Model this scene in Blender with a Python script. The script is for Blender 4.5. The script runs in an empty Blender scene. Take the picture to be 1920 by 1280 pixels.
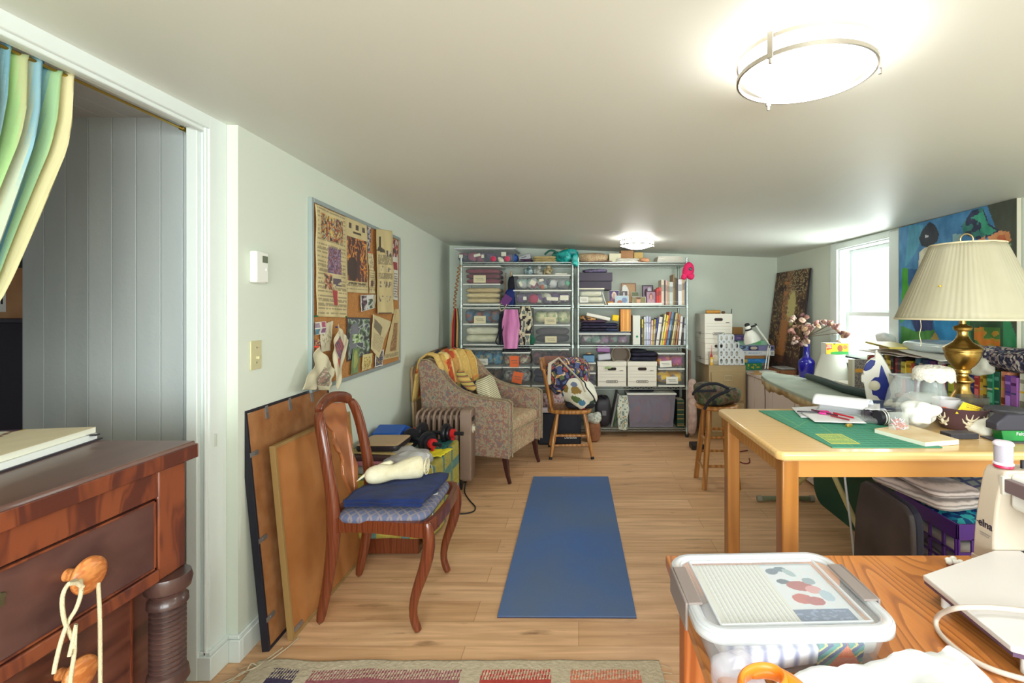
import bpy, bmesh, math, random
from math import sin, cos, pi, radians, atan2, sqrt, hypot
from mathutils import Vector, Matrix, noise, Euler
random.seed(7)
S = bpy.context.scene
COL = S.collection
# ---------------- camera, world, lights, exposure ----------------
CX, HY, FP, CH = 1085.0, 580.0, 930.0, 1.34
cam = bpy.data.cameras.new('camera'); camo = bpy.data.objects.new('camera', cam); COL.objects.link(camo)
camo.location = (0, 0, CH); camo.rotation_euler = (radians(90), 0, 0)
cam.sensor_width = 36; cam.lens = 36*FP/1920
cam.shift_x = (960-CX)/1920; cam.shift_y = -(640-HY)/1920
cam.clip_start = 0.02
S.camera = camo
w = bpy.data.worlds.new('sky'); S.world = w; w.use_nodes = True
bg = w.node_tree.nodes['Background']; bg.inputs[0].default_value = (0.93, 1.0, 0.97, 1); bg.inputs[1].default_value = 1.6
S.view_settings.view_transform = 'Standard'; S.view_settings.look = 'None'
S.view_settings.exposure = 0.12; S.view_settings.gamma = 1.0; S.view_settings.use_curve_mapping = False
S.cycles.max_bounces = 8; S.cycles.transparent_max_bounces = 12
def area(name, loc, rot, sx, sy, power, col):
    l = bpy.data.lights.new(name, 'AREA'); l.shape = 'RECTANGLE'; l.size = sx; l.size_y = sy; l.energy = power; l.color = col
    o = bpy.data.objects.new(name, l); COL.objects.link(o); o.location = loc; o.rotation_euler = rot
    return o
# daylight through the right window; rear and side fills added out of view
area('daylight_right_window', (2.62, 3.99, 1.42), (0, radians(90), 0), 0.95, 0.8, 42, (0.93, 1.0, 0.98))
area('rear_fill_light', (0.35, -1.72, 1.35), (radians(90), 0, 0), 2.6, 1.1, 128, (0.92, 0.99, 1.0))
area('side_fill_light', (2.55, 0.1, 1.38), (0, radians(90), 0), 1.0, 1.3, 12, (0.95, 1.0, 0.98))
LAMP_E = 21.0
# ---------------- helpers ----------------
def L(c):
    c = c/255.0
    return c/12.92 if c <= 0.04045 else ((c+0.055)/1.055)**2.4
def C(c, a=1): return (L(c[0]), L(c[1]), L(c[2]), a)
def W(px, py, Y): return Vector(((px-CX)*Y/FP, Y, CH-(py-HY)*Y/FP))
def Wz(px, py, Z):
    Y = (CH-Z)*FP/(py-HY); return Vector(((px-CX)*Y/FP, Y, Z))
def WX(px, py, X):
    Y = X*FP/(px-CX); return Vector((X, Y, CH-(py-HY)*Y/FP))
def xl(Y): return -1.303-0.0484*(Y-1.9)
def WL(px, py, off=0):
    Y = (-1.211+off)/((px-CX)/FP+0.0484); return Vector(((px-CX)*Y/FP, Y, CH-(py-HY)*Y/FP))
XR = 2.288; YB = 5.72
def cz(x, y):
    zl = 2.045+(y-1.9)*0.0086; zr = 1.915+(y-2.55)*0.0069
    t = (x-xl(max(y, 1.9)))/(XR-xl(max(y, 1.9)))
    return zl+(zr-zl)*t
MATS = {}
def nt(name):
    m = bpy.data.materials.new(name); m.use_nodes = True
    return m, m.node_tree, m.node_tree.nodes['Principled BSDF']
def mat(name, c=(200, 200, 200), kind='flat', cols=None, scale=(1, 1, 1), rough=0.6, metal=0.0, bump=0.0, bscale=None, pos=None,
        const=False, detail=3.0, dist=0.0, alpha=None, trans=0.0, emit=0.0, coat=0.0, sheen=0.0, wave=6.0, axis='X', ior=1.45, rnd=1.0):
    if name in MATS: return MATS[name]
    m, t, p = nt(name); N = t.nodes; K = t.links
    p.inputs['Roughness'].default_value = rough; p.inputs['Metallic'].default_value = metal
    p.inputs['Coat Weight'].default_value = coat; p.inputs['Sheen Weight'].default_value = sheen
    p.inputs['Transmission Weight'].default_value = trans; p.inputs['IOR'].default_value = ior
    p.inputs['Base Color'].default_value = C(c)
    fac = None
    if kind != 'flat' or bump:
        tc = N.new('ShaderNodeTexCoord'); mp = N.new('ShaderNodeMapping'); K.new(tc.outputs['Object'], mp.inputs[0])
        mp.inputs['Scale'].default_value = scale
    if kind in ('noise', 'wood'):
        n = N.new('ShaderNodeTexNoise'); K.new(mp.outputs[0], n.inputs[0]); n.inputs['Scale'].default_value = 1.0
        n.inputs['Detail'].default_value = detail; n.inputs['Distortion'].default_value = dist; fac = n.outputs[0]
        if kind == 'wood':
            wv = N.new('ShaderNodeTexWave'); K.new(mp.outputs[0], wv.inputs[0]); wv.bands_direction = axis
            wv.inputs['Scale'].default_value = wave; wv.inputs['Distortion'].default_value = 9.0; wv.inputs['Detail'].default_value = 2.5
            wv.inputs['Detail Scale'].default_value = 0.8
            mx = N.new('ShaderNodeMix'); mx.inputs[0].default_value = 0.5; K.new(fac, mx.inputs[2]); K.new(wv.outputs[1], mx.inputs[3]); fac = mx.outputs[0]
    elif kind == 'wave':
        n = N.new('ShaderNodeTexWave'); K.new(mp.outputs[0], n.inputs[0]); n.bands_direction = axis; n.inputs['Scale'].default_value = wave
        n.inputs['Distortion'].default_value = dist; n.inputs['Detail'].default_value = detail; fac = n.outputs[1]
    elif kind == 'voro':
        n = N.new('ShaderNodeTexVoronoi'); K.new(mp.outputs[0], n.inputs[0]); n.inputs['Scale'].default_value = 1.0
        n.inputs['Randomness'].default_value = rnd
        s = N.new('ShaderNodeSeparateColor'); K.new(n.outputs['Color'], s.inputs[0]); fac = s.outputs[0]
    elif kind == 'check':
        n = N.new('ShaderNodeTexBrick'); K.new(mp.outputs[0], n.inputs[0]); n.inputs['Scale'].default_value = 1.0
        n.inputs['Color1'].default_value = C(cols[0]); n.inputs['Color2'].default_value = C(cols[1]); n.inputs['Mortar'].default_value = C(cols[2])
        n.inputs['Mortar Size'].default_value = dist or 0.02; n.offset = 0.0; n.inputs['Brick Width'].default_value = 1; n.inputs['Row Height'].default_value = 1
        K.new(n.outputs[0], p.inputs['Base Color']); fac = None
    if fac is not None:
        r = N.new('ShaderNodeValToRGB'); e = r.color_ramp.elements; k = len(cols)
        if const: r.color_ramp.interpolation = 'CONSTANT'
        lo, hi = (0.0, 1.0) if kind in ('voro', 'wave') else (0.3, 0.7)
        P = pos or [lo+(hi-lo)*i/max(1, (k if const else k-1)) for i in range(k)]
        e[0].position = P[0]; e[0].color = C(cols[0]); e[1].position = P[1]; e[1].color = C(cols[1])
        for i in range(2, k):
            q = e.new(P[i]); q.color = C(cols[i])
        K.new(fac, r.inputs[0]); K.new(r.outputs[0], p.inputs['Base Color'])
    if bump:
        b = N.new('ShaderNodeBump'); b.inputs['Strength'].default_value = bump; b.inputs['Distance'].default_value = 0.004
        n2 = N.new('ShaderNodeTexNoise'); K.new(tc.outputs['Object'], n2.inputs[0]); n2.inputs['Scale'].default_value = bscale or 60; n2.inputs['Detail'].default_value = 3
        K.new(n2.outputs[0], b.inputs['Height']); K.new(b.outputs[0], p.inputs['Normal'])
    if emit:
        p.inputs['Emission Color'].default_value = C(c); p.inputs['Emission Strength'].default_value = emit
    if alpha is not None: p.inputs['Alpha'].default_value = alpha
    MATS[name] = m
    return m
def vmat(name='printed', rough=0.65, alpha=None, bump=0.0, coat=0.0):
    if name in MATS: return MATS[name]
    m, t, p = nt(name); a = t.nodes.new('ShaderNodeVertexColor'); a.layer_name = 'Col'
    t.links.new(a.outputs[0], p.inputs['Base Color']); p.inputs['Roughness'].default_value = rough; p.inputs['Coat Weight'].default_value = coat
    if bump:
        tc = t.nodes.new('ShaderNodeTexCoord'); b = t.nodes.new('ShaderNodeBump'); b.inputs['Strength'].default_value = bump; b.inputs['Distance'].default_value = .004
        n2 = t.nodes.new('ShaderNodeTexNoise'); t.links.new(tc.outputs['Object'], n2.inputs[0]); n2.inputs['Scale'].default_value = 90
        t.links.new(n2.outputs[0], b.inputs['Height']); t.links.new(b.outputs[0], p.inputs['Normal'])
    if alpha is not None: p.inputs['Alpha'].default_value = alpha
    MATS[name] = m; return m
class B:
    def __init__(s, M=None): s.v = []; s.f = []; s.m = []; s.c = []; s.M = M
    def add(s, vs, fs, m=0, c=None):
        k = len(s.v)
        for q in vs:
            q = Vector(q); s.v.append(s.M @ q if s.M else q)
        for f in fs: s.f.append([i+k for i in f]); s.m.append(m); s.c.append(c)
        return s
    def box(s, x0, x1, y0, y1, z0, z1, m=0, M=None, c=None):
        vs = [Vector((x, y, z)) for z in (z0, z1) for y in (y0, y1) for x in (x0, x1)]
        if M: vs = [M @ v for v in vs]
        return s.add(vs, [(0, 2, 3, 1), (4, 5, 7, 6), (0, 1, 5, 4), (2, 6, 7, 3), (0, 4, 6, 2), (1, 3, 7, 5)], m, c)
    def hexa(s, p, m=0):   # 8 points: bottom ring 4, top ring 4
        return s.add(p, [(3, 2, 1, 0), (4, 5, 6, 7), (0, 1, 5, 4), (1, 2, 6, 5), (2, 3, 7, 6), (3, 0, 4, 7)], m)
    def tube(s, pts, r, n=10, m=0, closed=False, cap=True, sq=None):
        P = [Vector(p) for p in pts]
        if not closed and len(P) >= 4 and not isinstance(r, (list, tuple)) and r < .013 and n > 4 and len(P) < 40:   # smooth the path
            Q = []
            for i in range(len(P)-1):
                a, b_, c_, d_ = P[max(i-1, 0)], P[i], P[i+1], P[min(i+2, len(P)-1)]
                for q in range(5):
                    t = q/5; Q.append(.5*((2*b_)+(c_-a)*t+(2*a-5*b_+4*c_-d_)*t*t+(3*b_-a-3*c_+d_)*t**3))
            P = Q+[P[-1]]
        k = len(P)
        R = r if isinstance(r, (list, tuple)) else [r]*k
        vs = []; up = None
        for i, p in enumerate(P):
            if closed: d = P[(i+1) % k]-P[i-1]
            else: d = P[min(i+1, k-1)]-P[max(i-1, 0)]
            d.normalize()
            if up is None:
                up = Vector((0, 0, 1)) if abs(d.z) < 0.9 else Vector((1, 0, 0))
            a = up-d*up.dot(d)
            if a.length < 1e-5: a = Vector((0, 1, 0))-d*d.y
            a.normalize(); up = a; b = d.cross(a)
            for j in range(n):
                t = 2*pi*j/n+(pi/4 if n == 4 else 0)
                ra, rb = (R[i], R[i]) if not sq else (R[i]*sq[0], R[i]*sq[1])
                vs.append(p+a*cos(t)*ra+b*sin(t)*rb)
        fs = []
        for i in range(k if closed else k-1):
            for j in range(n):
                i2 = (i+1) % k
                fs.append((i*n+j, i*n+(j+1) % n, i2*n+(j+1) % n, i2*n+j))
        if cap and not closed: fs += [tuple(range(n))[::-1], tuple((k-1)*n+j for j in range(n))]
        return s.add(vs, fs, m)
    def cyl(s, p0, p1, r0, r1=None, n=16, m=0): return s.tube([p0, p1], [r0, r1 if r1 is not None else r0], n, m)
    def lathe(s, prof, c=(0, 0, 0), n=28, m=0, M=None, cap=True, sx=1, sy=1):
        vs = []; c = Vector(c)
        for r, z in prof:
            for j in range(n):
                t = 2*pi*j/n; q = Vector((r*cos(t)*sx, r*sin(t)*sy, z)); q = (M @ q) if M else q; vs.append(q+c)
        fs = [(i*n+j, i*n+(j+1) % n, (i+1)*n+(j+1) % n, (i+1)*n+j) for i in range(len(prof)-1) for j in range(n)]
        if cap: fs += [tuple(range(n))[::-1], tuple((len(prof)-1)*n+j for j in range(n))]
        return s.add(vs, fs, m)
    def prism(s, poly, d0, d1, ax='z', m=0, M=None):
        k = len(poly); vs = []
        for d in (d0, d1):
            for a, b in poly:
                q = Vector({'z': (a, b, d), 'y': (a, d, b), 'x': (d, a, b)}[ax]); vs.append(M @ q if M else q)
        fs = [tuple(range(k))[::-1], tuple(range(k, 2*k))]+[(i, (i+1) % k, k+(i+1) % k, k+i) for i in range(k)]
        return s.add(vs, fs, m)
    def grid(s, fn, nu, nv, m=0, col=None, wrap=False):
        vs = [fn(i/nu, j/nv) for j in range(nv+1) for i in range(nu+1)]
        k = len(s.v)
        for q in vs:
            q = Vector(q); s.v.append(s.M @ q if s.M else q)
        for j in range(nv):
            for i in range(nu):
                a = j*(nu+1)+i; s.f.append([k+a, k+a+1, k+a+nu+2, k+a+nu+1]); s.m.append(m)
                s.c.append(col((i+.5)/nu, (j+.5)/nv) if col else None)
        return s
    def sup(s, c, r, e=0.5, nu=24, nv=14, amp=0.0, fr=8.0, seed=0, m=0, M=None, col=None, e2=None):
        # superellipsoid, lumpy when amp > 0
        c = Vector(c); e2 = e2 or e
        def pw(x, k): return (abs(x)**k)*(1 if x >= 0 else -1)
        vs = []
        for j in range(nv+1):
            ph = -pi/2+pi*j/nv
            for i in range(nu):
                th = 2*pi*i/nu
                q = Vector((r[0]*pw(cos(ph), e2)*pw(cos(th), e), r[1]*pw(cos(ph), e2)*pw(sin(th), e), r[2]*pw(sin(ph), e2)))
                if amp: q += q.normalized()*amp*noise.noise(q*fr+Vector((seed*7.1, seed*3.3, 0)))*2
                if M: q = M @ q
                vs.append(q+c)
        fs = []; cs = []
        for j in range(nv):
            for i in range(nu):
                fs.append((j*nu+i, j*nu+(i+1) % nu, (j+1)*nu+(i+1) % nu, (j+1)*nu+i)); cs.append(col((i+.5)/nu, (j+.5)/nv) if col else None)
        k = len(s.v); s.add(vs, fs, m)
        for i, cc in enumerate(cs): s.c[len(s.c)-len(cs)+i] = cc
        return s
    def text(s, txt, size, M, m=0, ext=0.0, align='CENTER', bold=False):
        cu = bpy.data.curves.new('t', 'FONT'); cu.body = txt; cu.size = size; cu.extrude = ext; cu.align_x = align; cu.align_y = 'CENTER'
        if bold: cu.offset = size*0.02
        o = bpy.data.objects.new('t', cu); COL.objects.link(o)
        dg = bpy.context.evaluated_depsgraph_get(); me = bpy.data.meshes.new_from_object(o.evaluated_get(dg))
        vs = [M @ v.co for v in me.vertices]; fs = [tuple(p.vertices) for p in me.polygons]
        bpy.data.objects.remove(o); bpy.data.curves.remove(cu); bpy.data.meshes.remove(me)
        return s.add(vs, fs, m)
    def build(s, name, mats, parent=None, label=None, cat=None, group=None, kind=None, smooth=30, bev=0, sub=0, sol=0, local=False, seg=2, origin=None):
        me = bpy.data.meshes.new(name); vs = s.v
        if parent is not None and not local:
            inv = WM[parent.name].inverted(); vs = [inv @ v for v in vs]
        off = Vector((0, 0, 0))
        if parent is None and vs:
            mn = [min(v[i] for v in vs) for i in range(3)]; mxx = [max(v[i] for v in vs) for i in range(3)]
            off = Vector(origin) if origin else Vector(((mn[0]+mxx[0])/2, (mn[1]+mxx[1])/2, mn[2]))
            if kind == 'structure' and not origin: off = Vector((0, 0, 0))
            vs = [v-off for v in vs]
        me.from_pydata(vs, [], s.f)
        if not isinstance(mats, (list, tuple)): mats = [mats]
        for q in mats: me.materials.append(q)
        me.polygons.foreach_set('material_index', s.m)
        if any(c is not None for c in s.c):
            a = me.color_attributes.new('Col', 'FLOAT_COLOR', 'CORNER'); buf = []
            for p, c in zip(me.polygons, s.c):
                cc = C(c) if c is not None else (1, 1, 1, 1)
                buf.extend(cc*len(p.vertices))
            a.data.foreach_set('color', buf)
        me.update(); me.validate()
        if not sol:
            bm = bmesh.new(); bm.from_mesh(me)
            if len(bm.faces) < 60000: bmesh.ops.recalc_face_normals(bm, faces=bm.faces)
            bm.to_mesh(me); bm.free()
        if smooth:
            me.polygons.foreach_set('use_smooth', [True]*len(me.polygons)); me.set_sharp_from_angle(angle=radians(smooth))
        o = bpy.data.objects.new(name, me); COL.objects.link(o); o.location = off
        if parent is not None:
            o.parent = parent; WM[o.name] = WM[parent.name]
        else:
            WM[o.name] = Matrix.Translation(off)
        if sol:
            q = o.modifiers.new('solid', 'SOLIDIFY'); q.thickness = sol; q.offset = 0
        if sub:
            q = o.modifiers.new('sub', 'SUBSURF'); q.levels = sub; q.render_levels = sub
        if bev:
            q = o.modifiers.new('bev', 'BEVEL'); q.width = bev; q.segments = seg; q.limit_method = 'ANGLE'; q.angle_limit = radians(40)
        if label: o['label'] = label
        if cat: o['category'] = cat
        if group: o['group'] = group
        if kind: o['kind'] = kind
        return o
WM = {}
def T(name, label, cat, loc=(0, 0, 0), rz=0.0, group=None, rot=None, kind=None):
    o = bpy.data.objects.new(name, None); COL.objects.link(o); o.empty_display_size = 0.1
    o.location = loc; o.rotation_euler = rot or (0, 0, rz)
    o['label'] = label; o['category'] = cat
    if group: o['group'] = group
    if kind: o['kind'] = kind
    WM[o.name] = Matrix.Translation(Vector(loc)) @ Euler(rot or (0, 0, rz)).to_matrix().to_4x4()
    return o
def copy_tree(o, parent=None):
    c = o.copy(); COL.objects.link(c)
    if parent is not None: c.parent = parent
    for k in list(o.children): copy_tree(k, c)
    return c
def inpoly(x, y, P):
    r = False; j = len(P)-1
    for i in range(len(P)):
        a, b = P[i], P[j]
        if (a[1] > y) != (b[1] > y) and x < (b[0]-a[0])*(y-a[1])/(b[1]-a[1])+a[0]: r = not r
        j = i
    return r
def lerp(a, b, t): return tuple(a[i]+(b[i]-a[i])*t for i in range(len(a)))
def paint(base, shapes, nz=0, ns=10, seed=0):
    # u to the right, v down, both 0..1
    def fn(u, v):
        c = base
        for s in shapes:
            k = s[0]
            if k == 'r' and s[1] <= u <= s[3] and s[2] <= v <= s[4]: c = s[5]
            elif k == 'e' and ((u-s[1])/s[3])**2+((v-s[2])/s[4])**2 <= 1: c = s[5]
            elif k == 'p' and inpoly(u, v, s[1]): c = s[2]
            elif k == 't' and s[1] <= u <= s[3] and s[2] <= v <= s[4]:
                f = (v-s[2])/(s[4]-s[2])*s[5]
                if f % 1 < 0.5 and noise.noise(Vector((u*60, int(f)*3.7, seed))) > -0.25: c = s[6]
            elif k == 'n' and s[1] <= u <= s[3] and s[2] <= v <= s[4]:   # blotchy picture from a colour list
                q = s[5]; t = noise.noise(Vector((u*s[6], v*s[7], seed+u)))*1.1+0.5
                c = q[max(0, min(len(q)-1, int(t*len(q))))]
        if nz:
            d = noise.noise(Vector((u*ns, v*ns, seed+9)))*nz; c = tuple(max(0, min(255, x+d)) for x in c)
        return c
    return fn
def quadfn(tl, tr, br, bl, wob=0, seed=0, nrm=(0, 0, 0), fr=3):
    tl, tr, br, bl = map(Vector, (tl, tr, br, bl)); nrm = Vector(nrm)
    def fn(u, v):
        p = tl.lerp(tr, u).lerp(bl.lerp(br, u), v)
        if wob: p = p+nrm*wob*(0.6+noise.noise(Vector((u*fr, v*fr, seed))))
        return p
    return fn
def RZ(a): return Matrix.Rotation(a, 4, 'Z')
def RX(a): return Matrix.Rotation(a, 4, 'X')
def RY(a): return Matrix.Rotation(a, 4, 'Y')
def TR(*p): return Matrix.Translation(Vector(p))
def BX(x0, x1, y0, y1, z0, z1): return B().box(x0, x1, y0, y1, z0, z1)
def clear(name, c, a, rough=0.25):
    return mat(name, c, rough=rough, alpha=a)
# ---------------- the room ----------------
def plank_floor():
    m, t, p = nt('oak_vinyl_planks'); N = t.nodes; K = t.links
    tc = N.new('ShaderNodeTexCoord'); br = N.new('ShaderNodeTexBrick'); K.new(tc.outputs['Object'], br.inputs[0])
    br.offset = 0.37; br.offset_frequency = 2; br.inputs['Scale'].default_value = 1
    br.inputs['Brick Width'].default_value = 1.22; br.inputs['Row Height'].default_value = 0.152
    br.inputs['Mortar Size'].default_value = 0.0011; br.inputs['Mortar Smooth'].default_value = 0.4
    br.inputs['Color1'].default_value = C((242, 208, 174)); br.inputs['Color2'].default_value = C((224, 186, 148)); br.inputs['Mortar'].default_value = C((150, 120, 92))
    mp = N.new('ShaderNodeMapping'); mp.inputs['Scale'].default_value = (1.6, 22, 1); K.new(tc.outputs['Object'], mp.inputs[0])
    n = N.new('ShaderNodeTexNoise'); K.new(mp.outputs[0], n.inputs[0]); n.inputs['Scale'].default_value = 1.4; n.inputs['Detail'].default_value = 5; n.inputs['Distortion'].default_value = .6
    r = N.new('ShaderNodeValToRGB'); r.color_ramp.elements[0].position = .3; r.color_ramp.elements[0].color = C((196, 164, 128)); r.color_ramp.elements[1].position = .68; r.color_ramp.elements[1].color = C((246, 230, 206))
    K.new(n.outputs[0], r.inputs[0])
    mx = N.new('ShaderNodeMix'); mx.data_type = 'RGBA'; mx.blend_type = 'MULTIPLY'; mx.inputs[0].default_value = .75
    K.new(br.outputs[0], mx.inputs[6]); K.new(r.outputs[0], mx.inputs[7])
    mp2 = N.new('ShaderNodeMapping'); mp2.inputs['Scale'].default_value = (2.2, 9, 1); K.new(tc.outputs['Object'], mp2.inputs[0])
    n2 = N.new('ShaderNodeTexNoise'); K.new(mp2.outputs[0], n2.inputs[0]); n2.inputs['Scale'].default_value = 1.7; n2.inputs['Detail'].default_value = 4
    r2 = N.new('ShaderNodeValToRGB'); r2.color_ramp.elements[0].position = .64; r2.color_ramp.elements[0].color = (0, 0, 0, 1); r2.color_ramp.elements[1].position = .78; r2.color_ramp.elements[1].color = (1, 1, 1, 1)
    K.new(n2.outputs[0], r2.inputs[0])
    mx2 = N.new('ShaderNodeMix'); mx2.data_type = 'RGBA'; K.new(r2.outputs[0], mx2.inputs[0]); K.new(mx.outputs[2], mx2.inputs[6]); mx2.inputs[7].default_value = C((142, 104, 72))
    K.new(mx2.outputs[2], p.inputs['Base Color']); p.inputs['Roughness'].default_value = .42
    return m
FLOORM = plank_floor()
WALL = mat('wall_paint', (218, 226, 212), rough=.75, bump=.12, bscale=25)
CEIL = mat('ceiling_paint', (222, 226, 218), rough=.5, bump=.1, bscale=8)
TRIM = mat('trim_paint', (224, 232, 228), rough=.45, bump=.15, bscale=30)
PLANK = mat('grey_plank_paint', (186, 194, 192), 'noise', [(180, 188, 187), (192, 199, 197)], scale=(6, 6, 1.2), rough=.5, bump=.25, bscale=40)
B().box(-3.2, 2.5, -1.75, 5.9, -.1, 0).build('floor', FLOORM, kind='structure', smooth=0)
b = B()
b.grid(lambda u, v: (lambda x, y: (x, y, cz(x, y)))(-1.55+4.0*u, -1.75+7.6*v), 16, 24)
b.build('ceiling', CEIL, kind='structure', smooth=60, sol=0)
b = B()
for (y0, y1) in ((1.897, 5.9),):
    a0, a1 = xl(y0), xl(y1)
    b.hexa([(a0-.2, y0, 0), (a0, y0, 0), (a1, y1, 0), (a1-.2, y1, 0), (a0-.2, y0, 2.15), (a0, y0, 2.15), (a1, y1, 2.15), (a1-.2, y1, 2.15)])
b.box(-1.5, -1.345, -1.75, -.2, 0, 2.15)
b.build('wall_left', WALL, kind='structure', smooth=0)
B().box(-1.7, 2.5, YB, YB+.15, 0, 2.15).build('wall_back', WALL, kind='structure', smooth=0)
# right wall with the window opening (and an unseen opening added for the side fill)
b = B(); x0, x1 = XR, XR+.14
b.box(x0, x1, 4.36, 5.9, 0, 2.15).box(x0, x1, .8, 3.625, 0, 2.15).box(x0, x1, 3.625, 4.36, 0, .93).box(x0, x1, 3.625, 4.36, 1.87, 2.15)
b.box(x0, x1, -1.75, -.6, 0, 2.15).box(x0, x1, -.6, .8, 0, .85).box(x0, x1, -.6, .8, 1.87, 2.15)
b.build('wall_right', WALL, kind='structure', smooth=0)
b = B().box(-1.5, 2.5, -1.75, -1.6, 0, .8).box(-1.5, 2.5, -1.75, -1.6, 1.9, 2.15).box(-1.5, -.95, -1.75, -1.6, .8, 1.9).box(1.65, 2.5, -1.75, -1.6, .8, 1.9)  # unseen opening added to let the rear fill in
b.build('wall_rear', WALL, kind='structure', smooth=0)
# window_1
cas = B()
cas.box(XR-.022, XR+.02, 3.517, 3.625, .86, 1.905).box(XR-.022, XR+.02, 4.36, 4.47, .86, 1.925).box(XR-.022, XR+.02, 3.625, 4.36, 1.865, 1.915)
win = cas.build('window_1', TRIM, kind='structure', bev=.003)
B().box(XR-.06, XR+.1, 3.49, 4.49, .895, .93).build('window_sill', TRIM, win, bev=.004)
B().box(XR, XR+.13, 3.625, 3.64, .93, 1.87).box(XR, XR+.13, 4.345, 4.36, .93, 1.87).box(XR, XR+.13, 3.64, 4.345, 1.855, 1.87).build('window_frame', TRIM, win)
SASH = mat('sash_paint', (232, 238, 236), rough=.4)
GLASS = mat('window_glass', (235, 245, 243), rough=.02, alpha=.12)
for (nm, xa, z0, z1) in (('lower_sash', XR+.06, .93, 1.32), ('upper_sash', XR+.095, 1.30, 1.855)):
    q = B().box(xa, xa+.03, 3.64, 3.68, z0, z1).box(xa, xa+.03, 4.305, 4.345, z0, z1).box(xa, xa+.03, 3.68, 4.305, z0, z0+.035).box(xa, xa+.03, 3.68, 4.305, z1-.035, z1)
    so = q.build(nm, SASH, win, bev=.003)
    B().box(xa+.012, xa+.016, 3.68, 4.305, z0+.035, z1-.035).build('pane', GLASS, so, smooth=0)
# left opening: casing, jamb, header
b = B().box(-1.415, -1.345, 1.806, 1.897, 0, 2.15); b.build('trim_1', TRIM, kind='structure', bev=.004)
b = B().box(-1.42, -1.345, -.2, 1.81, 1.998, 2.15).box(-1.375, -1.355, -.2, 1.806, 1.985, 2.0); b.build('trim_2', TRIM, kind='structure', bev=.003)
b = B().box(-1.415, -1.375, 1.786, 1.806, 0, 1.998).box(-1.36, -1.35, 1.795, 1.81, 0, 2.0); b.build('trim_3', TRIM, kind='structure', bev=.003)
B().box(-1.352, -1.338, 1.83, 1.836, .835, .88).build('strike_plate', mat('painted_plate', (205, 210, 200), rough=.4), bpy.data.objects['trim_1'], smooth=0)
# baseboards
b = B(); y0, y1 = 1.897, 5.7
def bbp(y, o): return (xl(y)+o, y)
for (h0, h1, o) in ((0, .085, .018), (.085, .1, .011)):
    p = [bbp(y0-.0, 0), bbp(y0, o), bbp(y1, o), bbp(y1, 0)]
    b.hexa([(*q, h0) for q in p]+[(*q, h1) for q in p])
    b.box(-1.43, -1.345+o, 1.806-o, 1.897, h0, h1); b.box(-1.345+o, xl(1.9)+o, 1.897-o, 1.9, h0, h1)
b.build('baseboard_left', TRIM, kind='structure', bev=.003)
B().box(-1.48, 2.28, YB-.018, YB, 0, .09).build('baseboard_back', TRIM, kind='structure', bev=.003)
# alcove behind the opening: plank wall, plank ceiling, side walls
b = B()
edges = [381, 343, 301, 255, 210, 165]
ygap = 1.86
for i in range(len(edges)-1):
    xa = (edges[i+1]-CX)*ygap/FP; xb = (edges[i]-CX)*ygap/FP
    b.box(xa+.0012, xb-.0012, ygap, ygap+.02, 0, 2.06+.1)
xa0, ya0 = (165-CX)*ygap/FP, ygap; xa1, ya1 = (43-CX)*1.93/FP, 1.93
for k in range(3):
    u0, u1 = k/3+.004, (k+1)/3-.004
    p = [(xa0+(xa1-xa0)*u, ya0+(ya1-ya0)*u) for u in (u0, u1)]
    q = [p[1], p[0], (p[0][0], p[0][1]+.02), (p[1][0], p[1][1]+.02)]
    b.hexa([(*t_, 0) for t_ in q]+[(*t_, 2.16) for t_ in q])
b.box(-2.3, -1.36, 2.05, 2.07, 0, 2.16)
b.build('wall_alcove', PLANK, kind='structure', smooth=0, bev=.002)
b = B()
for k in range(12): b.box(-1.42-.09*(k+1)+.001, -1.42-.09*k-.001, -.3, 2.0, 2.06, 2.08)
b.box(-3.2, -1.42, -.3, 3.2, 2.082, 2.1)
b.build('ceiling_alcove', mat('pale_plank_paint', (190, 192, 192), rough=.5, bump=.2, bscale=40), kind='structure', smooth=0, bev=.002)
B().box(-3.2, -3.15, -.3, 3.2, 0, 2.1).box(-3.2, -1.5, 3.15, 3.2, 0, 2.1).box(-3.2, -1.5, -.3, -.25, 0, 2.1).build('wall_closet', mat('closet_dark_paint', (120, 118, 116), rough=.8), kind='structure', smooth=0)

# ---------------- ceiling lamps ----------------
NICK = mat('brushed_nickel', (196, 190, 180), rough=.3, metal=1.0)
GLOW = mat('lit_glass', (255, 252, 248), rough=.3, emit=LAMP_E)
def ceiling_lamp(x, y, label):
    z = cz(x, y); t = T('ceiling_lamp', label, 'lamp', (x, y, z), group=None)
    b = B(); pr = [(.001, -.098), (.05, -.095), (.09, -.086), (.12, -.073), (.142, -.055), (.15, -.04), (.15, -.012)]
    b.lathe(pr, n=40, cap=False).build('glass_bowl', GLOW, t, local=True, smooth=60)
    B().lathe([(.13, -.012), (.135, -.002), (.1, 0)], n=32).build('ceiling_plate', NICK, t, local=True)
    for zz in (-.022, -.062):
        B().lathe([(.153, zz-.005), (.158, zz-.005), (.158, zz+.005), (.153, zz+.005), (.153, zz-.005)], n=48, cap=False).build('ring', NICK, t, local=True)
    for k in range(3):
        a = radians(100+120*k); q = B(RZ(a)).box(.157, .163, -.007, .007, -.072, -.012).cyl((.16, 0, -.072), (.16, 0, -.084), .004)
        q.build('clip', NICK, t, local=True, bev=.001)
    return t
ceiling_lamp(.549, 1.206, 'large lit flush ceiling lamp with two metal rings, nearest the camera')
ceiling_lamp(.537, 4.58, 'small-looking lit ceiling lamp far away above the wire shelves')
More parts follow.
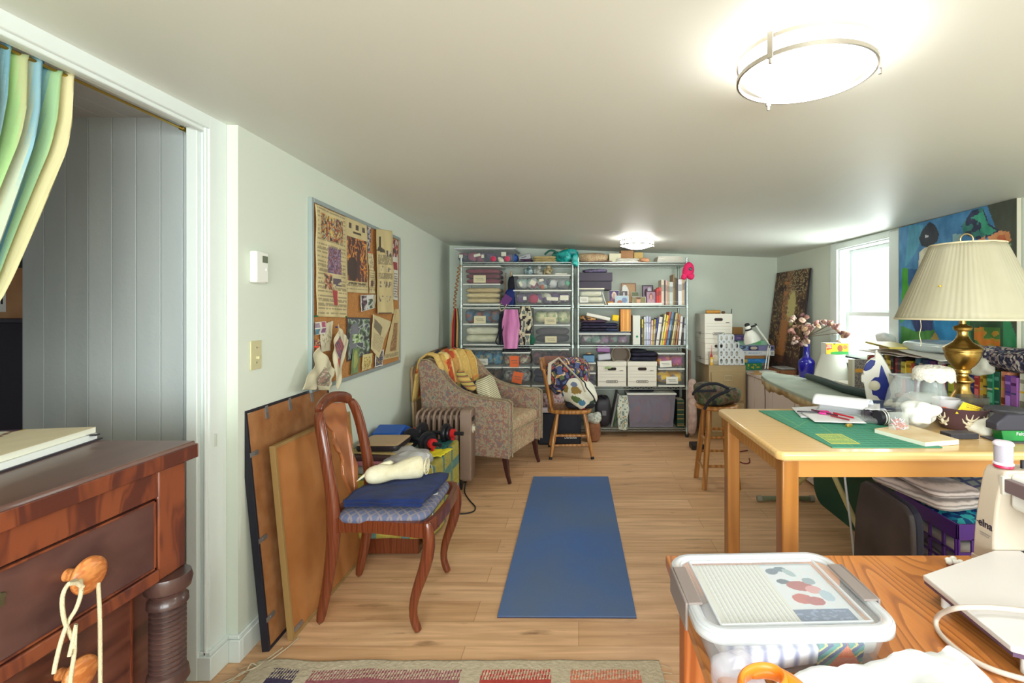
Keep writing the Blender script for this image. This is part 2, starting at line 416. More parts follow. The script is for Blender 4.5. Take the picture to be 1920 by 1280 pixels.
# ================= left side: dresser, curtain, wall things, framed backs, carved chair =================
MAHO = mat('dark_mahogany', (98, 52, 38), 'wood', [(70, 40, 32), (92, 52, 40), (104, 62, 48)], scale=(3, 1.2, 9), wave=1.6, rough=.32, bump=.08, bscale=30, coat=.25)
MAHO2 = mat('flame_mahogany', (130, 66, 40), 'wood', [(84, 42, 32), (116, 58, 36), (96, 48, 32), (126, 66, 40)], scale=(10, 12, 3), wave=1.2, rough=.35, coat=.2)
MAHO3 = mat('burl_drawer_face', (86, 50, 44), 'noise', [(62, 38, 38), (92, 62, 56), (76, 48, 44)], scale=(8, 5, 8), rough=.35, coat=.2)
MAHOTOP = mat('worn_dresser_top', (104, 74, 64), 'noise', [(86, 56, 48), (118, 88, 76)], scale=(7, 1.5, 5), rough=.38, coat=.15)
KNOBW = mat('turned_knob_wood', (196, 122, 66), 'wood', [(184, 108, 54), (210, 138, 78)], scale=(30, 30, 90), wave=1, rough=.35)
t = T('dresser', 'dark mahogany chest of drawers with wooden knobs and turned column, in the left doorway', 'dresser', (-1.25, .86, 0))
Y0, Y1 = .43, 1.29
b = B().prism([(-1.5, .954), (-1.003, .954), (-.995, .966), (-.993, .985), (-.998, 1.0), (-1.5, 1.0)], Y0, Y1, 'y')
b.build('top', MAHOTOP, t, bev=.003)
B().box(-.9935, -.9895, Y0+.001, Y1-.002, .957, .992).box(-1.4, -.99, Y1-.001, Y1+.002, .957, .992).build('edge_veneer', MAHO2, t, bev=.0015)
b = B().box(-1.48, -1.02, Y0+.03, 1.265, .69, .954); b.build('upper_carcass', MAHO2, t, bev=.003)
for ya, yb in ((1.185, 1.266), (Y0+.03, Y0+.1)): B().box(-1.02, -1.003, ya, yb, .69, .954).build('stile', MAHO2, t, bev=.004)
B().box(-1.02, -1.004, Y0+.1, 1.185, .892, .954).build('frieze_rail', MAHO2, t, bev=.002)
B().box(-1.02, -1.0, Y0+.1, 1.185, .69, .720).build('rail', MAHO2, t, bev=.003)
B().box(-1.48, -1.075, Y0+.03, 1.25, .1, .69).build('lower_carcass', MAHO, t, bev=.003)
def knob(parent, x, y, z):
    M = TR(x, y, z) @ RY(pi/2)
    B(M).lathe([(.012, 0), (.011, .014), (.013, .022), (.028, .032), (.035, .040), (.034, .047), (.026, .052), (.001, .054)], n=28).build('knob', KNOBW, parent, smooth=50)
def keyhole(parent, x, y, z):
    M = TR(x, y, z) @ RY(pi/2)
    B(M).lathe([(.007, 0), (.0055, .003)], n=14, sx=1).box(-.001, .018, -.004, .004, 0, .002).build('keyhole', mat('tarnished_brass', (120, 116, 92), rough=.4, metal=.9), parent)
def drawer(x, z0, z1, ky, mt):
    d = B().box(x-.4, x, Y0+.108, 1.178, z0, z1).build('drawer', mt, t, bev=.002)
    B().box(x-.002, x+.003, Y0+.108, 1.178, z1-.004, z1).box(x-.002, x+.003, Y0+.108, 1.178, z0, z0+.004).box(x-.002, x+.003, 1.174, 1.178, z0, z1).build('beading', MAHO2, d)
    for q in (ky, .86*2-ky): knob(d, x, q, (z0+z1)/2+.012 if x > -1.05 else z1-.09)
    keyhole(d, x, .864, (z0+z1)/2+.035)
drawer(-1.006, .724, .888, .976, MAHO3)
drawer(-1.062, .44, .684, 1.015, MAHO)
drawer(-1.062, .17, .425, 1.015, MAHO)
for yy in (1.222, .5):
    pr = [(.046, .69), (.05, .675), (.046, .655), (.036, .648), (.034, .64), (.041, .632), (.042, .618), (.036, .612)]
    z = .608
    while z > .46: pr += [(.033, z), (.037, z-.004), (.037, z-.008), (.033, z-.012)]; z -= .0125
    pr += [(.041, .452), (.044, .43), (.03, .41), (.038, .38), (.04, .25), (.034, .16), (.045, .13), (.03, .08), (.034, .04), (.02, 0)]
    B(TR(-1.012, yy, 0)).lathe(pr[::-1], n=32)  .build('turned_column', mat('dusty_mahogany', (84, 58, 52), 'noise', [(56, 38, 36), (80, 56, 50)], scale=(9, 9, 9), rough=.35, coat=.3), t, smooth=40)
B().box(-1.48, -1.0, Y0+.03, 1.25, .08, .135).build('plinth', MAHO, t, bev=.004)
# cord looped on the knob
CORD = mat('cream_cord', (204, 192, 158), rough=.85, bump=.6, bscale=400)
def KX(px, py, X=-.945): return WX(px, py, X)
b = B()
b.tube([KX(152, 1072, -.962), KX(146, 1085, -.962), KX(128, 1095), KX(117, 1120), KX(120, 1160), KX(132, 1190), KX(140, 1215, -.94), KX(132, 1275), KX(130, 1330)], .0035, 8)
b.tube([KX(150, 1082, -.96), KX(152, 1110, -.94), KX(143, 1140, -.94), KX(128, 1165), KX(115, 1200), KX(105, 1240), KX(101, 1262)], .0035, 8)
b.tube([KX(128, 1095, -.938), KX(142, 1092, -.938), KX(155, 1100, -.938)], .004, 8)
b.tube([KX(184, 1092, -.955), KX(187, 1150), KX(188, 1230), KX(188, 1330)], .0035, 8)
b.tube([KX(140, 1215, -.935), KX(143, 1170, -.94), KX(130, 1230, -.94)], .0034, 8)
b.build('knotted_cord', CORD, label='cream cord knotted over the round wooden dresser knob', cat='cord', smooth=60)
# sketch pads on the dresser
M = TR(-1.262, 1.296, 1.0) @ RZ(.183)
t = T('drawing_pad', 'thick cream drawing pad lying topmost on the dark dresser', 'drawing pad', (-1.262, 1.296, 1.018))
B(M).box(-.40, 0, -.52, 0, .019, .0325).build('pages', mat('paper_cream', (232, 232, 214), 'wave', [(226, 226, 208), (238, 238, 222)], scale=(1, 1, 300), axis='Z', wave=1), t, smooth=0)
b = B(M); b.grid(lambda u, v: (-.40+.401*u, -.52*v, .0335), 50, 60, col=paint((214, 200, 168), [('p', [(0, .03), (.55, .03), (.93, .99), (0, .99)], (205, 208, 190)), ('n', 0, 0, .62, .035, [(70, 40, 60), (110, 50, 60), (190, 160, 60), (150, 70, 50)], 14, 3), ('p', [(.56, .03), (.59, .03), (.97, .99), (.935, .99)], (120, 88, 76))], 5))
b.build('cover_print', vmat(), t, smooth=0, sol=.001)
t = T('drawing_pad', 'white pad with dark cover, under the cream drawing pad on the dresser', 'drawing pad', (-1.25, 1.3, 1.0))
M2 = TR(-1.262, 1.296, 1.0) @ RZ(.183)
B(M2).box(-.40, .006, -.52, -.004, .004, .018).build('pages', mat('paper_white', (236, 240, 236), rough=.7), t)
B(M2).box(-.40, .012, -.52, .006, 0, .004).box(-.35, .02, -.03, -.015, .016, .019).build('cover', mat('black_card', (48, 46, 54), rough=.5), t)
# curtain on its brass rod
B().cyl((-1.425, .3, 1.990), (-1.425, 1.775, 1.990), .0045, n=10).cyl((-1.425, 1.775, 1.990), (-1.425, 1.80, 1.990), .008, n=12).build('curtain_rod', mat('brass_rod', (176, 150, 76), rough=.3, metal=1), label='thin brass rod across the top of the left doorway', cat='curtain rod')
EDGE = [(1.998, 1.400), (1.99, 1.395), (1.86, 1.376), (1.755, 1.348), (1.64, 1.308), (1.53, 1.27), (1.425, 1.234), (1.366, 1.211), (1.25, 1.13), (1.12, 1.02), (1.03, .93)]
def ye(z):
    for i in range(len(EDGE)-1):
        a, c = EDGE[i], EDGE[i+1]
        if a[0] >= z >= c[0]:
            k = (a[0]-z)/(a[0]-c[0]); return a[1]+(c[1]-a[1])*k
    return EDGE[-1][1]
def cfn(u, v):
    z = 1.998-.96*v; y1 = ye(z); y0 = .35+.25*v; y = y1-(y1-y0)*u
    amp = .024*min(1, .35+v*3)*(1-.55*v); f = u*(1.0)
    x = -1.425+amp*sin(u*170+1.3*sin(v*3+u*5))+amp*.5*sin(u*71+v*4)
    if u < .03: x -= 0
    return (x, y+.006*sin(u*44), z+.006*sin(u*90)*(1-v))
STR = [(206, 196, 150), (214, 204, 160), (206, 198, 152), (172, 200, 140), (150, 186, 140), (110, 160, 176), (100, 150, 176), (142, 184, 196), (186, 196, 172), (206, 202, 168), (172, 178, 130), (160, 196, 132), (168, 204, 140), (120, 168, 184), (150, 190, 206), (190, 196, 170), (168, 176, 128), (160, 196, 136)]
def ccol(u, v):
    k = u*85*(1+.5*v); i = int(k); f = k-i
    a = STR[i % len(STR)]; c = STR[(i+1) % len(STR)]
    return lerp(a, c, max(0, min(1, (f-.65)/.35)))
B().grid(cfn, 260, 60, col=ccol).build('curtain', vmat('curtain_cloth', rough=.9, bump=.2), label='blue, green and cream striped curtain drawn aside in left doorway', cat='curtain', sol=.0015, smooth=80)
# closet cabinet and carton seen past the planks
t = T('cabinet', 'dark charcoal cabinet in the closet behind the striped curtain', 'cabinet', (-2.6, 2.4, 0))
B().box(-3.1, -2.34, 2.12, 2.8, 0, 1.284).build('body', mat('charcoal_paint', (52, 50, 60), rough=.5), t, bev=.004)
B().box(-3.12, -2.335, 2.1, 2.82, 1.284, 1.30).build('cabinet_top', mat('charcoal_top', (70, 70, 80), rough=.4), t, bev=.003)
t = T('cardboard_box', 'brown cardboard carton with barcode sticker on the dark closet cabinet', 'box', (-2.5, 2.35, 1.30))
CARD = mat('cardboard', (176, 132, 94), 'noise', [(168, 122, 84), (188, 144, 104)], scale=(9, 9, 9), rough=.8)
B().box(-2.75, -2.365, 2.14, 2.6, 1.301, 1.52).build('carton', CARD, t, bev=.003)
b = B(); b.grid(lambda u, v: (-2.60+.13*u, 2.139, 1.44-.11*v), 40, 10, col=paint((226, 226, 220), [('r', .04+.06*i, .08, .04+.06*i+.03*(1+i % 2*.6), .7, (40, 40, 44)) for i in range(15)]))
b.build('barcode_sticker', vmat(), t, smooth=0)
# thermostat and switch
def wallbox(Ya, Yb, z0, z1, d0, d1, b=None):
    b = b or B(); b.hexa([(xl(Ya)+d0, Ya, z0), (xl(Ya)+d1, Ya, z0), (xl(Yb)+d1, Yb, z0), (xl(Yb)+d0, Yb, z0), (xl(Ya)+d0, Ya, z1), (xl(Ya)+d1, Ya, z1), (xl(Yb)+d1, Yb, z1), (xl(Yb)+d0, Yb, z1)]); return b
IV = mat('white_plastic', (236, 238, 230), rough=.4)
t = T('thermostat', 'white digital thermostat on the left wall above the light switch', 'thermostat', (xl(2.0), 2.0, 1.447))
wallbox(1.965, 2.05, 1.447, 1.574, 0, .03).build('case', IV, t, bev=.006)
wallbox(2.005, 2.04, 1.53, 1.557, .0295, .0315).build('display', mat('lcd', (104, 112, 92), rough=.2), t)
wallbox(2.026, 2.036, 1.497, 1.508, .029, .034).build('button', IV, t, bev=.002)
t = T('light_switch', 'ivory light switch plate on the left wall under the thermostat', 'light switch', (xl(2.0), 2.0, 1.1))
IVO = mat('ivory_plastic', (206, 200, 156), rough=.4)
wallbox(1.968, 2.04, 1.098, 1.214, 0, .006).build('switch_plate', IVO, t, bev=.002)
wallbox(1.999, 2.009, 1.14, 1.152, .006, .02).build('toggle', IVO, t, bev=.002)
for zz in (1.183, 1.123): wallbox(2.001, 2.007, zz, zz+.006, .006, .008).build('screw', NICK, t)
# bulletin board
t = T('bulletin_board', 'large cork board in a pale metal frame on the left wall', 'bulletin board', (xl(3.1), 3.1, .93))
Ya, Yb, za, zb = 2.435, 3.838, .930, 1.893
wallbox(Ya+.02, Yb-.02, za+.02, zb-.02, 0, .012).build('cork', mat('cork', (188, 130, 72), 'noise', [(172, 114, 58), (200, 144, 86)], scale=(90, 90, 90), rough=.9), t, smooth=0)
b = wallbox(Ya, Ya+.022, za, zb, 0, .02); wallbox(Yb-.022, Yb, za, zb, 0, .02, b); wallbox(Ya+.022, Yb-.022, zb-.022, zb, 0, .02, b); wallbox(Ya+.022, Yb-.022, za, za+.022, 0, .02, b)
b.build('frame', mat('pale_aluminium', (176, 190, 190), rough=.4, metal=.5), t, bev=.002)
NEWS = (214, 198, 146); TX = (150, 138, 104)
Q3 = lambda x, y: (420+x/3.047, 340+y/3.047)
def paper(pts, base, shapes, label, cat='paper', name='pinned_paper', off=.016, wob=.006, nu=48, nv=70, group=None, nz=5, seed=1, pin=None):
    c = [WL(*Q3(*p), off) for p in pts]
    b = B(); b.grid(quadfn(*c, wob=wob, seed=seed, nrm=(1, 0, 0)), nu, nv, col=(lambda f: lambda u, v: lerp(f(u, v), (196, 178, 142), .2))(paint(base, shapes, nz, 8, seed)))
    return b.build(name, vmat(), label=label, cat=cat, sol=.0008, smooth=60)
paper([(512, 128), (690, 205), (697, 778), (522, 772)], NEWS, [('t', .04, .02, .96, .98, 110, TX), ('r', .1, .05, .9, .29, NEWS), ('n', .12, .06, .88, .28, [(60, 50, 50), (150, 60, 40), (200, 130, 60), (180, 170, 140), (90, 80, 90), (210, 190, 90)], 22, 30), ('n', .38, .34, .80, .59, [(70, 50, 90), (110, 90, 130), (150, 120, 150), (120, 60, 70)], 40, 60), ('n', .22, .6, .52, .74, [(60, 50, 50), (190, 110, 80), (210, 190, 150)], 14, 60), ('n', .55, .6, .8, .72, [(70, 60, 80), (200, 190, 150)], 4, 70), ('r', .5, .74, .66, .89, (176, 50, 60))],
      'long newspaper page of colour pictures, leftmost on the cork board', wob=.012, seed=3)
paper([(688, 200), (812, 250), (822, 640), (692, 632)], NEWS, [('t', .04, .86, .96, .99, 12, TX), ('r', .15, .06, .28, .13, (60, 50, 50)), ('r', .45, .06, .58, .13, (60, 50, 50)), ('r', .78, .06, .9, .13, (60, 50, 50)), ('r', .35, .16, .7, .18, (60, 50, 40)), ('n', .06, .24, .95, .84, [(60, 34, 34), (110, 50, 40), (180, 90, 40), (226, 150, 50), (90, 50, 60), (60, 34, 34)], 9, 14), ('e', .3, .68, .24, .17, (50, 34, 36)), ('r', .5, .4, .62, .8, (60, 36, 40)), ('t', .08, .86, .9, .89, 2, (90, 80, 60))],
      'newspaper page with one big dark orange still life picture on the cork board', seed=5)
paper([(815, 256), (836, 262), (832, 400), (818, 400)], (150, 150, 160), [('n', 0, 0, 1, 1, [(60, 60, 90), (150, 150, 170), (200, 190, 180)], 2, 12)], 'narrow strip of tiny bluish photos pinned at top of cork board', cat='photo strip', name='photo_strip', nu=8, nv=40)
paper([(818, 400), (848, 408), (855, 510), (825, 503)], (220, 206, 160), [('t', .1, .1, .9, .9, 9, TX), ('r', 0, 0, 1, .05, (200, 90, 70))], 'small cream clipping with red top edge beside the tall comic page', nu=20, nv=30)
paper([(828, 506), (860, 512), (864, 640), (826, 640)], (214, 200, 150), [('t', .1, .1, .9, .9, 9, TX), ('r', .2, .45, .6, .7, (90, 50, 60))], 'small clipping with dark picture below the cream red-topped clipping', nu=20, nv=30)
paper([(958, 330), (990, 336), (990, 680), (964, 674)], (226, 226, 218), [('n', 0, 0, 1, .28, [(60, 50, 60), (170, 70, 70), (200, 190, 190)], 5, 14), ('r', .1, .37, .9, .5, (150, 40, 60)), ('t', .1, .56, .9, .95, 18, (120, 120, 120))], 'white poster with a red picture at the board right edge', cat='poster', name='poster', nu=20)
paper([(865, 270), (955, 282), (965, 755), (872, 755)], (216, 198, 142), [('t', .1, .3, .95, .42, 8, TX), ('r', .18, .09, .3, .22, (50, 42, 38)), ('p', [(.2, .2), (.5, .24), (.5, .28), (0, .25)], (60, 52, 44)), ('n', .6, .24, .85, .31, [(70, 60, 60), (200, 190, 160)], 8, 20), ('n', .14, .43, .85, .5, [(110, 100, 90), (210, 195, 150), (216, 198, 142)], 12, 20), ('n', .14, .61, .85, .68, [(110, 100, 90), (210, 195, 150), (216, 198, 142)], 12, 24), ('n', .14, .78, .85, .85, [(110, 100, 90), (210, 195, 150), (216, 198, 142)], 12, 22), ('t', .1, .52, .9, .59, 5, TX), ('t', .1, .7, .9, .77, 5, TX), ('r', .04, .985, .9, 1, (110, 90, 70))],
      'tall comic page hanging proud of the cork board right side', off=.03, wob=.012, seed=8)
paper([(778, 650), (866, 645), (862, 722), (780, 745)], (228, 232, 232), [('n', .02, .04, .36, .96, [(40, 36, 40), (90, 60, 90), (200, 200, 200)], 4, 6), ('n', .42, .3, .8, .96, [(60, 76, 60), (120, 140, 130), (210, 226, 226)], 8, 5), ('r', .82, 0, 1, 1, (180, 170, 140))], 'small pair of snapshots in a white mount, middle of cork board', cat='photo', name='snapshot', nu=30, nv=24, off=.024)
paper([(698, 775), (834, 780), (832, 985), (700, 1030)], (44, 46, 60), [('n', .05, .04, .95, .96, [(34, 40, 44), (70, 80, 92), (60, 90, 70), (120, 160, 110), (180, 190, 200), (60, 70, 84)], 7, 8), ('p', [(.15, .2), (.4, .1), (.5, .5), (.3, .8), (.1, .9)], (104, 112, 130)), ('n', .25, .4, .6, .62, [(40, 70, 44), (120, 170, 90), (200, 220, 190)], 20, 20)], 'dark woodland stream print with white rocks on the cork board', cat='print', name='pinned_print', seed=11, nu=50, nv=50)
paper([(848, 758), (952, 800), (880, 1008), (836, 956)], (218, 204, 156), [('p', [(.1, .1), (.6, .25), (.6, .5), (.1, .35)], (110, 104, 84)), ('t', .1, .5, .9, .9, 14, TX)], 'slanting clipping with a grey picture, lower right on the cork board', off=.026, seed=12)
paper([(972, 730), (1000, 728), (998, 1000), (908, 1020)], (206, 186, 132), [('n', .3, .28, .8, .85, [(150, 110, 70), (170, 128, 84), (130, 90, 60)], 10, 20), ('t', .05, .9, .95, .98, 5, TX)], 'tan page with a brown figure, bottom right corner of cork board', off=.017, seed=13)
paper([(733, 955), (772, 950), (765, 1090), (720, 1105)], (96, 130, 80), [('e', .5, .45, .25, .38, (170, 180, 90)), ('r', .46, .1, .54, .9, (150, 160, 80))], 'narrow green postcard pinned under the woodland print', cat='postcard', name='postcard', off=.022, nu=20, nv=40)
paper([(790, 990), (846, 980), (838, 1065), (783, 1085)], (216, 204, 140), [('n', .15, .2, .85, .95, [(150, 120, 60), (206, 180, 90), (216, 204, 140)], 12, 12)], 'yellow postcard of a tree at the cork board bottom edge', cat='postcard', name='postcard', off=.022, nu=20, nv=30)
paper([(865, 965), (911, 960), (905, 1050), (857, 1063)], (226, 226, 226), [('n', .08, .06, .92, .94, [(40, 50, 90), (60, 70, 120), (180, 150, 60), (50, 60, 100)], 8, 9)], 'white-edged dark blue postcard at the cork board bottom', cat='postcard', name='postcard', off=.022, nu=20, nv=30)
paper([(517, 805), (579, 798), (580, 868), (517, 878)], (224, 226, 218), [('r', 0, .08, .4, .46, (150, 130, 160)), ('r', .58, .06, .96, .44, (170, 70, 110)), ('r', 0, .56, .4, .94, (70, 130, 160)), ('r', .58, .54, .96, .92, (130, 80, 130))], 'card of four coloured squares at the cork board left edge', cat='card', name='colour_card', off=.022, nu=24, nv=24)
paper([(545, 822), (620, 795), (605, 965), (550, 975)], (216, 210, 184), [('r', .45, .5, .5, .9, (110, 110, 80)), ('n', .15, .3, .9, .7, [(150, 150, 110), (216, 210, 184), (216, 210, 184)], 14, 14)], 'pale tree drawing half covered by the four-square card', cat='drawing', name='drawing', off=.018)
paper([(515, 905), (548, 900), (548, 950), (520, 965)], (190, 80, 60), [('n', 0, 0, 1, 1, [(190, 80, 60), (60, 50, 70), (210, 170, 90)], 5, 5)], 'small red picture at the lower left of the cork board', cat='picture', name='clipping', nu=12, nv=12)
paper([(525, 940), (616, 1072), (590, 1192), (424, 1190)], (206, 200, 170), [('n', .42, .35, .95, .85, [(120, 110, 100), (170, 120, 110), (110, 130, 110), (200, 180, 160)], 22, 22), ('r', .4, .85, .5, 1, (100, 70, 70))], 'loose page with a floral picture hanging below cork board left corner', off=.04, wob=.03, seed=15, nu=44, nv=44)
paper([(640, 812), (699, 905), (640, 1195), (608, 1000)], (214, 206, 176), [('p', [(.25, .2), (.75, .45), (.7, .62), (.2, .45)], (86, 60, 90)), ('n', .2, .25, .75, .5, [(86, 60, 90), (170, 70, 60), (60, 50, 80)], 3, 50), ('p', [(.45, .62), (.8, .55), (.7, .75)], (180, 60, 60))], 'narrow curled page with purple stripes hanging over the cork board edge', off=.045, wob=.02, seed=16)
# pins
b = None
for (x, y, c, nm) in ((522, 770, (40, 110, 70), 'green'), (690, 773, (40, 90, 60), 'dark green'), (645, 832, (50, 50, 120), 'navy'), (526, 944, (220, 60, 40), 'red')):
    p = WL(*Q3(x, y), .02 if c[0] < 200 else .05)
    M = TR(*p) @ RY(pi/2)
    B(M).lathe([(.005, -.006), (.004, 0), (.003, .006), (.0055, .01), (.005, .012)], n=12).build('push_pin', mat('pin_'+nm.replace(' ', '_'), c, rough=.3), label=nm+' push pin on the cork board', cat='push pin', group='push pins on the cork board')
# framed pictures turned to the wall
HB = mat('hardboard', (178, 120, 70), 'noise', [(150, 96, 52), (174, 122, 76)], scale=(14, 14, 14), rough=.8, detail=4)
HB2 = mat('hardboard_brown', (180, 118, 62), 'noise', [(170, 106, 52), (190, 128, 72)], scale=(5, 5, 5), rough=.75)
def frame_back(xb, yb, rz, th, ln, h, fw, fd, mf, mb, label, clips):
    t = T('picture_frame', label, 'picture frame', (xb, yb, 0))
    M = TR(xb, yb, 0.002) @ RZ(rz) @ RY(-th)
    B(M).box(-fd, 0, 0, fw, 0, h).box(-fd, 0, ln-fw, ln, 0, h).box(-fd, 0, fw, ln-fw, 0, fw).box(-fd, 0, fw, ln-fw, h-fw, h).build('frame', mf, t, bev=.001, smooth=0)
    B(M).box(-fd+.004, -.004, fw, ln-fw, fw, h-fw).build('backing_board', mb, t, smooth=0)
    for (y, z, v) in clips:
        B(M).box(-.004, .001, y-(.009 if v else .028), y+(.009 if v else .028), z-(.03 if v else .009), z+(.025 if v else .009)).cyl((.0, y, z), (.003, y, z), .003, n=8).build('clip', mat('steel_clip', (150, 148, 146), rough=.4, metal=.6), t, smooth=0)
    return t
frame_back(-1.211, 1.941, .04, .097, .70, .945, .012, .028, mat('black_frame', (34, 34, 44), rough=.4), HB, 'tall black-edged picture frame turned to the left wall, outermost',
           [(.14, .915, 1), (.32, .915, 1), (.52, .915, 1), (.03, .77, 0), (.03, .43, 0), (.03, .12, 0)])
frame_back(-1.155, 2.005, .01, .095, .68, .79, .014, .022, mat('dull_gold_frame', (160, 128, 78), rough=.45), HB2, 'gold-edged picture frame turned backwards, between black frame and carved chair', [(.05, .03, 0)])
b = B(); b.tube([(-1.17, 1.96, .004), (-1.19, 1.9, .004), (-1.2, 1.84, .012), (-1.24, 1.82, .006), (-1.25, 1.78, .006), (-1.28, 1.74, .006), (-1.31, 1.7, .004)], .003, 7)
b.tube([(-1.14, 2.02, .004), (-1.15, 1.93, .012), (-1.19, 1.86, .006), (-1.22, 1.85, .02), (-1.23, 1.82, .006), (-1.28, 1.76, .01)], .0025, 7)
b.build('tangled_wire', mat('picture_wire', (190, 176, 150), rough=.6), label='tangled pale wire on floor below the black-edged frame', cat='wire', smooth=60)
b = B(); b.tube([WL(672, 890, .16), (-1.13, 2.66, .3), (-1.12, 2.655, .02)], .004, 7)
# ---------------- carved dining chair ----------------
CH1 = mat('cherry_wood', (140, 66, 36), 'wood', [(100, 46, 24), (124, 64, 36), (112, 54, 30)], scale=(9, 9, 2.5), wave=1.4, rough=.3, coat=.4)
CH2 = mat('cherry_splat', (178, 98, 48), 'wood', [(150, 86, 46), (178, 110, 66)], scale=(6, 4, 1.2), wave=1.4, rough=.3, coat=.4)
t = T('dining_chair', 'carved reddish wooden dining chair with blue seat carrying a blue towel', 'chair', (-.85, 2.3, 0))
def post(y, dy, nm):
    P = [(-1.100, y, 0), (-1.078, y, .10), (-1.055, y, .22), (-1.04, y, .34), (-1.035, y, .44), (-1.043, y, .55), (-1.062, y, .66), (-1.085, y+dy*.1, .78), (-1.105, y+dy*.25, .86), (-1.122, y+dy*.7, .905)]
    R = [.021, .021, .024, .028, .031, .027, .024, .024, .024, .022]
    B().tube(P, R, 8, sq=(1.1, .85)).build(nm, CH1, t, smooth=60, sub=1)
post(2.10, .06, 'rear_leg'); post(2.47, -.06, 'rear_leg')
def arc(f, n): return [f(i/n) for i in range(n+1)]
P = arc(lambda u: (-1.122-.022*sin(pi*u), 2.135+.30*u, .895+.038*sin(pi*u)**.6), 14)
B().tube(P, [.022]+[.025]*13+[.022], 8, sq=(1.15, .8)).build('crest_rail', CH1, t, smooth=60, sub=1)
def fwd(poly):
    return [(y, z) for y, z in poly]
half = [(.0, .455), (.03, .455), (.034, .52), (.055, .56), (.07, .60), (.062, .64), (.045, .66), (.05, .69), (.075, .71), (.082, .74), (.065, .765), (.06, .79), (.085, .815), (.105, .85), (.115, .89), (.0, .91)]
poly = [(2.285+a, z) for a, z in half]+[(2.285-a, z) for a, z in half[::-1][1:-1]]
def bend(z): return -1.033-.11*max(0, (z-.45)/.46)**1.5
k = len(poly); b = B(); vs = [(bend(z)+d, y, z) for d in (.006, -.006) for y, z in poly]
b.add(vs, [tuple(range(k)), tuple(range(k, 2*k))[::-1]]+[(i, k+i, k+(i+1) % k, (i+1) % k) for i in range(k)])
b.build('splat', CH2, t, smooth=0, bev=.002)
B().tube([(-1.038, 2.10, .47), (-1.038, 2.47, .47)], .02, 8).build('rear_rail', CH1, t, smooth=60)
def rail(Ps, nm, h=.05):
    b = B(); n = len(Ps)
    for i in range(n-1):
        (x0, y0), (x1, y1) = Ps[i], Ps[i+1]; d = Vector((y1-y0, x0-x1, 0)).normalized()*.011
        a0 = .012*sin(pi*i/(n-1)); a1 = .012*sin(pi*(i+1)/(n-1))
        b.hexa([(x0-d.x, y0-d.y, .40+a0), (x0+d.x, y0+d.y, .40+a0), (x1+d.x, y1+d.y, .40+a1), (x1-d.x, y1-d.y, .40+a1), (x0-d.x, y0-d.y, .462), (x0+d.x, y0+d.y, .462), (x1+d.x, y1+d.y, .462), (x1-d.x, y1-d.y, .462)])
    b.build(nm, CH1, t, smooth=40)
rail([(-1.03, 2.095), (-.95, 2.085), (-.86, 2.07), (-.76, 2.055), (-.64, 2.045)], 'side_rail')
rail([(-1.03, 2.475), (-.95, 2.485), (-.86, 2.50), (-.76, 2.515), (-.64, 2.53)], 'side_rail')
rail([(-.635, 2.05), (-.612, 2.12), (-.605, 2.2), (-.602, 2.285), (-.605, 2.37), (-.612, 2.45), (-.635, 2.525)], 'front_rail')
def fleg(y):
    P = [(-.632, y, .465), (-.622, y, .42), (-.617, y, .36), (-.635, y, .27), (-.672, y, .18), (-.69, y, .10), (-.682, y, .05), (-.66, y, .0)]
    B().tube(P, [.02, .025, .03, .028, .023, .019, .019, .023], 8, sq=(1, .85)).build('front_leg', CH1, t, smooth=60, sub=1)
fleg(2.055); fleg(2.52)
SEATF = mat('blue_damask', (104, 112, 150), 'check', [(92, 102, 134), (110, 114, 142), (140, 130, 134)], scale=(34, 34, 34), dist=.12, rough=.9)
m = MATS['blue_damask']; mp = [n for n in m.node_tree.nodes if n.type == 'MAPPING'][0]; mp.inputs['Rotation'].default_value = (0, 0, .785)
B().sup((-.83, 2.287, .462), (.195, .225, .03), .3, 40, 12, e2=.6).build('seat_cushion', SEATF, t, smooth=70)
B(TR(-.685, 2.30, .4925) @ RZ(.3)).box(-.03, .03, -.035, .035, 0, .0015).build('paper_tag', mat('paper_white', (236, 240, 236)), label='small white paper tag on the blue chair seat', cat='tag', smooth=0)
VELV = mat('blue_terry', (24, 44, 112), 'noise', [(12, 30, 78), (24, 48, 108)], scale=(14, 14, 14), rough=.95, sheen=.08, bump=.7, bscale=500)
b = B()
def tw(u, v, z0):
    x = -1.0+.33*u+.02*v; y = 2.105+.34*v
    return (x+.01*noise.noise(Vector((v*4, 3, z0*90))), y+.012*noise.noise(Vector((u*4, 1, z0*90))), z0+.008*noise.noise(Vector((u*5, v*5, 2)))+.004*sin(v*7))
b.grid(lambda u, v: tw(u, v, .508), 24, 24); b.grid(lambda u, v: tw(u*1.03, v, .524), 24, 24)
b.build('towel', VELV, label='folded royal blue terry towel on the carved chair seat', cat='towel', smooth=80, sol=.014)
CREAM = mat('cream_fleece', (232, 224, 192), 'noise', [(222, 212, 176), (238, 232, 204)], scale=(20, 20, 20), rough=.95, bump=.5, bscale=120)
b = B(); n = 14
P = [(-.99, 2.29, .565), (-.965, 2.30, .57), (-.93, 2.32, .572), (-.90, 2.335, .572), (-.875, 2.345, .572), (-.85, 2.355, .575), (-.81, 2.37, .582), (-.77, 2.385, .584), (-.745, 2.395, .584)]
b.tube(P, [.022, .042, .045, .04, .033, .042, .051, .054, .05], 18)
b.tube([(-1.02, 2.26, .55), (-.96, 2.33, .60), (-.88, 2.38, .61)], [.004, .012, .02], 8)
for k in range(3): b.tube([Vector((-.738+.002*k, 2.398, .584))+Vector((.3, -1, 0)).normalized()*0+Vector((0, cos(a)*(.014+.012*k), sin(a)*(.014+.012*k))) for a in [i*pi/8 for i in range(17)]], .004, 6)
b.build('rolled_cloth', CREAM, label='cream fleece cloth twisted into a roll on the blue towel', cat='cloth', smooth=80, sub=1)
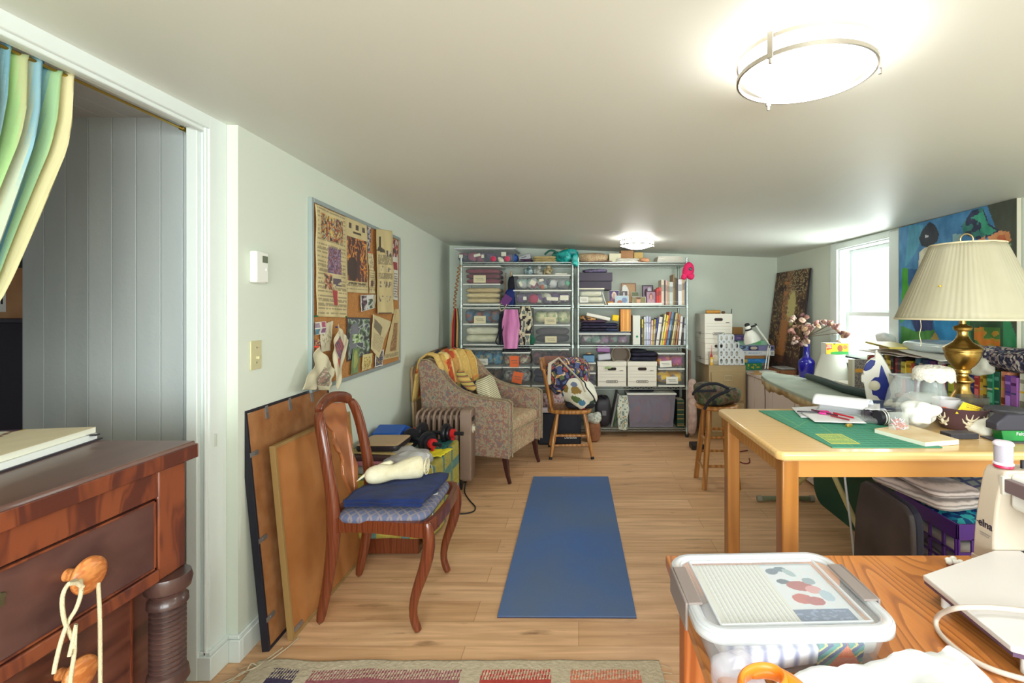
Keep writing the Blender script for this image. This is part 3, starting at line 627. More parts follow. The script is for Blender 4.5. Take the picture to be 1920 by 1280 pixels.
# ---------------- trunk under a plaid cloth ----------------
t = T('trunk', 'low dark red wooden trunk hidden under the plaid cloth', 'trunk', (-1.1, 3.05, 0))
B().box(-1.325, -.87, 2.70, 3.45, 0.01, .415).build('trunk_body', CH1, t, bev=.004)
def plaid(u, v):
    a = (u*4.6) % 1; c = (v*4.0) % 1
    G = (92, 130, 122); O = (170, 158, 72); G2 = (110, 140, 112)
    base = G if (a < .28 or c < .22) else O
    if a < .28 and c < .22: base = G2
    d = noise.noise(Vector((u*70, v*70, 1)))*18
    return tuple(max(0, x+d) for x in base)
b = B()
def cl(u, v):
    s = u*(.49+.41); y = 2.665+v*.81
    if s < .48: return (-1.335+s, y, .424+.002*noise.noise(Vector((s*9, y*9, 0))))
    if s < .505: k = (s-.48)/.025*pi/2; return (-.855+.012*sin(k), y, .412+.012*cos(k))
    q = s-.505; return (-.843+.012*sin(y*17)*q*2.2, y, .412-q)
b.grid(cl, 60, 60, col=plaid)
b.grid(lambda u, v: (-1.33+.487*u, 2.664+.006*sin(u*12)*v, .422-.31*v), 40, 24, col=lambda u, v: plaid(u*.56, v*.6+.05))
b.build('plaid_cloth', vmat('woven_cloth', rough=.95, bump=.5), label='blue-green and olive plaid cloth draped over the low trunk', cat='cloth', sol=.005, smooth=50)
# things on the trunk
BL = mat('bright_blue_plastic', (20, 84, 172), rough=.35)
t = T('storage_bin', 'bright blue plastic bin at the wall end of the plaid cloth', 'bin', (-1.25, 3.3, .43))
B().prism([(3.2, .43), (3.4, .43), (3.42, .53), (3.3, .575), (3.18, .545)], -1.33, -1.15, 'x').build('bin_body', BL, t, bev=.008)
B().box(-1.345, -1.135, 3.17, 3.19, .50, .53).build('rim', BL, t, bev=.004)
STK = [('folder', 'grey document folder at bottom of stack beside carved chair', (150, 154, 150), .431, .452, -1.33, -1.03, 2.74, 3.05),
       ('plastic_case', 'flat pink plastic case in the stack on plaid cloth', (196, 128, 142), .4535, .478, -1.32, -1.06, 2.80, 3.09),
       ('book', 'dark brown notebook between pink case and beige album', (76, 54, 56), .4795, .502, -1.31, -1.07, 2.82, 3.08),
       ('folder', 'buff folder directly under the beige album', (190, 166, 110), .5035, .512, -1.33, -1.04, 2.86, 3.10)]
for (nm, lb, c, z0, z1, xa, xb, ya, yb) in STK:
    B(TR((xa+xb)/2, (ya+yb)/2, 0) @ RZ(random.uniform(-.12, .05)) @ TR(-(xa+xb)/2, -(ya+yb)/2, 0)).box(xa, xb, ya, yb, z0, z1).build(nm, mat('stk_'+nm+str(c[0]), c, rough=.3 if 'case' in nm else .6), label=lb, cat=nm.replace('_', ' '), bev=.003)
t = T('photo_album', 'beige zip-edged album topmost on the stack beside carved chair', 'album', (-1.17, 3.0, .512))
B().sup((-1.175, 3.0, .531), (.125, .125, .018), .18, 40, 8, e2=.3).build('album_body', mat('black_case', (44, 38, 42), rough=.4), t, smooth=40)
B().sup((-1.175, 3.0, .549), (.124, .124, .006), .18, 40, 8, e2=.5).build('album_cover', mat('beige_leather', (186, 156, 120), rough=.5), t, smooth=40)
CLR = mat('cloudy_plastic_bag', (226, 226, 230), rough=.2, alpha=.55, bump=.8, bscale=30)
B().sup((-.99, 2.88, .477), (.12, .13, .05), .6, 36, 16, amp=.018, fr=16, seed=3, e2=.8).build('plastic_bag', CLR, label='crumpled clear plastic bag beside the dumbbells', cat='bag', smooth=70)
B().sup((-.96, 2.87, .471), (.085, .08, .036), .7, 30, 12, amp=.012, fr=20, seed=4).build('cotton_cloth', mat('white_cotton', (238, 238, 234), rough=.9), label='white cotton cloth inside the crumpled clear bag', cat='cloth', smooth=70)
IRON = mat('black_iron', (38, 38, 44), rough=.35, metal=.3)
REDP = mat('red_plastic', (196, 36, 40), rough=.35)
def dumbbell(c, ang, label, both=True):
    t = T('dumbbell', label, 'dumbbell', c, ang, group=None)
    def lx(pr, nm, mt, x): B(TR(x, 0, 0) @ RY(pi/2)).lathe(pr, n=26).build(nm, mt, t, local=True, smooth=35)
    lx([(.0135, -.21), (.0135, .21)], 'bar', IRON, 0)
    for s in (-1, 1):
        lx([(.02, -.016), (.062, -.014), (.066, -.008), (.066, .008), (.062, .014), (.02, .016)], 'weight_plate', IRON, s*.085)
        lx([(.02, -.01), (.045, -.009), (.048, .0), (.045, .009), (.02, .01)], 'small_plate', IRON, s*.11)
        lx([(.026, -.012), (.03, -.012), (.03, .012), (.02, .014)], 'collar', REDP, s*.135)
        B(TR(s*.135, 0, 0)).box(-.01, .01, -.006, .006, -.046, -.028).build('collar_tab', REDP, t, local=True)
dumbbell((-1.03, 3.20, .497), -.62, 'dumbbell with red collars nearer the camera on plaid cloth')
dumbbell((-.99, 3.40, .497), -.16, 'dumbbell with red collars farther back against the heater')
YEL = mat('yellow_cloth', (236, 220, 40), rough=.8)
b = B(); b.grid(lambda u, v: (-1.08+.24*u+.03*v, 2.98+.17*v+.05*u, .440+.014*abs(noise.noise(Vector((u*5, v*4, 0))))+.01*(1-u)), 24, 16)
b.build('dust_cloth', YEL, label='bright yellow cloth spread under the dumbbells', cat='cloth', smooth=70, sol=.004)
b = B(); b.grid(lambda u, v: (-.98+.12*u, 3.18+.24*v, .44+.02*abs(noise.noise(Vector((u*6, v*6, 5))))), 20, 16)
b.build('teal_cloth', mat('teal_cloth', (30, 92, 88), rough=.9), label='dark teal cloth under the far dumbbell end', cat='cloth', smooth=70, sol=.006)
B(TR(-.925, 2.84, .455) @ RY(.3)).lathe([(.022, -.02), (.027, -.014), (.027, .014), (.022, .02)], n=6).build('hex_weight', mat('grey_iron', (92, 90, 94), rough=.4), label='small grey hexagonal weight at the plaid cloth near edge', cat='weight', smooth=0)
B().tube([(-1.0, 2.9, .432), (-.93, 2.93, .434), (-.87, 2.9, .434), (-.845, 2.86, .42), (-.834, 2.84, .3), (-.832, 2.82, .16)], .003, 7).build('draped_twine', mat('white_cord', (228, 218, 196), rough=.7), label='thin white cord falling over the plaid cloth edge', cat='cord', smooth=60)
# ================= heater, armchair, windsor chair, mat, rug =================
HM = mat('heater_taupe', (150, 126, 110), rough=.35)
t = T('radiator_heater', 'taupe oil-filled radiator heater standing between trunk and armchair', 'heater', (-1.0, 3.8, 0))
def rr(y0, y1, z0, z1, r, n=5):
    P = []
    for (cy, cz_, a0) in ((y1-r, z0+r, -pi/2), (y1-r, z1-r, 0), (y0+r, z1-r, pi/2), (y0+r, z0+r, pi)):
        for i in range(n+1): P.append((cy+r*cos(a0+pi/2*i/n), cz_+r*sin(a0+pi/2*i/n)))
    return P
for i in range(8):
    x = -1.205+i*.042
    b = B().prism(rr(3.775, 3.925, .075, .568, .035), x-.004, x+.004, 'x').prism(rr(3.79, 3.81, .12, .53, .009), x-.011, x+.011, 'x').prism(rr(3.89, 3.91, .12, .53, .009), x-.011, x+.011, 'x')
    b.tube([(x, 3.776, .10), (x, 3.774, .50), (x, 3.79, .548), (x, 3.82, .566), (x, 3.88, .566), (x, 3.92, .53), (x, 3.925, .1)], .010, 8)
    b.build('fin', HM, t, smooth=50)
B().cyl((-1.21, 3.85, .12), (-.9, 3.85, .12), .022).cyl((-1.21, 3.85, .52), (-.9, 3.85, .52), .022).build('manifold', HM, t)
B().prism(rr(3.765, 3.925, .055, .59, .035), -.885, -.80, 'x').build('control_panel', HM, t, bev=.008)
B(TR(-.80, 3.84, .44) @ RY(pi/2)).lathe([(.035, 0), (.035, .006), (.02, .008), (.018, .018), (.001, .019)], n=24).build('dial', mat('dial_cream', (210, 202, 180), rough=.4), t)
B().box(-.801, -.797, 3.80, 3.88, .50, .53).build('vent', mat('black_plastic', (32, 32, 36), rough=.45), t)
for x in (-1.17, -.88):
    B().box(x-.012, x+.012, 3.76, 3.94, .035, .075).cyl((x-.014, 3.775, .02), (x+.014, 3.775, .02), .02).cyl((x-.014, 3.925, .02), (x+.014, 3.925, .02), .02).build('foot', MATS['black_plastic'], t)
B().tube([(-.84, 3.765, .05), (-.83, 3.70, .006), (-.76, 3.55, .005), (-.70, 3.44, .005), (-.70, 3.36, .005), (-.78, 3.33, .005), (-.86, 3.40, .005)], .0045, 8).build('power_cord', MATS['black_plastic'], t, smooth=60)
t.location.y -= .085
# armchair
UPH = mat('floral_upholstery', (150, 140, 120), 'noise', [(112, 112, 104), (146, 138, 120), (172, 158, 132), (160, 104, 90), (132, 120, 112), (122, 122, 132)], scale=(40, 40, 40), rough=.9, detail=4, dist=.7, bump=.3, bscale=300)
UPH2 = mat('floral_seat_fabric', (176, 158, 126), 'noise', [(140, 136, 116), (178, 160, 122), (196, 176, 138), (182, 128, 106), (150, 150, 124), (190, 172, 134)], scale=(42, 42, 42), rough=.9, detail=4, dist=.7, bump=.3, bscale=300)
PIPE = mat('upholstery_piping', (158, 142, 112), 'noise', [(140, 126, 100), (178, 160, 128)], scale=(40, 40, 40), rough=.9)
DLEG = mat('espresso_wood', (62, 30, 28), rough=.3, coat=.3)
t = T('armchair', 'floral upholstered armchair with dark legs, left of the wooden chair', 'armchair', (-.795, 4.20, 0), -.315)
B().box(-.34, .345, -.27, .27, .19, .385).build('base', UPH2, t, local=True, bev=.015)
B().sup((.105, 0, .425), (.275, .265, .062), .12, 44, 12, e2=.35).build('seat_cushion', UPH2, t, local=True, smooth=60)
B().tube([(.385, -.25, .39), (.385, .25, .39)], .005, 6).build('cushion_piping', PIPE, t, local=True)
prof = [(.385, .20), (.385, .59), (.375, .62), (.345, .638), (.22, .645), (.08, .66), (-.05, .70), (-.14, .76), (-.21, .835), (-.28, .905), (-.34, .935), (-.40, .93), (-.43, .90), (-.40, .60), (-.37, .20)]
for s in (-1, 1):
    y0, y1 = (.262, .335) if s > 0 else (-.335, -.262)
    a = B().prism(prof, y0, y1, 'y').build('arm', UPH, t, local=True, bev=.018, seg=3)
    for yy in (y0+.004, y1-.004):
        B().tube([(p[0]*1.003, yy, p[1]+.002) for p in prof[:12]], .006, 6).build('piping', PIPE, a, local=True, smooth=60)
B().prism([(-.37, .19), (-.22, .38), (-.25, .60), (-.305, .90), (-.34, .925), (-.40, .925), (-.43, .90), (-.40, .6)], -.275, .275, 'y').build('backrest', UPH, t, local=True, bev=.02, seg=3)
for s in (-1, 1):
    B().tube([(.335, s*.285, .20), (.345, s*.285, .12), (.355, s*.285, .06), (.375, s*.287, 0)], [.03, .024, .018, .015], 4).build('leg', DLEG, t, local=True, bev=.002, smooth=40)
    B().tube([(-.33, s*.27, .20), (-.36, s*.27, .1), (-.40, s*.27, 0)], [.03, .022, .016], 4).build('leg', DLEG, t, local=True, bev=.002, smooth=40)
MA = WM[t.name]
# quilt over its back
QC = [(214, 178, 104), (200, 160, 84), (224, 196, 126), (186, 138, 76), (216, 184, 108), (206, 170, 96)]
def quiltcol(u, v):
    i = int(u*9); c = QC[i % 6]
    k = noise.noise(Vector((u*11, v*8, 2.2)))
    if k > .40: c = (178, 74, 42)
    elif k > .33: c = (214, 130, 66)
    if .40 < v < .47 and (.2 < u < .38 or .66 < u < .9): c = (40, 40, 60)
    if v > .9: c = (60, 56, 80) if int(u*12) % 2 else (150, 140, 70)
    d = noise.noise(Vector((u*50, v*50, 0)))*16
    return tuple(max(0, x+d) for x in c)
def qf(u, v):
    y = -.30+.62*u
    path = [(-.52, .58), (-.485, .80), (-.45, .93), (-.385, .968), (-.31, .955), (-.26, .87), (-.235, .74), (-.205, .62)]
    k = v*(len(path)-1); i = min(int(k), len(path)-2); f = k-i
    x = path[i][0]+(path[i+1][0]-path[i][0])*f; z = path[i][1]+(path[i+1][1]-path[i][1])*f
    n = noise.noise(Vector((u*5, v*5, 1)))*.018+.012*sin(u*30)
    z2 = z+n+(.02*sin(pi*u))
    return (x+.012*sin(u*30)+.01, y, z2)
B(MA).grid(qf, 60, 44, col=quiltcol).build('quilt', vmat('quilt_cloth', rough=.95, bump=.5), label='yellow patchwork quilt draped over the armchair back', cat='quilt', sol=.016, smooth=70)
b = B(MA); b.tube([(-.10, -.262, .86), (-.055, -.255, .79), (-.02, -.24, .74), (.03, -.20, .69)], [.03, .045, .04, .028], 12)
b.build('rolled_blanket', mat('striped_blanket', (160, 120, 60), 'wave', [(190, 170, 90), (30, 34, 70), (196, 110, 60), (150, 150, 90), (206, 170, 96)], scale=(1, 1, 1), wave=4.0, axis='Z', rough=.95, const=True), label='striped blanket end bundled inside the armchair near arm', cat='blanket', smooth=70, sub=1)
PIL = mat('ticking_stripe', (214, 206, 168), 'wave', [(92, 88, 74), (216, 208, 170), (222, 214, 178)], pos=[0, .3, .6], scale=(1, 1, 1), wave=21, axis='Z', rough=.9)
MP = MA @ TR(.03, .02, .625) @ RZ(.25) @ RY(-.35)
B().sup((0, 0, 0), (.055, .165, .15), .35, 40, 24, e2=.42, M=None).build('pillow', PIL, label='square cream pillow with thin dark stripes on the armchair', cat='pillow', smooth=70, origin=(0, 0, 0)).matrix_world = MP
WM['pillow'] = MP
# boards and painting against the left wall behind the armchair
M = TR(-1.345, 4.02, 0) @ RZ(.05) @ RY(-.045)
t = T('folding_tray', 'beige wooden folding tray leaning behind the armchair against wall', 'tray', (-1.345, 4.2, 0))
WB = mat('pale_birch', (190, 160, 122), 'wood', [(176, 144, 104), (200, 172, 134)], scale=(4, 4, 1), wave=1, rough=.5)
def rrp(y0, y1, z0, z1, r): return rr(y0, y1, z0, z1, r)
B(M).prism(rrp(.12, .6, .0, .86, .06), -.02, 0, 'x').build('tray_panel', WB, t, bev=.003)
b = B(M); b.tube([(.012, .14, .02), (.012, .13, .5), (.012, .16, .83), (.012, .56, .83), (.012, .58, .02)], .012, 8)
b.build('tray_rim', mat('tray_rim_wood', (150, 116, 84), rough=.45), t, smooth=50)
t = T('painting', 'small yellow and red painting in wooden frame, behind the armchair quilt', 'painting', (-1.42, 5.0, .5))
def wx(y, o): return xl(y)+o
b = wallbox(4.73, 4.76, .3, .936, .012, .035); wallbox(5.41, 5.44, .3, .936, .012, .035, b); wallbox(4.76, 5.41, .906, .936, .012, .035, b); wallbox(4.76, 5.41, .3, .33, .012, .035, b)
b.build('frame', mat('frame_brown_wood', (126, 88, 54), rough=.4), t, bev=.002)
b = B(); b.grid(lambda u, v: (wx(4.76+.65*u, .02), 4.76+.65*u, .906-.576*v), 40, 40, col=paint((220, 190, 60), [('n', 0, 0, 1, 1, [(60, 120, 150), (226, 196, 60), (232, 206, 80), (206, 70, 50), (230, 150, 50), (90, 130, 90)], 6, 7)]))
b.build('canvas', vmat(), t, smooth=0, sol=.004)
B().box(-1.44, -1.405, 4.74, 5.43, 0, .3).build('storage_crate', WB, label='low pale board box on floor under the small yellow painting', cat='box', bev=.003)
# ---------------- windsor chair ----------------
OAK = mat('honey_oak', (176, 118, 58), 'wood', [(156, 100, 46), (190, 134, 72)], scale=(5, 5, 2), wave=1.5, rough=.35, coat=.3)
t = T('windsor_chair', 'honey wooden spindle-back chair holding a floral bag, before the wire shelves', 'chair', (-.09, 4.65, 0))
def seatf(u, v):
    pass
pl = []
for i in range(28):
    a = 2*pi*i/28; r = 1/((abs(cos(a))**3.2+abs(sin(a))**3.2)**(1/3.2)); pl.append((-.085+.205*r*cos(a), 4.65+.195*r*sin(a)*(1+.08*cos(a))))
B().prism(pl, .395, .43, 'z').build('seat', OAK, t, bev=.012, seg=3)
F = {'nl': (-.252, 4.43), 'nr': (.125, 4.44), 'fl': (-.285, 4.84), 'fr': (.115, 4.86)}
Tt = {'nl': (-.19, 4.52), 'nr': (.05, 4.52), 'fl': (-.19, 4.77), 'fr': (.05, 4.77)}
for k in F:
    f, g = F[k], Tt[k]
    p = lambda z: (f[0]+(g[0]-f[0])*z/.4, f[1]+(g[1]-f[1])*z/.4, z)
    lg = B().tube([p(.02), p(.1), p(.16), p(.25), p(.33), p(.4)], [.013, .017, .02, .019, .016, .014], 12).build('leg', OAK, t, smooth=60)
    B().tube([p(0), p(.022)], [.0155, .0155], 12).build('rubber_tip', MATS['black_plastic'], lg)
def pz(k, z): f, g = F[k], Tt[k]; return (f[0]+(g[0]-f[0])*z/.4, f[1]+(g[1]-f[1])*z/.4, z)
for (a, c, z) in (('nl', 'nr', .12), ('fl', 'fr', .12), ('nl', 'fl', .20), ('nr', 'fr', .20), ('nl', 'nr', .2)):
    A, D = Vector(pz(a, z)), Vector(pz(c, z)); B().tube([A, (A*3+D)/4, (A+D)/2, (A+D*3)/4, D], [.007, .01, .012, .01, .007], 8).build('stretcher', OAK, t, smooth=60)
for i in range(6):
    u = i/5; y = 4.49+.32*u; xo = -.012*sin(pi*u)
    r = .013 if i in (0, 5) else .0085
    B().tube([(-.245+xo, 4.51+.28*u, .42), (-.275+xo*2, 4.50+.30*u, .58), (-.315+xo*2, y-.005+.01*u, .80)], [r, r*1.15, r], 8).build('spindle', OAK, t, smooth=60)
cr = B()
cr.add([(-.318-.025*sin(pi*u)-d-(.012 if zz else 0), 4.465+.37*u, (.79, .875+.012*sin(pi*u))[zz]) for d in (0, .018) for zz in (0, 1) for u in [i/10 for i in range(11)]],
       [(i, i+1, 12+i, 11+i) for i in range(10)]+[(22+i, 33+i, 34+i, 23+i) for i in range(10)]+[(i, 22+i, 23+i, i+1) for i in range(10)]+[(11+i, 12+i, 34+i, 33+i) for i in range(10)]+[(0, 11, 33, 22), (10, 32, 43, 21)])
cr.build('crest_rail', OAK, t, bev=.005, smooth=50)
# bag on the windsor chair
def floral(u, v):
    k = noise.noise(Vector((u*22, v*14, 1))); k2 = noise.noise(Vector((u*26, v*16, 7)))
    c = (38, 36, 66)
    if k > .18: c = (206, 140, 70)
    if k > .33: c = (222, 190, 150)
    if k2 > .22: c = (84, 96, 140)
    if k2 < -.3: c = (90, 104, 70)
    if k < -.33: c = (160, 70, 60)
    return c
t = T('shoulder_bag', 'floral and white dotted cloth bag slumped on the wooden spindle-back chair', 'bag', (-.06, 4.62, .43))
b = B(); b.sup((-.15, 4.60, .72), (.15, .10, .16), .7, 150, 80, amp=.02, fr=9, seed=2, M=RY(-.35), e2=.75, col=floral)
b.sup((-.02, 4.63, .76), (.12, .09, .13), .7, 130, 70, amp=.02, fr=9, seed=5, M=RY(.1), e2=.75, col=floral)
b.build('floral_panel', vmat('printed_cloth', rough=.9, bump=.3), t, smooth=70)
DOT = [(.50, .40, (206, 96, 60)), (.62, .52, (132, 112, 50)), (.42, .55, (60, 84, 70)), (.30, .62, (70, 120, 150)), (.55, .68, (60, 100, 130)), (.68, .36, (110, 120, 150)), (.38, .75, (150, 60, 60)), (.75, .6, (90, 110, 60)), (.22, .45, (150, 120, 60))]
def dots(u, v):
    for x, y, c in DOT:
        for o in (0, .5, -.5):
            if ((u-x-o)*1.7)**2+(v-(1-y))**2 < .0042: return c
    return (222, 220, 202)
b = B(); b.sup((.0, 4.58, .575), (.165, .13, .125), .75, 110, 60, amp=.016, fr=7, seed=9, M=RY(.45), col=dots, e2=.8)
b.build('dotted_panel', vmat('printed_cloth'), t, smooth=70)
B().sup((.015, 4.60, .468), (.14, .12, .04), .6, 40, 14, e2=.7).build('bag_base', mat('black_canvas', (30, 30, 38), rough=.8), t, smooth=60)
B().tube([(-.27, 4.5, .66), (-.26, 4.47, .85), (-.18, 4.47, .905), (-.08, 4.46, .80), (.02, 4.44, .70), (.06, 4.44, .60)], .016, 8, sq=(1, .3)).build('strap', mat('cream_webbing', (214, 206, 186), rough=.9), t, smooth=60)
B().tube([(-.02, 4.47, .73), (.05, 4.45, .69), (.07, 4.44, .64), (.13, 4.46, .56), (.155, 4.5, .49)], .006, 8).build('piping', mat('black_canvas', (30, 30, 38)), t, smooth=60)
# black case behind, tan bag
t = T('equipment_case', 'black fabric case with white lettering on floor behind the wooden chair', 'case', (-.18, 5.06, 0))
B().box(-.405, .025, 4.90, 5.16, .0, .318).build('case_body', mat('black_nylon', (30, 32, 44), rough=.6), t, bev=.02, seg=3)
B(TR(-.08, 4.898, .075) @ RX(pi/2)).text('Darboos', .034, Matrix.Identity(4), ext=.0006, bold=True).build('lettering', mat('white_print', (220, 222, 226), rough=.5), t, smooth=0)
B().box(-.42, -.16, 4.90, 5.15, .319, .352).build('white_lid', mat('white_lid_plastic', (226, 218, 222), rough=.35), label='flat pinkish-white plastic lid on top of the black case', cat='lid', bev=.006)  # a loose lid lying flat on the case
B().sup((-.28, 5.07, .42), (.12, .09, .07), .7, 30, 16, amp=.02, fr=14, seed=6).build('knit_scarf', mat('mauve_mix', (160, 110, 110), 'noise', [(110, 96, 100), (170, 120, 116), (200, 190, 190), (140, 80, 80)], scale=(26, 26, 26), rough=.9), label='crumpled mauve scarf between armchair and wooden chair', cat='scarf', smooth=70)
B().sup((.155, 5.04, .115), (.065, .08, .11), .8, 30, 20, amp=.012, fr=9, seed=8).build('tan_pouch', mat('tan_suede', (150, 100, 70), 'noise', [(130, 84, 56), (166, 114, 82)], scale=(12, 12, 12), rough=.85), label='tan suede pouch on the floor right of the wooden chair legs', cat='pouch', smooth=70)
B().sup((.165, 5.03, .25), (.06, .07, .045), .8, 30, 16, amp=.02, fr=14, seed=12).build('patterned_scarf', mat('green_white_mix', (170, 180, 160), 'noise', [(90, 120, 100), (220, 220, 210), (150, 150, 120)], scale=(30, 30, 30), rough=.9), label='green and white scarf stuffed on top of the tan pouch', cat='scarf', smooth=70)
# yoga mat
MATB = mat('yoga_mat_blue', (56, 84, 150), 'noise', [(96, 114, 144), (86, 112, 158), (76, 110, 172)], scale=(1.8, 1.8, 1.8), rough=.85, bump=.5, bscale=380, detail=6)
t = T('yoga_mat', 'blue yoga mat laid lengthwise on the wood floor', 'yoga mat', (-.04, 3.05, 0))
p = [WX(0, 0, 0)]*0
c4 = [(-.354, 2.155), (.251, 2.150), (.236, 3.956), (-.361, 3.956)]
b = B(); b.hexa([(x, y, .0045) for x, y in c4]+[(x, y, .0095) for x, y in c4]); b.build('mat_surface', MATB, t, bev=.001, smooth=0)
b = B(); b.hexa([(x, y, .0) for x, y in c4]+[(x, y, .0043) for x, y in c4]); b.build('mat_underside', mat('mat_dark_side', (62, 58, 76), rough=.9), t, smooth=0)
B().text('PROMATTE', .028, TR(-.06, 3.925, .0098) @ RZ(0), ext=.0003).build('printed_name', mat('mat_print', (150, 130, 120), rough=.8), t, smooth=0)
# rag rug
def rugcol(u, v):
    x = -1.215+1.52*u; y = 1.885-1.35*v
    base = (190, 176, 150)
    d = noise.noise(Vector((x*60, y*220, 0)))*18
    base = tuple(c+d for c in base)
    yb = (1.885-y)
    rows = [(.048, .30), (.345, .60), (.645, .9), (.945, 1.2)]
    for k, (a, c) in enumerate(rows):
        if a < yb < c:
            blocks = [(-1.13, -1.03, (66, 56, 84)), (-.985, -.435, (150, 84, 92)), (-.36, -.105, (178, 66, 58)), (-.035, .22, (206, 112, 84))]
            for (x0, x1, col) in blocks:
                if x0 < x < x1:
                    if yb < a+.055:
                        s = ((x*95+yb*14*(1 if int(yb*90) % 2 else 1)) % 1) < .5
                        return tuple(q+d for q in (col if s else base))
                    return tuple(q+d*.8 for q in col)
    return base
def rugz(u, v): return .005+.004*abs(noise.noise(Vector((u*7, v*7, 3))))
b = B(); b.grid(lambda u, v: (-1.215+1.52*u+(.012*noise.noise(Vector((v*4, 0, 0))))-.02*v*0, 1.885-1.35*v+.012*noise.noise(Vector((u*9, 1, 0))), rugz(u, v)), 420, 190, col=rugcol)
t = T('rug', 'beige woven rug with maroon, red and navy blocks in the foreground', 'rug', (-.45, 1.2, 0))
b.build('rug_weave', vmat('rug_wool', rough=.98, bump=.9), t, smooth=60, sol=.006)
b = B(); rnd = random.Random(4)
for i in range(34):
    for sx, x0 in ((1, .305), (-1, -1.215)):
        y = 1.86-i*.038; l = rnd.uniform(.035, .06); a = rnd.uniform(-.4, .5)
        b.tube([(x0, y, .006), (x0+sx*l*.4, y+l*a*.3, .007), (x0+sx*l*.8, y+l*a, .005), (x0+sx*l, y+l*a*1.4, .004)], .0016, 5)
b.build('fringe', mat('rug_fringe', (186, 168, 138), rough=.95), t, smooth=60)
# ================= wire shelves and what they carry =================
CHR = mat('chrome_wire', (176, 186, 182), rough=.35, metal=.75)
YS = 5.21
def XP(px, Y=5.2): return (px-CX)*Y/FP
def ZP(py, Y=5.2): return CH-(py-HY)*Y/FP
SZ = [.09, .528, .962, 1.383, 1.835]
def shelving(xa, xb, label):
    t = T('wire_shelving_unit', label, 'shelving', ((xa+xb)/2, 5.43, 0))
    for x in (xa, xb):
        for y in (YS, YS+.45):
            b = B(); b.cyl((x, y, .03), (x, y, 1.875), .0125, n=14)
            z = .1
            while z < 1.85: b.lathe([(.0125, z-.002), (.0137, z), (.0125, z+.002)], (x, y, 0), 14, cap=False); z += .051
            b.lathe([(.0125, 1.872), (.014, 1.872), (.014, 1.885), (.001, 1.888)], (x, y, 0), 14)
            p = b.build('post', CHR, t, smooth=40)
            B().lathe([(.018, 0), (.018, .02), (.012, .035)], (x, y, 0), 14).build('foot', mat('black_plastic', (32, 32, 36), rough=.45), p, smooth=40)
    for z in SZ:
        b = B()
        def truss(P, Q, n):
            P, Q = Vector(P), Vector(Q); up = Vector((0, 0, 1))
            b.cyl(P, Q, .0035, n=6); b.cyl(P-up*.024, Q-up*.024, .0035, n=6)
            pts = [P.lerp(Q, i/n)-up*(.024 if i % 2 else 0) for i in range(n+1)]
            for i in range(n): b.cyl(pts[i], pts[i+1], .0022, n=5)
        truss((xa, YS, z), (xb, YS, z), 40); truss((xa, YS+.45, z), (xb, YS+.45, z), 40)
        truss((xa, YS, z), (xa, YS+.45, z), 14); truss((xb, YS, z), (xb, YS+.45, z), 14)
        for i in range(17): y = YS+.012+.426*i/16; b.cyl((xa, y, z-.001), (xb, y, z-.001), .0016, n=5)
        for i in range(1, 4): x = xa+(xb-xa)*i/4; b.cyl((x, YS, z-.006), (x, YS+.45, z-.006), .003, n=6)
        s = b.build('wire_shelf', CHR, t, smooth=60)
        c = B()
        for x in (xa, xb):
            for y in (YS, YS+.45): c.lathe([(.0135, z-.03), (.021, z-.028), (.018, z+.006), (.0135, z+.006)], (x, y, 0), 14)
        c.build('collars', CHR, s, smooth=40, kind='stuff')
XA0, XA1, XB0, XB1 = XP(864.5, YS), XP(1073.5, YS), XP(1084, YS), XP(1288, YS)
shelving(XA0, XA1, 'left chrome wire shelving unit, behind the armchair, full of clear drawers')
shelving(XB0, XB1, 'right chrome wire shelving unit holding books and white file boxes')
PLS = clear('clear_drawer_plastic', (214, 222, 220), .07, .2)
PLF = clear('clear_drawer_front', (206, 216, 214), .06, .15)
PWH = mat('white_plastic_frame', (226, 228, 220), rough=.4)
NOTE = mat('note_paper', (214, 206, 170), rough=.8)
NOTEO = mat('orange_note', (232, 112, 64), rough=.8)
INK = mat('pencil_ink', (110, 104, 90), rough=.8)
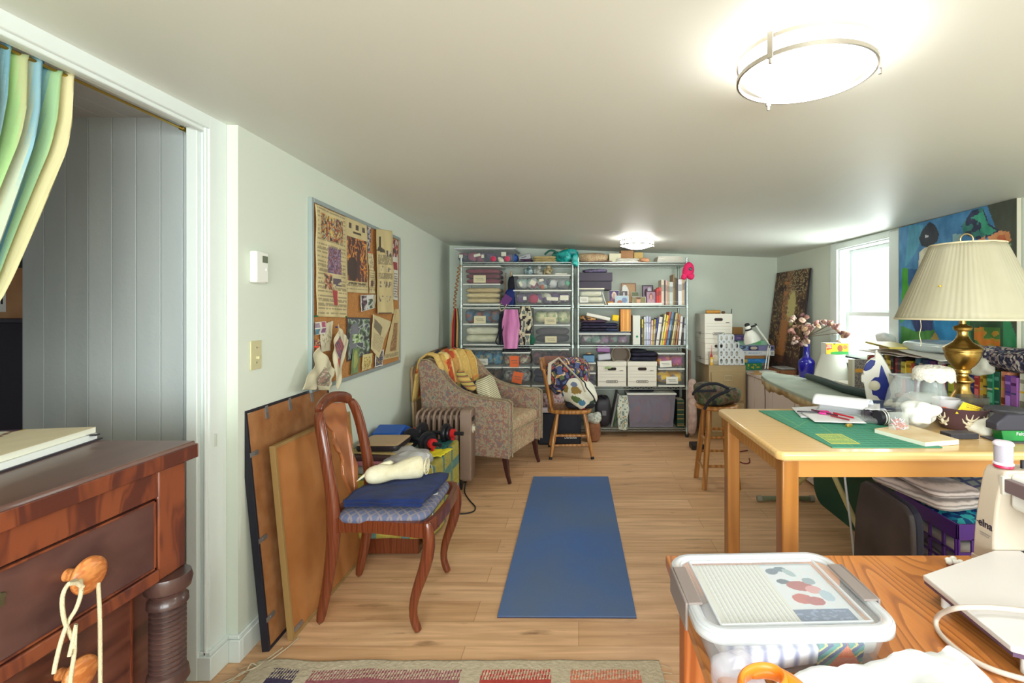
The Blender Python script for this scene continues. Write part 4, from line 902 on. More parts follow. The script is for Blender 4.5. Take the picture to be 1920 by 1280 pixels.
def drawer_unit(px0, px1, rows, label, frame=PWH, Yf=5.2, depth=.36, notes=None, name='drawer_unit', zbase=None):
    x0, x1 = XP(px0, Yf), XP(px1, Yf)
    t = T(name, label, 'storage drawer', ((x0+x1)/2, Yf+depth/2, zbase if zbase is not None else ZP(rows[-1][1], Yf)))
    zt, zb = ZP(rows[0][0], Yf), (zbase if zbase is not None else ZP(rows[-1][1], Yf))
    b = B().box(x0, x0+.004, Yf+.01, Yf+depth, zb, zt).box(x1-.004, x1, Yf+.01, Yf+depth, zb, zt).box(x0, x1, Yf+depth-.004, Yf+depth, zb, zt)
    b.build('shell', PLS, t, smooth=0)
    B().box(x0-.002, x1+.002, Yf-.002, Yf+depth, zt-.014, zt).build('top_rim', frame, t, bev=.004)
    for k, (p0, p1) in enumerate(rows):
        z1 = ZP(p0, Yf)-(.014 if k == 0 else 0); z0 = ZP(p1, Yf) if k < len(rows)-1 or zbase is None else zbase
        d = B().box(x0+.004, x1-.004, Yf, Yf+.004, z0+.012, z1-.004).build('drawer', PLF, t, smooth=0)
        B().box(x0, x1, Yf-.004, Yf+.02, z0, z0+.014).build('rail', frame, d, bev=.003)
        B().box(x0+.004, x1-.004, Yf-.006, Yf+.006, z1-.012, z1-.003).build('pull', PLS, d, bev=.002)
        nn = (notes or {}).get(k)
        if nn:
            (a, c, e, f, mt, rot) = nn
            xc, zc = (XP(a, Yf)+XP(c, Yf))/2, (ZP(e, Yf)+ZP(f, Yf))/2; wv, hv = (XP(c, Yf)-XP(a, Yf))/2, (ZP(e, Yf)-ZP(f, Yf))/2
            M = TR(xc, Yf-.008, zc) @ RY(rot)
            B(M).box(-wv, wv, 0, .0012, -hv, hv).build('label_card', mt, d, smooth=0)
            B(M).box(-wv*.7, wv*.6, -.0006, .0, hv*.10, hv*.22).box(-wv*.5, wv*.7, -.0006, 0, -hv*.3, -hv*.2).build('handwriting', INK, d, smooth=0, kind='stuff')
    return x0, x1, zb, zt
def fold(x0, x1, y0, y1, z0, z1, cols, label, name='folded_fabric', cat='fabric', n=None, kind=None):
    n = n or len(cols); b = B(); h = (z1-z0)/n; rn = random.Random(hash(label) % 1000 if False else len(label)*7)
    ms = [mat('fabric_%d_%d_%d' % c, c, 'noise', [tuple(max(0, q-14) for q in c), tuple(min(255, q+14) for q in c)], scale=(14, 14, 40), rough=.92) for c in cols]
    for i in range(n):
        dx = rn.uniform(-.006, .006)
        b.sup(((x0+x1)/2+dx, (y0+y1)/2, z0+h*(i+.5)), ((x1-x0)/2, (y1-y0)/2, h*.54), .25, 28, 8, amp=.004, fr=12, seed=i, m=i % len(ms), e2=.6)
    return b.build(name, ms, label=label, cat=cat, smooth=60, kind=kind)
def jumble(x0, x1, y0, y1, z0, z1, cols, label, name='fabric_scraps', sc=22):
    m = mat('mix_'+'_'.join(str(c[0]) for c in cols), cols[0], 'voro', cols, scale=(sc, sc, sc), rough=.9, const=True)
    b = B(); rn = random.Random(len(label))
    W_ = x1-x0; k = max(2, int(W_/.09))
    for i in range(k):
        b.sup((x0+W_*(i+.5)/k, (y0+y1)/2, (z0+z1)/2), (W_/k*.62, (y1-y0)/2, (z1-z0)/2*rn.uniform(.85, 1.0)), .7, 22, 12, amp=.008, fr=14, seed=i+len(label))
    return b.build(name, m, label=label, cat='fabric', smooth=70, kind='stuff')
def in_unit(r, rows_px, k, cols, label, how='fold', Yf=5.2, depth=.36, top=.96, sc=22):
    x0, x1 = r[0]+.012, r[1]-.012; z0 = ZP(rows_px[k][1], Yf)+.016; z1 = ZP(rows_px[k][0], Yf)-.02
    z1 = z0+(z1-z0)*top
    (fold if how == 'fold' else jumble)(x0, x1, Yf+.025, Yf+depth-.02, z0, z1, cols, label, **({} if how == 'fold' else {'sc': sc}))
# -- left unit, second shelf from the top: column of two drawers
R = [(498, 534), (534, 571)]
r = drawer_unit(868, 938, R, 'upper left clear drawer pair with a tan label, under the top shelf', notes={0: (888, 911, 516, 530, NOTE, 0)}, zbase=SZ[3]+.003)
in_unit(r, R, 0, [(124, 44, 66), (110, 38, 58), (128, 50, 70)], 'burgundy cloth folded inside the upper left drawer with tan label')
in_unit(r, R, 1, [(206, 186, 136), (214, 196, 146), (200, 178, 128)], 'cream wool folded in the drawer below the burgundy cloth')
R = [(576, 609), (609, 645)]
r = drawer_unit(868, 937, R, 'left clear drawer pair one shelf below the burgundy cloth', notes={0: (889, 911, 592, 606, NOTE, 0)}, zbase=SZ[2]+.003)
in_unit(r, R, 0, [(70, 104, 132), (96, 120, 140), (150, 92, 84)], 'blue cloth in the left drawer above the white papers', 'jumble')
in_unit(r, R, 1, [(214, 212, 182), (222, 220, 194)], 'white lined papers filling the left drawer under the blue cloth', top=.98)
R = [(653, 690), (690, 722)]
r = drawer_unit(868, 941, R, 'lower left clear drawer pair behind the quilted armchair', notes={0: (891, 915, 672, 684, mat('white_note', (226, 226, 214), rough=.8), 0)}, zbase=SZ[1]+.003)
in_unit(r, R, 0, [(54, 116, 146), (84, 136, 160), (150, 150, 130), (60, 100, 130)], 'blue patterned scraps in the drawer above the striped pillow', 'jumble', sc=30)
in_unit(r, R, 1, [(60, 50, 60), (104, 74, 60)], 'dark brown cloth in the drawer behind the striped pillow', 'jumble')
R = [(660, 690), (691, 722)]
r = drawer_unit(942, 994, R, 'narrow clear drawer pair with two orange notes', notes={0: (956, 973, 667, 688, NOTEO, 0), 1: (961, 980, 697, 718, NOTEO, .2)}, zbase=SZ[1]+.003)
in_unit(r, R, 0, [(170, 160, 130), (150, 90, 90), (196, 190, 160), (120, 120, 110)], 'mixed scraps behind the upper orange note', 'jumble', sc=40)
in_unit(r, R, 1, [(120, 130, 124), (150, 150, 140), (110, 80, 90), (170, 170, 160)], 'grey green scraps behind the lower tilted orange note', 'jumble', sc=40)
fold(XP(944), XP(990), 5.24, 5.5, ZP(660)+.002, ZP(651), [(60, 60, 70), (50, 46, 50)], 'thin dark folder lying on the narrow orange-note drawers', name='folder', cat='folder')
R = [(654, 690), (690, 722)]
r = drawer_unit(997, 1067, R, 'lower right clear drawer pair behind the spindle-back chair', zbase=SZ[1]+.003, notes={0: (1019, 1058, 667, 686, mat('mauve_card', (150, 104, 92), rough=.8), 0)})
in_unit(r, R, 0, [(96, 70, 86), (130, 90, 100), (80, 64, 84)], 'mauve cloth in the drawer left of the floral bag top', 'jumble')
in_unit(r, R, 1, [(44, 44, 70), (56, 52, 80)], 'navy cloth in the bottom drawer beside the floral bag')
R = [(577, 611), (611, 645)]
r = drawer_unit(1001, 1069, R, 'clear drawer pair right of the pink cloth bag', notes={0: (1021, 1043, 594, 608, NOTE, 0), 1: (1022, 1044, 630, 642, NOTE, 0)}, zbase=SZ[2]+.003)
in_unit(r, R, 0, [(196, 196, 150), (170, 180, 130), (210, 204, 160), (140, 160, 110)], 'pale green and cream remnants in the drawer right of pink bag', 'jumble', sc=34)
in_unit(r, R, 1, [(52, 44, 54), (64, 54, 62)], 'charcoal cloth in the drawer under the pale green remnants')
# clear bins
def bin_(px0, px1, py0, py1, label, Yf=5.2, depth=.40, taper=.02, lid=None, rimc=None, name='storage_bin', mt=None):
    x0, x1, z1, z0 = XP(px0, Yf), XP(px1, Yf), ZP(py0, Yf), ZP(py1, Yf)
    t = T(name, label, 'bin', ((x0+x1)/2, Yf+depth/2, z0)); q = taper; b = B()
    o = [(x0+q, Yf+q), (x1-q, Yf+q), (x1-q, Yf+depth-q), (x0+q, Yf+depth-q)]; p = [(x0+.006, Yf+.006), (x1-.006, Yf+.006), (x1-.006, Yf+depth-.006), (x0+.006, Yf+depth-.006)]
    vs = [(*a, z0) for a in o]+[(*a, z1-.01) for a in p]
    b.add(vs, [(0, 1, 2, 3), (0, 1, 5, 4), (1, 2, 6, 5), (2, 3, 7, 6), (3, 0, 4, 7)])
    b.build('tub', mt or PLS, t, sol=.003, smooth=0)
    if lid: B().box(x0-.004, x1+.004, Yf-.004, Yf+depth+.004, z1-.018, z1).build('lid', lid, t, bev=.006, seg=3)
    else:
        B().tube([(x0, Yf, z1-.006), (x1, Yf, z1-.006), (x1, Yf+depth, z1-.006), (x0, Yf+depth, z1-.006)], .008, 6, closed=True).build('rim', rimc or PWH, t, smooth=30)
    return x0+q, x1-q, z0, z1
def bits(r, Yf, depth, cols, labelbase, n, seed, hmax=.05, labels=None):
    pass
WT = mat('white_tag', (228, 226, 206), rough=.8)
LID = clear('frosted_lid', (226, 230, 232), .75, .3)
r = bin_(851, 966, 464, 493, 'long clear bin of yarn on top of the left shelving unit', depth=.42, lid=LID)
jumble(r[0]+.01, r[1]-.01, 5.24, 5.56, r[2]+.006, r[3]-.03, [(96, 84, 112), (74, 78, 104), (150, 80, 110), (110, 90, 130), (70, 70, 90)], 'purple and navy yarn inside the long top bin', name='yarn', sc=11)
def ball(px, py, rad, c, label, Y=5.25, nm='yarn_ball', sx=1):
    m = mat('yarn_%d_%d_%d' % c, c, 'wave', [tuple(max(0, q-20) for q in c), c], scale=(1, 1, 1), wave=60, dist=3, rough=.95)
    B().sup((XP(px, Y), Y, ZP(py, Y)), (rad*sx, rad*.8, rad), 1, 22, 14).build(nm, m, label=label, cat='yarn', smooth=70)
ball(925, 485, .031, (222, 70, 110), 'hot pink yarn ball left of the white paper in the top bin', Y=5.23)
ball(951, 485, .031, (226, 84, 120), 'hot pink yarn ball at the right end of the top bin', Y=5.23)
B().sup((XP(938), 5.232, ZP(486)), (.03, .02, .026), .6, 20, 10, amp=.01, fr=30).build('crumpled_paper', WT, label='white crumpled paper between the two pink yarn balls', cat='paper', smooth=60)
for (px, py, wd, ht, rot, lb) in ((863.5, 480, .02, .018, 0, 'leftmost white tag in the long top bin'), (894, 478, .035, .014, -.2, 'wide white tag in the long top bin'), (904.5, 480, .014, .018, 0, 'narrow white tag in the middle of the long top bin'), (944, 476, .026, .022, 0, 'square cream tag near the right end of the top bin')):
    B(TR(XP(px), 5.215, ZP(py)) @ RY(rot)).box(-wd, wd, 0, .001, -ht, ht).build('paper_tag', WT, label=lb, cat='tag', smooth=0)
R1 = bin_(962, 1069, 515, 543, 'upper of two long clear bins right of the leaning sticks')
jumble(R1[0]+.01, R1[1]-.01, 5.24, 5.52, R1[2]+.006, R1[3]-.02, [(150, 156, 156), (120, 124, 140), (160, 190, 180), (170, 110, 130), (100, 104, 124), (200, 205, 200)], 'soft pastel yarn in the upper long clear bin', name='yarn', sc=15)
R2 = bin_(963, 1071, 543.5, 571, 'lower of two long clear bins right of the leaning sticks')
jumble(R2[0]+.01, R2[1]-.01, 5.24, 5.52, R2[2]+.006, R2[3]-.02, [(120, 90, 140), (150, 100, 140), (110, 100, 130), (190, 200, 170), (210, 212, 190), (96, 84, 120)], 'purple and cream yarn in the lower long clear bin', name='yarn', sc=15)
ball(1000, 560, .05, (186, 60, 100), 'round magenta yarn ball in the lower long clear bin', Y=5.26, sx=1.1)
ball(1017, 538, .025, (190, 110, 80), 'small rust yarn ball in the upper long clear bin', Y=5.24)
ball(1064, 531, .03, (110, 180, 150), 'mint yarn ball at the right end of the upper clear bin', Y=5.24)
for (px, py, wd, ht, rot, lb) in ((999, 530, .03, .026, .5, 'tilted white tag on the upper long clear bin'), (1015, 525, .024, .013, -.2, 'small cream tag at the top of the upper long bin'), (976, 532, .014, .026, -.4, 'narrow white tag at the left of the upper long bin'), (984, 559, .018, .018, 0, 'square white tag left of the magenta yarn ball'), (1036, 560, .06, .018, .05, 'long white band at the right of the lower clear bin'), (1058, 558, .045, .026, 0, 'white and green wrapper at right of the lower clear bin')):
    B(TR(XP(px), 5.207, ZP(py)) @ RY(rot)).box(-wd, wd, 0, .001, -ht, ht).build('paper_tag', WT, label=lb, cat='tag', smooth=0)
# small bags on the upper bin
BAGM = lambda n, c: mat('clear_bag_'+n, c, 'noise', [tuple(max(0, q-50) for q in c), tuple(min(255, q+40) for q in c)], scale=(40, 40, 40), rough=.25, coat=.5)
for px, c, n, lb in ((989, (110, 134, 136), 'teal', 'bluish bead bag at left on the upper long bin'), (1008, (160, 164, 156), 'grey', 'greyish knotted bag in the middle of the three bead bags'), (1026, (166, 150, 110), 'amber', 'amber bead bag at right on the upper long bin')):
    B().sup((XP(px), 5.3, ZP(508)), (.05, .05, .038), .8, 26, 14, amp=.012, fr=20, seed=px).sup((XP(px+2), 5.3, ZP(500)), (.02, .02, .03), .8, 16, 10, amp=.01, fr=30, seed=px+1).build('bead_bag', BAGM(n, c), label=lb, cat='bag', smooth=70)
B().box(XP(1040), XP(1063), 5.25, 5.4, ZP(514), ZP(511.5)).build('paper_pad', WT, label='thin white pad at the right end on the upper long bin', cat='paper', smooth=0)
# top-shelf things of the left unit
B().sup((XP(963), 5.3, SZ[4]+.05), (.035, .06, .05), .7, 24, 14, amp=.012, fr=14, seed=3).build('blue_pouch', mat('cobalt_cloth', (30, 60, 150), 'noise', [(20, 44, 120), (60, 110, 190)], scale=(30, 30, 30), rough=.6), label='cobalt blue pouch right of the long top bin', cat='pouch', smooth=70)
t = T('electronic_device', 'grey plastic device tilted on the top shelf beside the blue pouch', 'device', (XP(983), 5.3, SZ[4]))
B(TR(XP(983), 5.3, ZP(482)) @ RY(-.32)).box(-.065, .065, -.06, .06, -.028, .035).build('device_body', mat('grey_plastic', (168, 172, 176), rough=.4), t, bev=.014, seg=3)
B(TR(XP(983), 5.3, ZP(482)) @ RY(-.32)).box(-.035, .02, -.062, -.058, .004, .01).build('slot', MATS['black_plastic'], t, smooth=0)
fold(XP(973), XP(996), 5.22, 5.4, SZ[4]+.003, SZ[4]+.04, [(80, 56, 84), (90, 60, 90)], 'plum cloth under the grey device on the top shelf')
fold(XP(998), XP(1043), 5.22, 5.5, SZ[4]+.003, SZ[4]+.07, [(214, 194, 140), (196, 176, 126), (224, 206, 150)], 'cream folded cloth on the top shelf beside the teal bag')
B().tube([(XP(1020), 5.3, SZ[4]+.09), (XP(1030), 5.27, SZ[4]+.13), (XP(1040), 5.25, SZ[4]+.12), (XP(1046), 5.24, SZ[4]+.08), (XP(1036), 5.23, SZ[4]+.08)], .012, 8).build('green_glove', mat('dark_green_cloth', (50, 110, 96), rough=.8), label='dark green glove on the cream cloth next to the teal bag', cat='glove', smooth=60, sub=1)
TEAL = mat('teal_satin', (16, 146, 142), 'noise', [(6, 92, 96), (18, 150, 146), (70, 196, 186)], scale=(12, 12, 12), rough=.35, dist=1.5, bump=.5, bscale=25)
b = B().sup((XP(1060), 5.28, SZ[4]+.07), (.12, .10, .068), .7, 44, 24, amp=.02, fr=11, seed=4).sup((XP(1079), 5.2, SZ[4]+.02), (.035, .02, .06), .8, 24, 16, amp=.012, fr=14, seed=5)
b.build('satin_bag', TEAL, label='shiny teal satin bag where the two shelving units meet', cat='bag', smooth=70)
B().sup((XP(1062), 5.26, SZ[4]+.142), (.03, .03, .008), .7, 20, 8).build('gold_ribbon', mat('gold_ribbon', (200, 160, 60), rough=.4), label='small gold ribbon on top of the teal satin bag', cat='ribbon', smooth=60)
# between the columns: sticks, bags
B().cyl((XP(947), 5.32, SZ[3]+.01), (XP(957), 5.3, ZP(506)), .008, n=10).build('knitting_stick', WB, label='pale wooden stick leaning beside the upper long bins', cat='stick', smooth=60)
B().cyl((XP(944), 5.28, SZ[3]+.01), (XP(946), 5.3, ZP(510)), .006, n=10).build('knitting_stick', mat('brown_stick', (140, 100, 64), rough=.5), label='brown wooden stick left of the pale leaning stick', cat='stick', smooth=60)
B().sup((XP(959), 5.36, SZ[3]+.16), (.055, .09, .18), .5, 26, 20, amp=.014, fr=8, seed=7).build('dark_bag', mat('near_black_cloth', (26, 28, 40), rough=.8), label='near-black bag standing behind the leaning sticks', cat='bag', smooth=70)
B(TR(XP(955), 5.27, ZP(557)) @ RY(.15)).sup((0, 0, 0), (.05, .03, .09), .5, 24, 16, amp=.01, fr=12, seed=8).build('blue_sleeve', mat('deep_blue_cloth', (16, 40, 110), rough=.7), label='deep blue cloth wedged beside the lower long bin', cat='cloth', smooth=70)
B(TR(XP(949), 5.195, ZP(563)) @ RY(.6)).box(-.045, .045, -.006, .006, -.055, .055).build('purple_pouch', mat('purple_felt', (110, 62, 120), rough=.9), label='square purple felt pouch hanging over the shelf edge', cat='pouch', bev=.005)
# bags hanging from the fourth shelf
PINK = mat('pink_cloth', (214, 130, 186), 'noise', [(192, 108, 164), (226, 150, 198)], scale=(16, 16, 3), rough=.85)
def hang(px0, px1, py0, py1, m, name, label, wob=.02, Y=5.17, col=None, fr=9, n=3, dz=0):
    x0, x1, z1, z0 = XP(px0, Y), XP(px1, Y), ZP(py0, Y), ZP(py1, Y)
    def f(u, v):
        th = 2*pi*u; w_ = (x1-x0)/2*(.78+.25*sin(pi*min(1, v*1.1))); x = (x0+x1)/2+w_*cos(th); y = Y+.035*sin(th)*(.6+.6*v)+wob*.5*sin(th*n+v*2)
        return (x+wob*.4*noise.noise(Vector((cos(th)*2, v*4, 1))), y, z1+(z0-z1)*v+dz*cos(th)*v)
    b = B(); b.grid(f, 40, 24, col=col)
    k = len(b.v); b.add([((x0+x1)/2, Y, z0)], []);
    for i in range(40): b.f.append([24*41+i, 24*41+i+1, k]); b.m.append(0); b.c.append(col((i+.5)/40, .99) if col else None)
    return b.build(name, m, label=label, cat='bag', smooth=70)
hang(942, 974, 580, 653, PINK, 'cloth_bag', 'long pink cloth bag hanging in front of the left shelves', n=5)
def bw(u, v):
    k = noise.noise(Vector((u*9, v*7, 3)))
    return (40, 40, 48) if k > .12 else ((190, 180, 150) if k > -.05 else ((216, 206, 176) if k > -.3 else (110, 120, 120)))
hang(972, 998, 574, 646, vmat('printed_cloth'), 'patterned_bag', 'black and cream patterned bag hanging right of the pink bag', col=bw, Y=5.185)
hang(935, 946, 588, 645, mat('near_black_cloth', (26, 28, 40)), 'black_bag', 'narrow black bag left of the long pink bag', Y=5.19)
B().tube([(XP(938), 5.17, ZP(612)), (XP(934), 5.16, ZP(630)), (XP(931), 5.15, ZP(640)), (XP(936), 5.15, ZP(645)), (XP(943), 5.15, ZP(640))], .006, 8).build('bag_strap', mat('near_black_cloth', (26, 28, 40)), label='black looped strap dangling beside the narrow black bag', cat='strap', smooth=60)
B().sup((XP(998), 5.165, ZP(636)), (.025, .02, .05), .8, 20, 14, amp=.01, fr=20).build('green_pouch', mat('emerald_cloth', (16, 96, 70), rough=.7), label='small emerald pouch at the bottom of the patterned bag', cat='pouch', smooth=70)
B().tube([(XP(937), 5.18, ZP(578)), (XP(940), 5.17, ZP(583)), (XP(947), 5.17, ZP(578)), (XP(951), 5.17, ZP(570))], .004, 8).tube([(XP(941), 5.17, ZP(568)), (XP(937), 5.17, ZP(574)), (XP(940), 5.16, ZP(581))], .003, 8).build('drawstring', CORD, label='cream drawstring looped above the long pink bag', cat='cord', smooth=60)
# scarves and beads on the left front post
def scarf(u, v): return [(214, 150, 80), (170, 30, 50), (170, 30, 50), (60, 80, 60), (60, 80, 60), (200, 150, 90), (80, 90, 70)][min(6, int(u*7))]
b = B(); b.grid(lambda u, v: (XP(846.5, 5.17)+XP(861, 5.17)*0+(XP(861, 5.17)-XP(846.5, 5.17))*(u-(0 if v > .2 else 0))*(.45+.55*min(1, v*3))+.03*(1-min(1, v*3)), 5.16+.02*sin(u*14)+.01*sin(v*6), ZP(578, 5.17)+(ZP(667, 5.17)-ZP(578, 5.17))*v), 28, 20, col=scarf)
b.build('striped_scarf', vmat('printed_cloth'), label='red, green and tan striped scarf hanging at shelf corner by wall', cat='scarf', sol=.006, smooth=70)
b = B(); rn = random.Random(3)
pts = [(XP(862-9*min(1, i/60), 5.17)+.012*sin(i*.9), 5.165+.01*cos(i*.7), ZP(497+i*1.05, 5.17)) for i in range(84)]
b.tube(pts, .0035, 6)
for i, p in enumerate(pts): b.sup(p, (.0075, .0075, .0075), 1, 8, 5)
b.build('bead_string', mat('amber_beads', (150, 100, 60), 'noise', [(90, 60, 44), (196, 140, 84)], scale=(70, 70, 70), rough=.35), label='long string of amber beads hanging above the striped scarf', cat='beads', smooth=60, kind='stuff')
# ---------------- right unit ----------------
b = B().sup((XP(1112), 5.36, SZ[4]+.055), (.16, .13, .052), .6, 40, 18, amp=.012, fr=10, seed=2)
b.build('quilted_bag', mat('beige_floral', (190, 166, 126), 'noise', [(150, 118, 84), (206, 186, 146), (176, 140, 110), (216, 198, 160)], scale=(26, 26, 26), rough=.9), label='beige quilted bag on the top of the right shelving unit', cat='bag', smooth=70)
fold(XP(1086), XP(1150), 5.23, 5.5, SZ[4]+.003, SZ[4]+.022, [(150, 100, 80), (180, 150, 130)], 'thin brown cloth under the quilted bag')
B().box(XP(1143), XP(1165), 5.26, 5.5, SZ[4]+.003, SZ[4]+.10).build('cream_box', mat('cream_card', (222, 220, 190), rough=.7), label='small cream card box right of the quilted bag', cat='box', bev=.002)
B().box(XP(1165.5), XP(1190), 5.3, 5.55, SZ[4]+.03, SZ[4]+.135).build('cardboard_box', CARD, label='open brown cardboard box under the far ceiling lamp', cat='box', bev=.002)
B().box(XP(1191), XP(1208), 5.3, 5.5, SZ[4]+.03, SZ[4]+.115).build('kraft_box', mat('kraft_light', (206, 176, 110), rough=.8), label='yellowish kraft box right of the brown cardboard box', cat='box', bev=.002)
fold(XP(1155), XP(1199), 5.22, 5.29, SZ[4]+.003, SZ[4]+.045, [(228, 226, 214), (216, 212, 198)], 'white cloth folded before the cardboard box')
B().box(XP(1163), XP(1210), 5.3, 5.56, SZ[4]+.002, SZ[4]+.028).build('wooden_board', WB, label='thin pale board under the cardboard box', cat='board', bev=.002)
B().sup((XP(1210), 5.25, SZ[4]+.03), (.05, .03, .025), .8, 20, 10, amp=.01, fr=20).build('peach_pouch', mat('peach_cloth', (216, 160, 120), rough=.8), label='peach pouch right of the folded white cloth', cat='pouch', smooth=70)
for i, (h, lb) in enumerate(((0, 'bottom white pad of the stack at top right shelf end'), (.017, 'second white pad of the stack at top right shelf end'), (.034, 'third white pad of the stack at top right shelf end'), (.051, 'topmost white pad of the stack at top right shelf end'))):
    B().box(XP(1234+i*.6), XP(1284-i), 5.26, 5.56, SZ[4]+.004+h, SZ[4]+.0195+h).build('paper_pad', mat('pad_white', (222, 220, 206), rough=.8), label=lb, cat='paper', smooth=0, group=None)
# red cap
t = T('baseball_cap', 'hot pink cap hung on the right shelving post', 'cap', (XP(1288), 5.17, ZP(520)))
CAPM = mat('hot_pink_twill', (220, 40, 100), rough=.85, bump=.3, bscale=200)
Mc = TR(XP(1290, 5.17), 5.165, ZP(506, 5.17)) @ RY(.35)
B(Mc).sup((0, 0, 0), (.058, .05, .082), .9, 30, 18, amp=.006, fr=12).build('crown', CAPM, t, smooth=70)
B(Mc).sup((.045, -.02, -.055), (.035, .04, .035), .8, 20, 12).sup((-.02, -.02, -.085), (.028, .03, .03), .8, 20, 12).build('brim', CAPM, t, smooth=70)
B(Mc @ TR(.01, -.0525, .01) @ RX(pi/2)).lathe([(.018, -.002), (.018, .002)], n=20).build('patch', MATS['black_plastic'], t)
B(Mc @ TR(.01, -.056, .01) @ RX(pi/2)).text('AU', .016, Matrix.Identity(4), ext=.0004).build('emblem', mat('white_print', (220, 222, 226)), t, smooth=0)
# shelf 4: charcoal box, drawer, photos, books
B().box(XP(1086), XP(1147), 5.23, 5.55, SZ[3]+.165, SZ[3]+.255).build('gift_box', mat('charcoal_card', (66, 60, 74), rough=.6), label='charcoal lidded box above the cream drawer, right shelves', cat='box', bev=.003)
B().box(XP(1084.5), XP(1148.5), 5.22, 5.56, SZ[3]+.256, SZ[3]+.345).build('gift_box', mat('charcoal_card2', (74, 68, 82), rough=.6), label='upper charcoal box under the top shelf of right unit', cat='box', bev=.003)
b = B().sup((XP(1116), 5.3, SZ[3]+.367), (.13, .05, .02), .6, 30, 12, amp=.012, fr=18, seed=3)
b.build('dark_scarf', mat('indigo_print', (56, 50, 80), 'noise', [(40, 36, 64), (120, 110, 140), (60, 54, 84)], scale=(40, 40, 40)), label='indigo scarf on the upper charcoal box', cat='scarf', smooth=70)
R = [(540, 570)]
r = drawer_unit(1085, 1133, R, 'single cream-rimmed clear drawer below the charcoal boxes', frame=mat('cream_plastic', (226, 222, 200), rough=.4), notes={0: (1087, 1103, 556, 567, mat('white_note', (226, 226, 214)), 0)}, zbase=SZ[3]+.003)
in_unit(r, R, 0, [(206, 204, 176), (216, 214, 188)], 'cream paper bundle in the single cream-rimmed drawer')
B().box(XP(1140), XP(1242), 5.21, 5.23, SZ[3]+.004, SZ[3]+.026).build('white_strip', PWH, label='white strip along the shelf edge before the small photos', cat='strip', bev=.002)
def photo(px0, px1, py0, py1, label, fr=None, pic=None, Y=5.3, tilt=.12, name='framed_photo'):
    x0, x1, z1, z0 = XP(px0, Y), XP(px1, Y), ZP(py0, Y), ZP(py1, Y)
    t = T(name, label, 'photo', ((x0+x1)/2, Y, z0)); M = TR((x0+x1)/2, Y, z0) @ RX(-tilt); w_ = (x1-x0)/2; h = z1-z0
    B(M).box(-w_, w_, .0, .008, 0, h).build('frame', fr or PWH, t, bev=.001)
    k = .012 if fr else .003
    b = B(M); b.grid(lambda u, v: (-w_+k+(2*w_-2*k)*u, -.0015, h-k-(h-2*k)*v), 20, 20, col=pic); b.build('print', vmat(), t, smooth=0)
def face(bgc, skin, shirt, hair): return paint(bgc, [('e', .5, .95, .38, .38, shirt), ('e', .5, .42, .24, .32, hair), ('e', .5, .48, .17, .24, skin)], 8)
BK = mat('black_frame', (34, 34, 44))
photo(1165, 1193, 530, 568, 'wood-framed photo of a white arch on brown, largest behind the snapshots', mat('frame_brown_wood', (126, 88, 54)), paint((196, 160, 120), [('e', .2, .45, .3, .4, (236, 238, 232))], 8), Y=5.48)
photo(1142, 1161, 544, 566, 'small purple portrait photo of a blonde person, left of the snapshots', None, face((88, 70, 116), (206, 170, 160), (150, 110, 130), (226, 214, 190)), Y=5.36)
photo(1164, 1177, 545, 558, 'small dark snapshot before the wood-framed photo', None, paint((100, 90, 90), [('r', .3, .2, .6, 1, (190, 190, 190))], 12), Y=5.42)
photo(1153, 1179, 554, 571, 'light blue snapshot of two people, front of the small photos', None, paint((170, 190, 200), [('e', .35, .8, .2, .3, (170, 110, 90)), ('e', .7, .5, .2, .3, (120, 140, 170))], 12), Y=5.27)
photo(1184, 1198, 547, 556, 'small green landscape snapshot above the baby photo', None, paint((110, 120, 90), [], 20), Y=5.40)
photo(1186, 1211, 556, 570, 'snapshot of a smiling baby on green, front row', None, paint((136, 130, 90), [('e', .45, .5, .17, .4, (212, 160, 130)), ('e', .45, .15, .18, .2, (110, 80, 60))], 12), Y=5.30)
photo(1204, 1225, 534, 560, 'black-framed photo of two dark figures, behind the mauve-framed one', BK, paint((150, 130, 150), [('e', .35, .6, .2, .4, (60, 44, 60)), ('e', .7, .4, .2, .3, (200, 200, 210))], 10), Y=5.42)
photo(1211, 1231, 545, 570, 'dark mauve-framed portrait beside the red books', mat('mauve_frame', (84, 44, 60), rough=.4), face((176, 150, 170), (214, 170, 160), (206, 170, 180), (150, 100, 90)), Y=5.30)
B().sup((XP(1145), 5.27, SZ[3]+.025), (.04, .03, .02), .8, 20, 10).build('trinket', mat('amber_glaze', (200, 140, 70), rough=.2), label='small amber dish under the purple portrait photo', cat='dish', smooth=60)
B(TR(XP(1137), 5.28, SZ[3]+.004) @ RY(-.3)).box(-.004, .004, -.05, .05, 0, .14).build('postcard', mat('white_note', (226, 226, 214)), label='thin card leaning on the cream-rimmed drawer', cat='card', smooth=0)
ORD = ['first', 'second', 'third', 'fourth', 'fifth', 'sixth', 'seventh', 'eighth', 'ninth', 'tenth', 'eleventh', 'twelfth', 'thirteenth', 'fourteenth', 'fifteenth', 'sixteenth', 'seventeenth', 'eighteenth', 'nineteenth', 'twentieth']
def ordw(i): return ORD[i] if i < 20 else 'twenty-'+ORD[i-20] if i < 29 else 'thirtieth' if i == 29 else 'thirty-'+ORD[i-30] if i < 39 else 'fortieth' if i == 39 else 'forty-'+ORD[i-40]
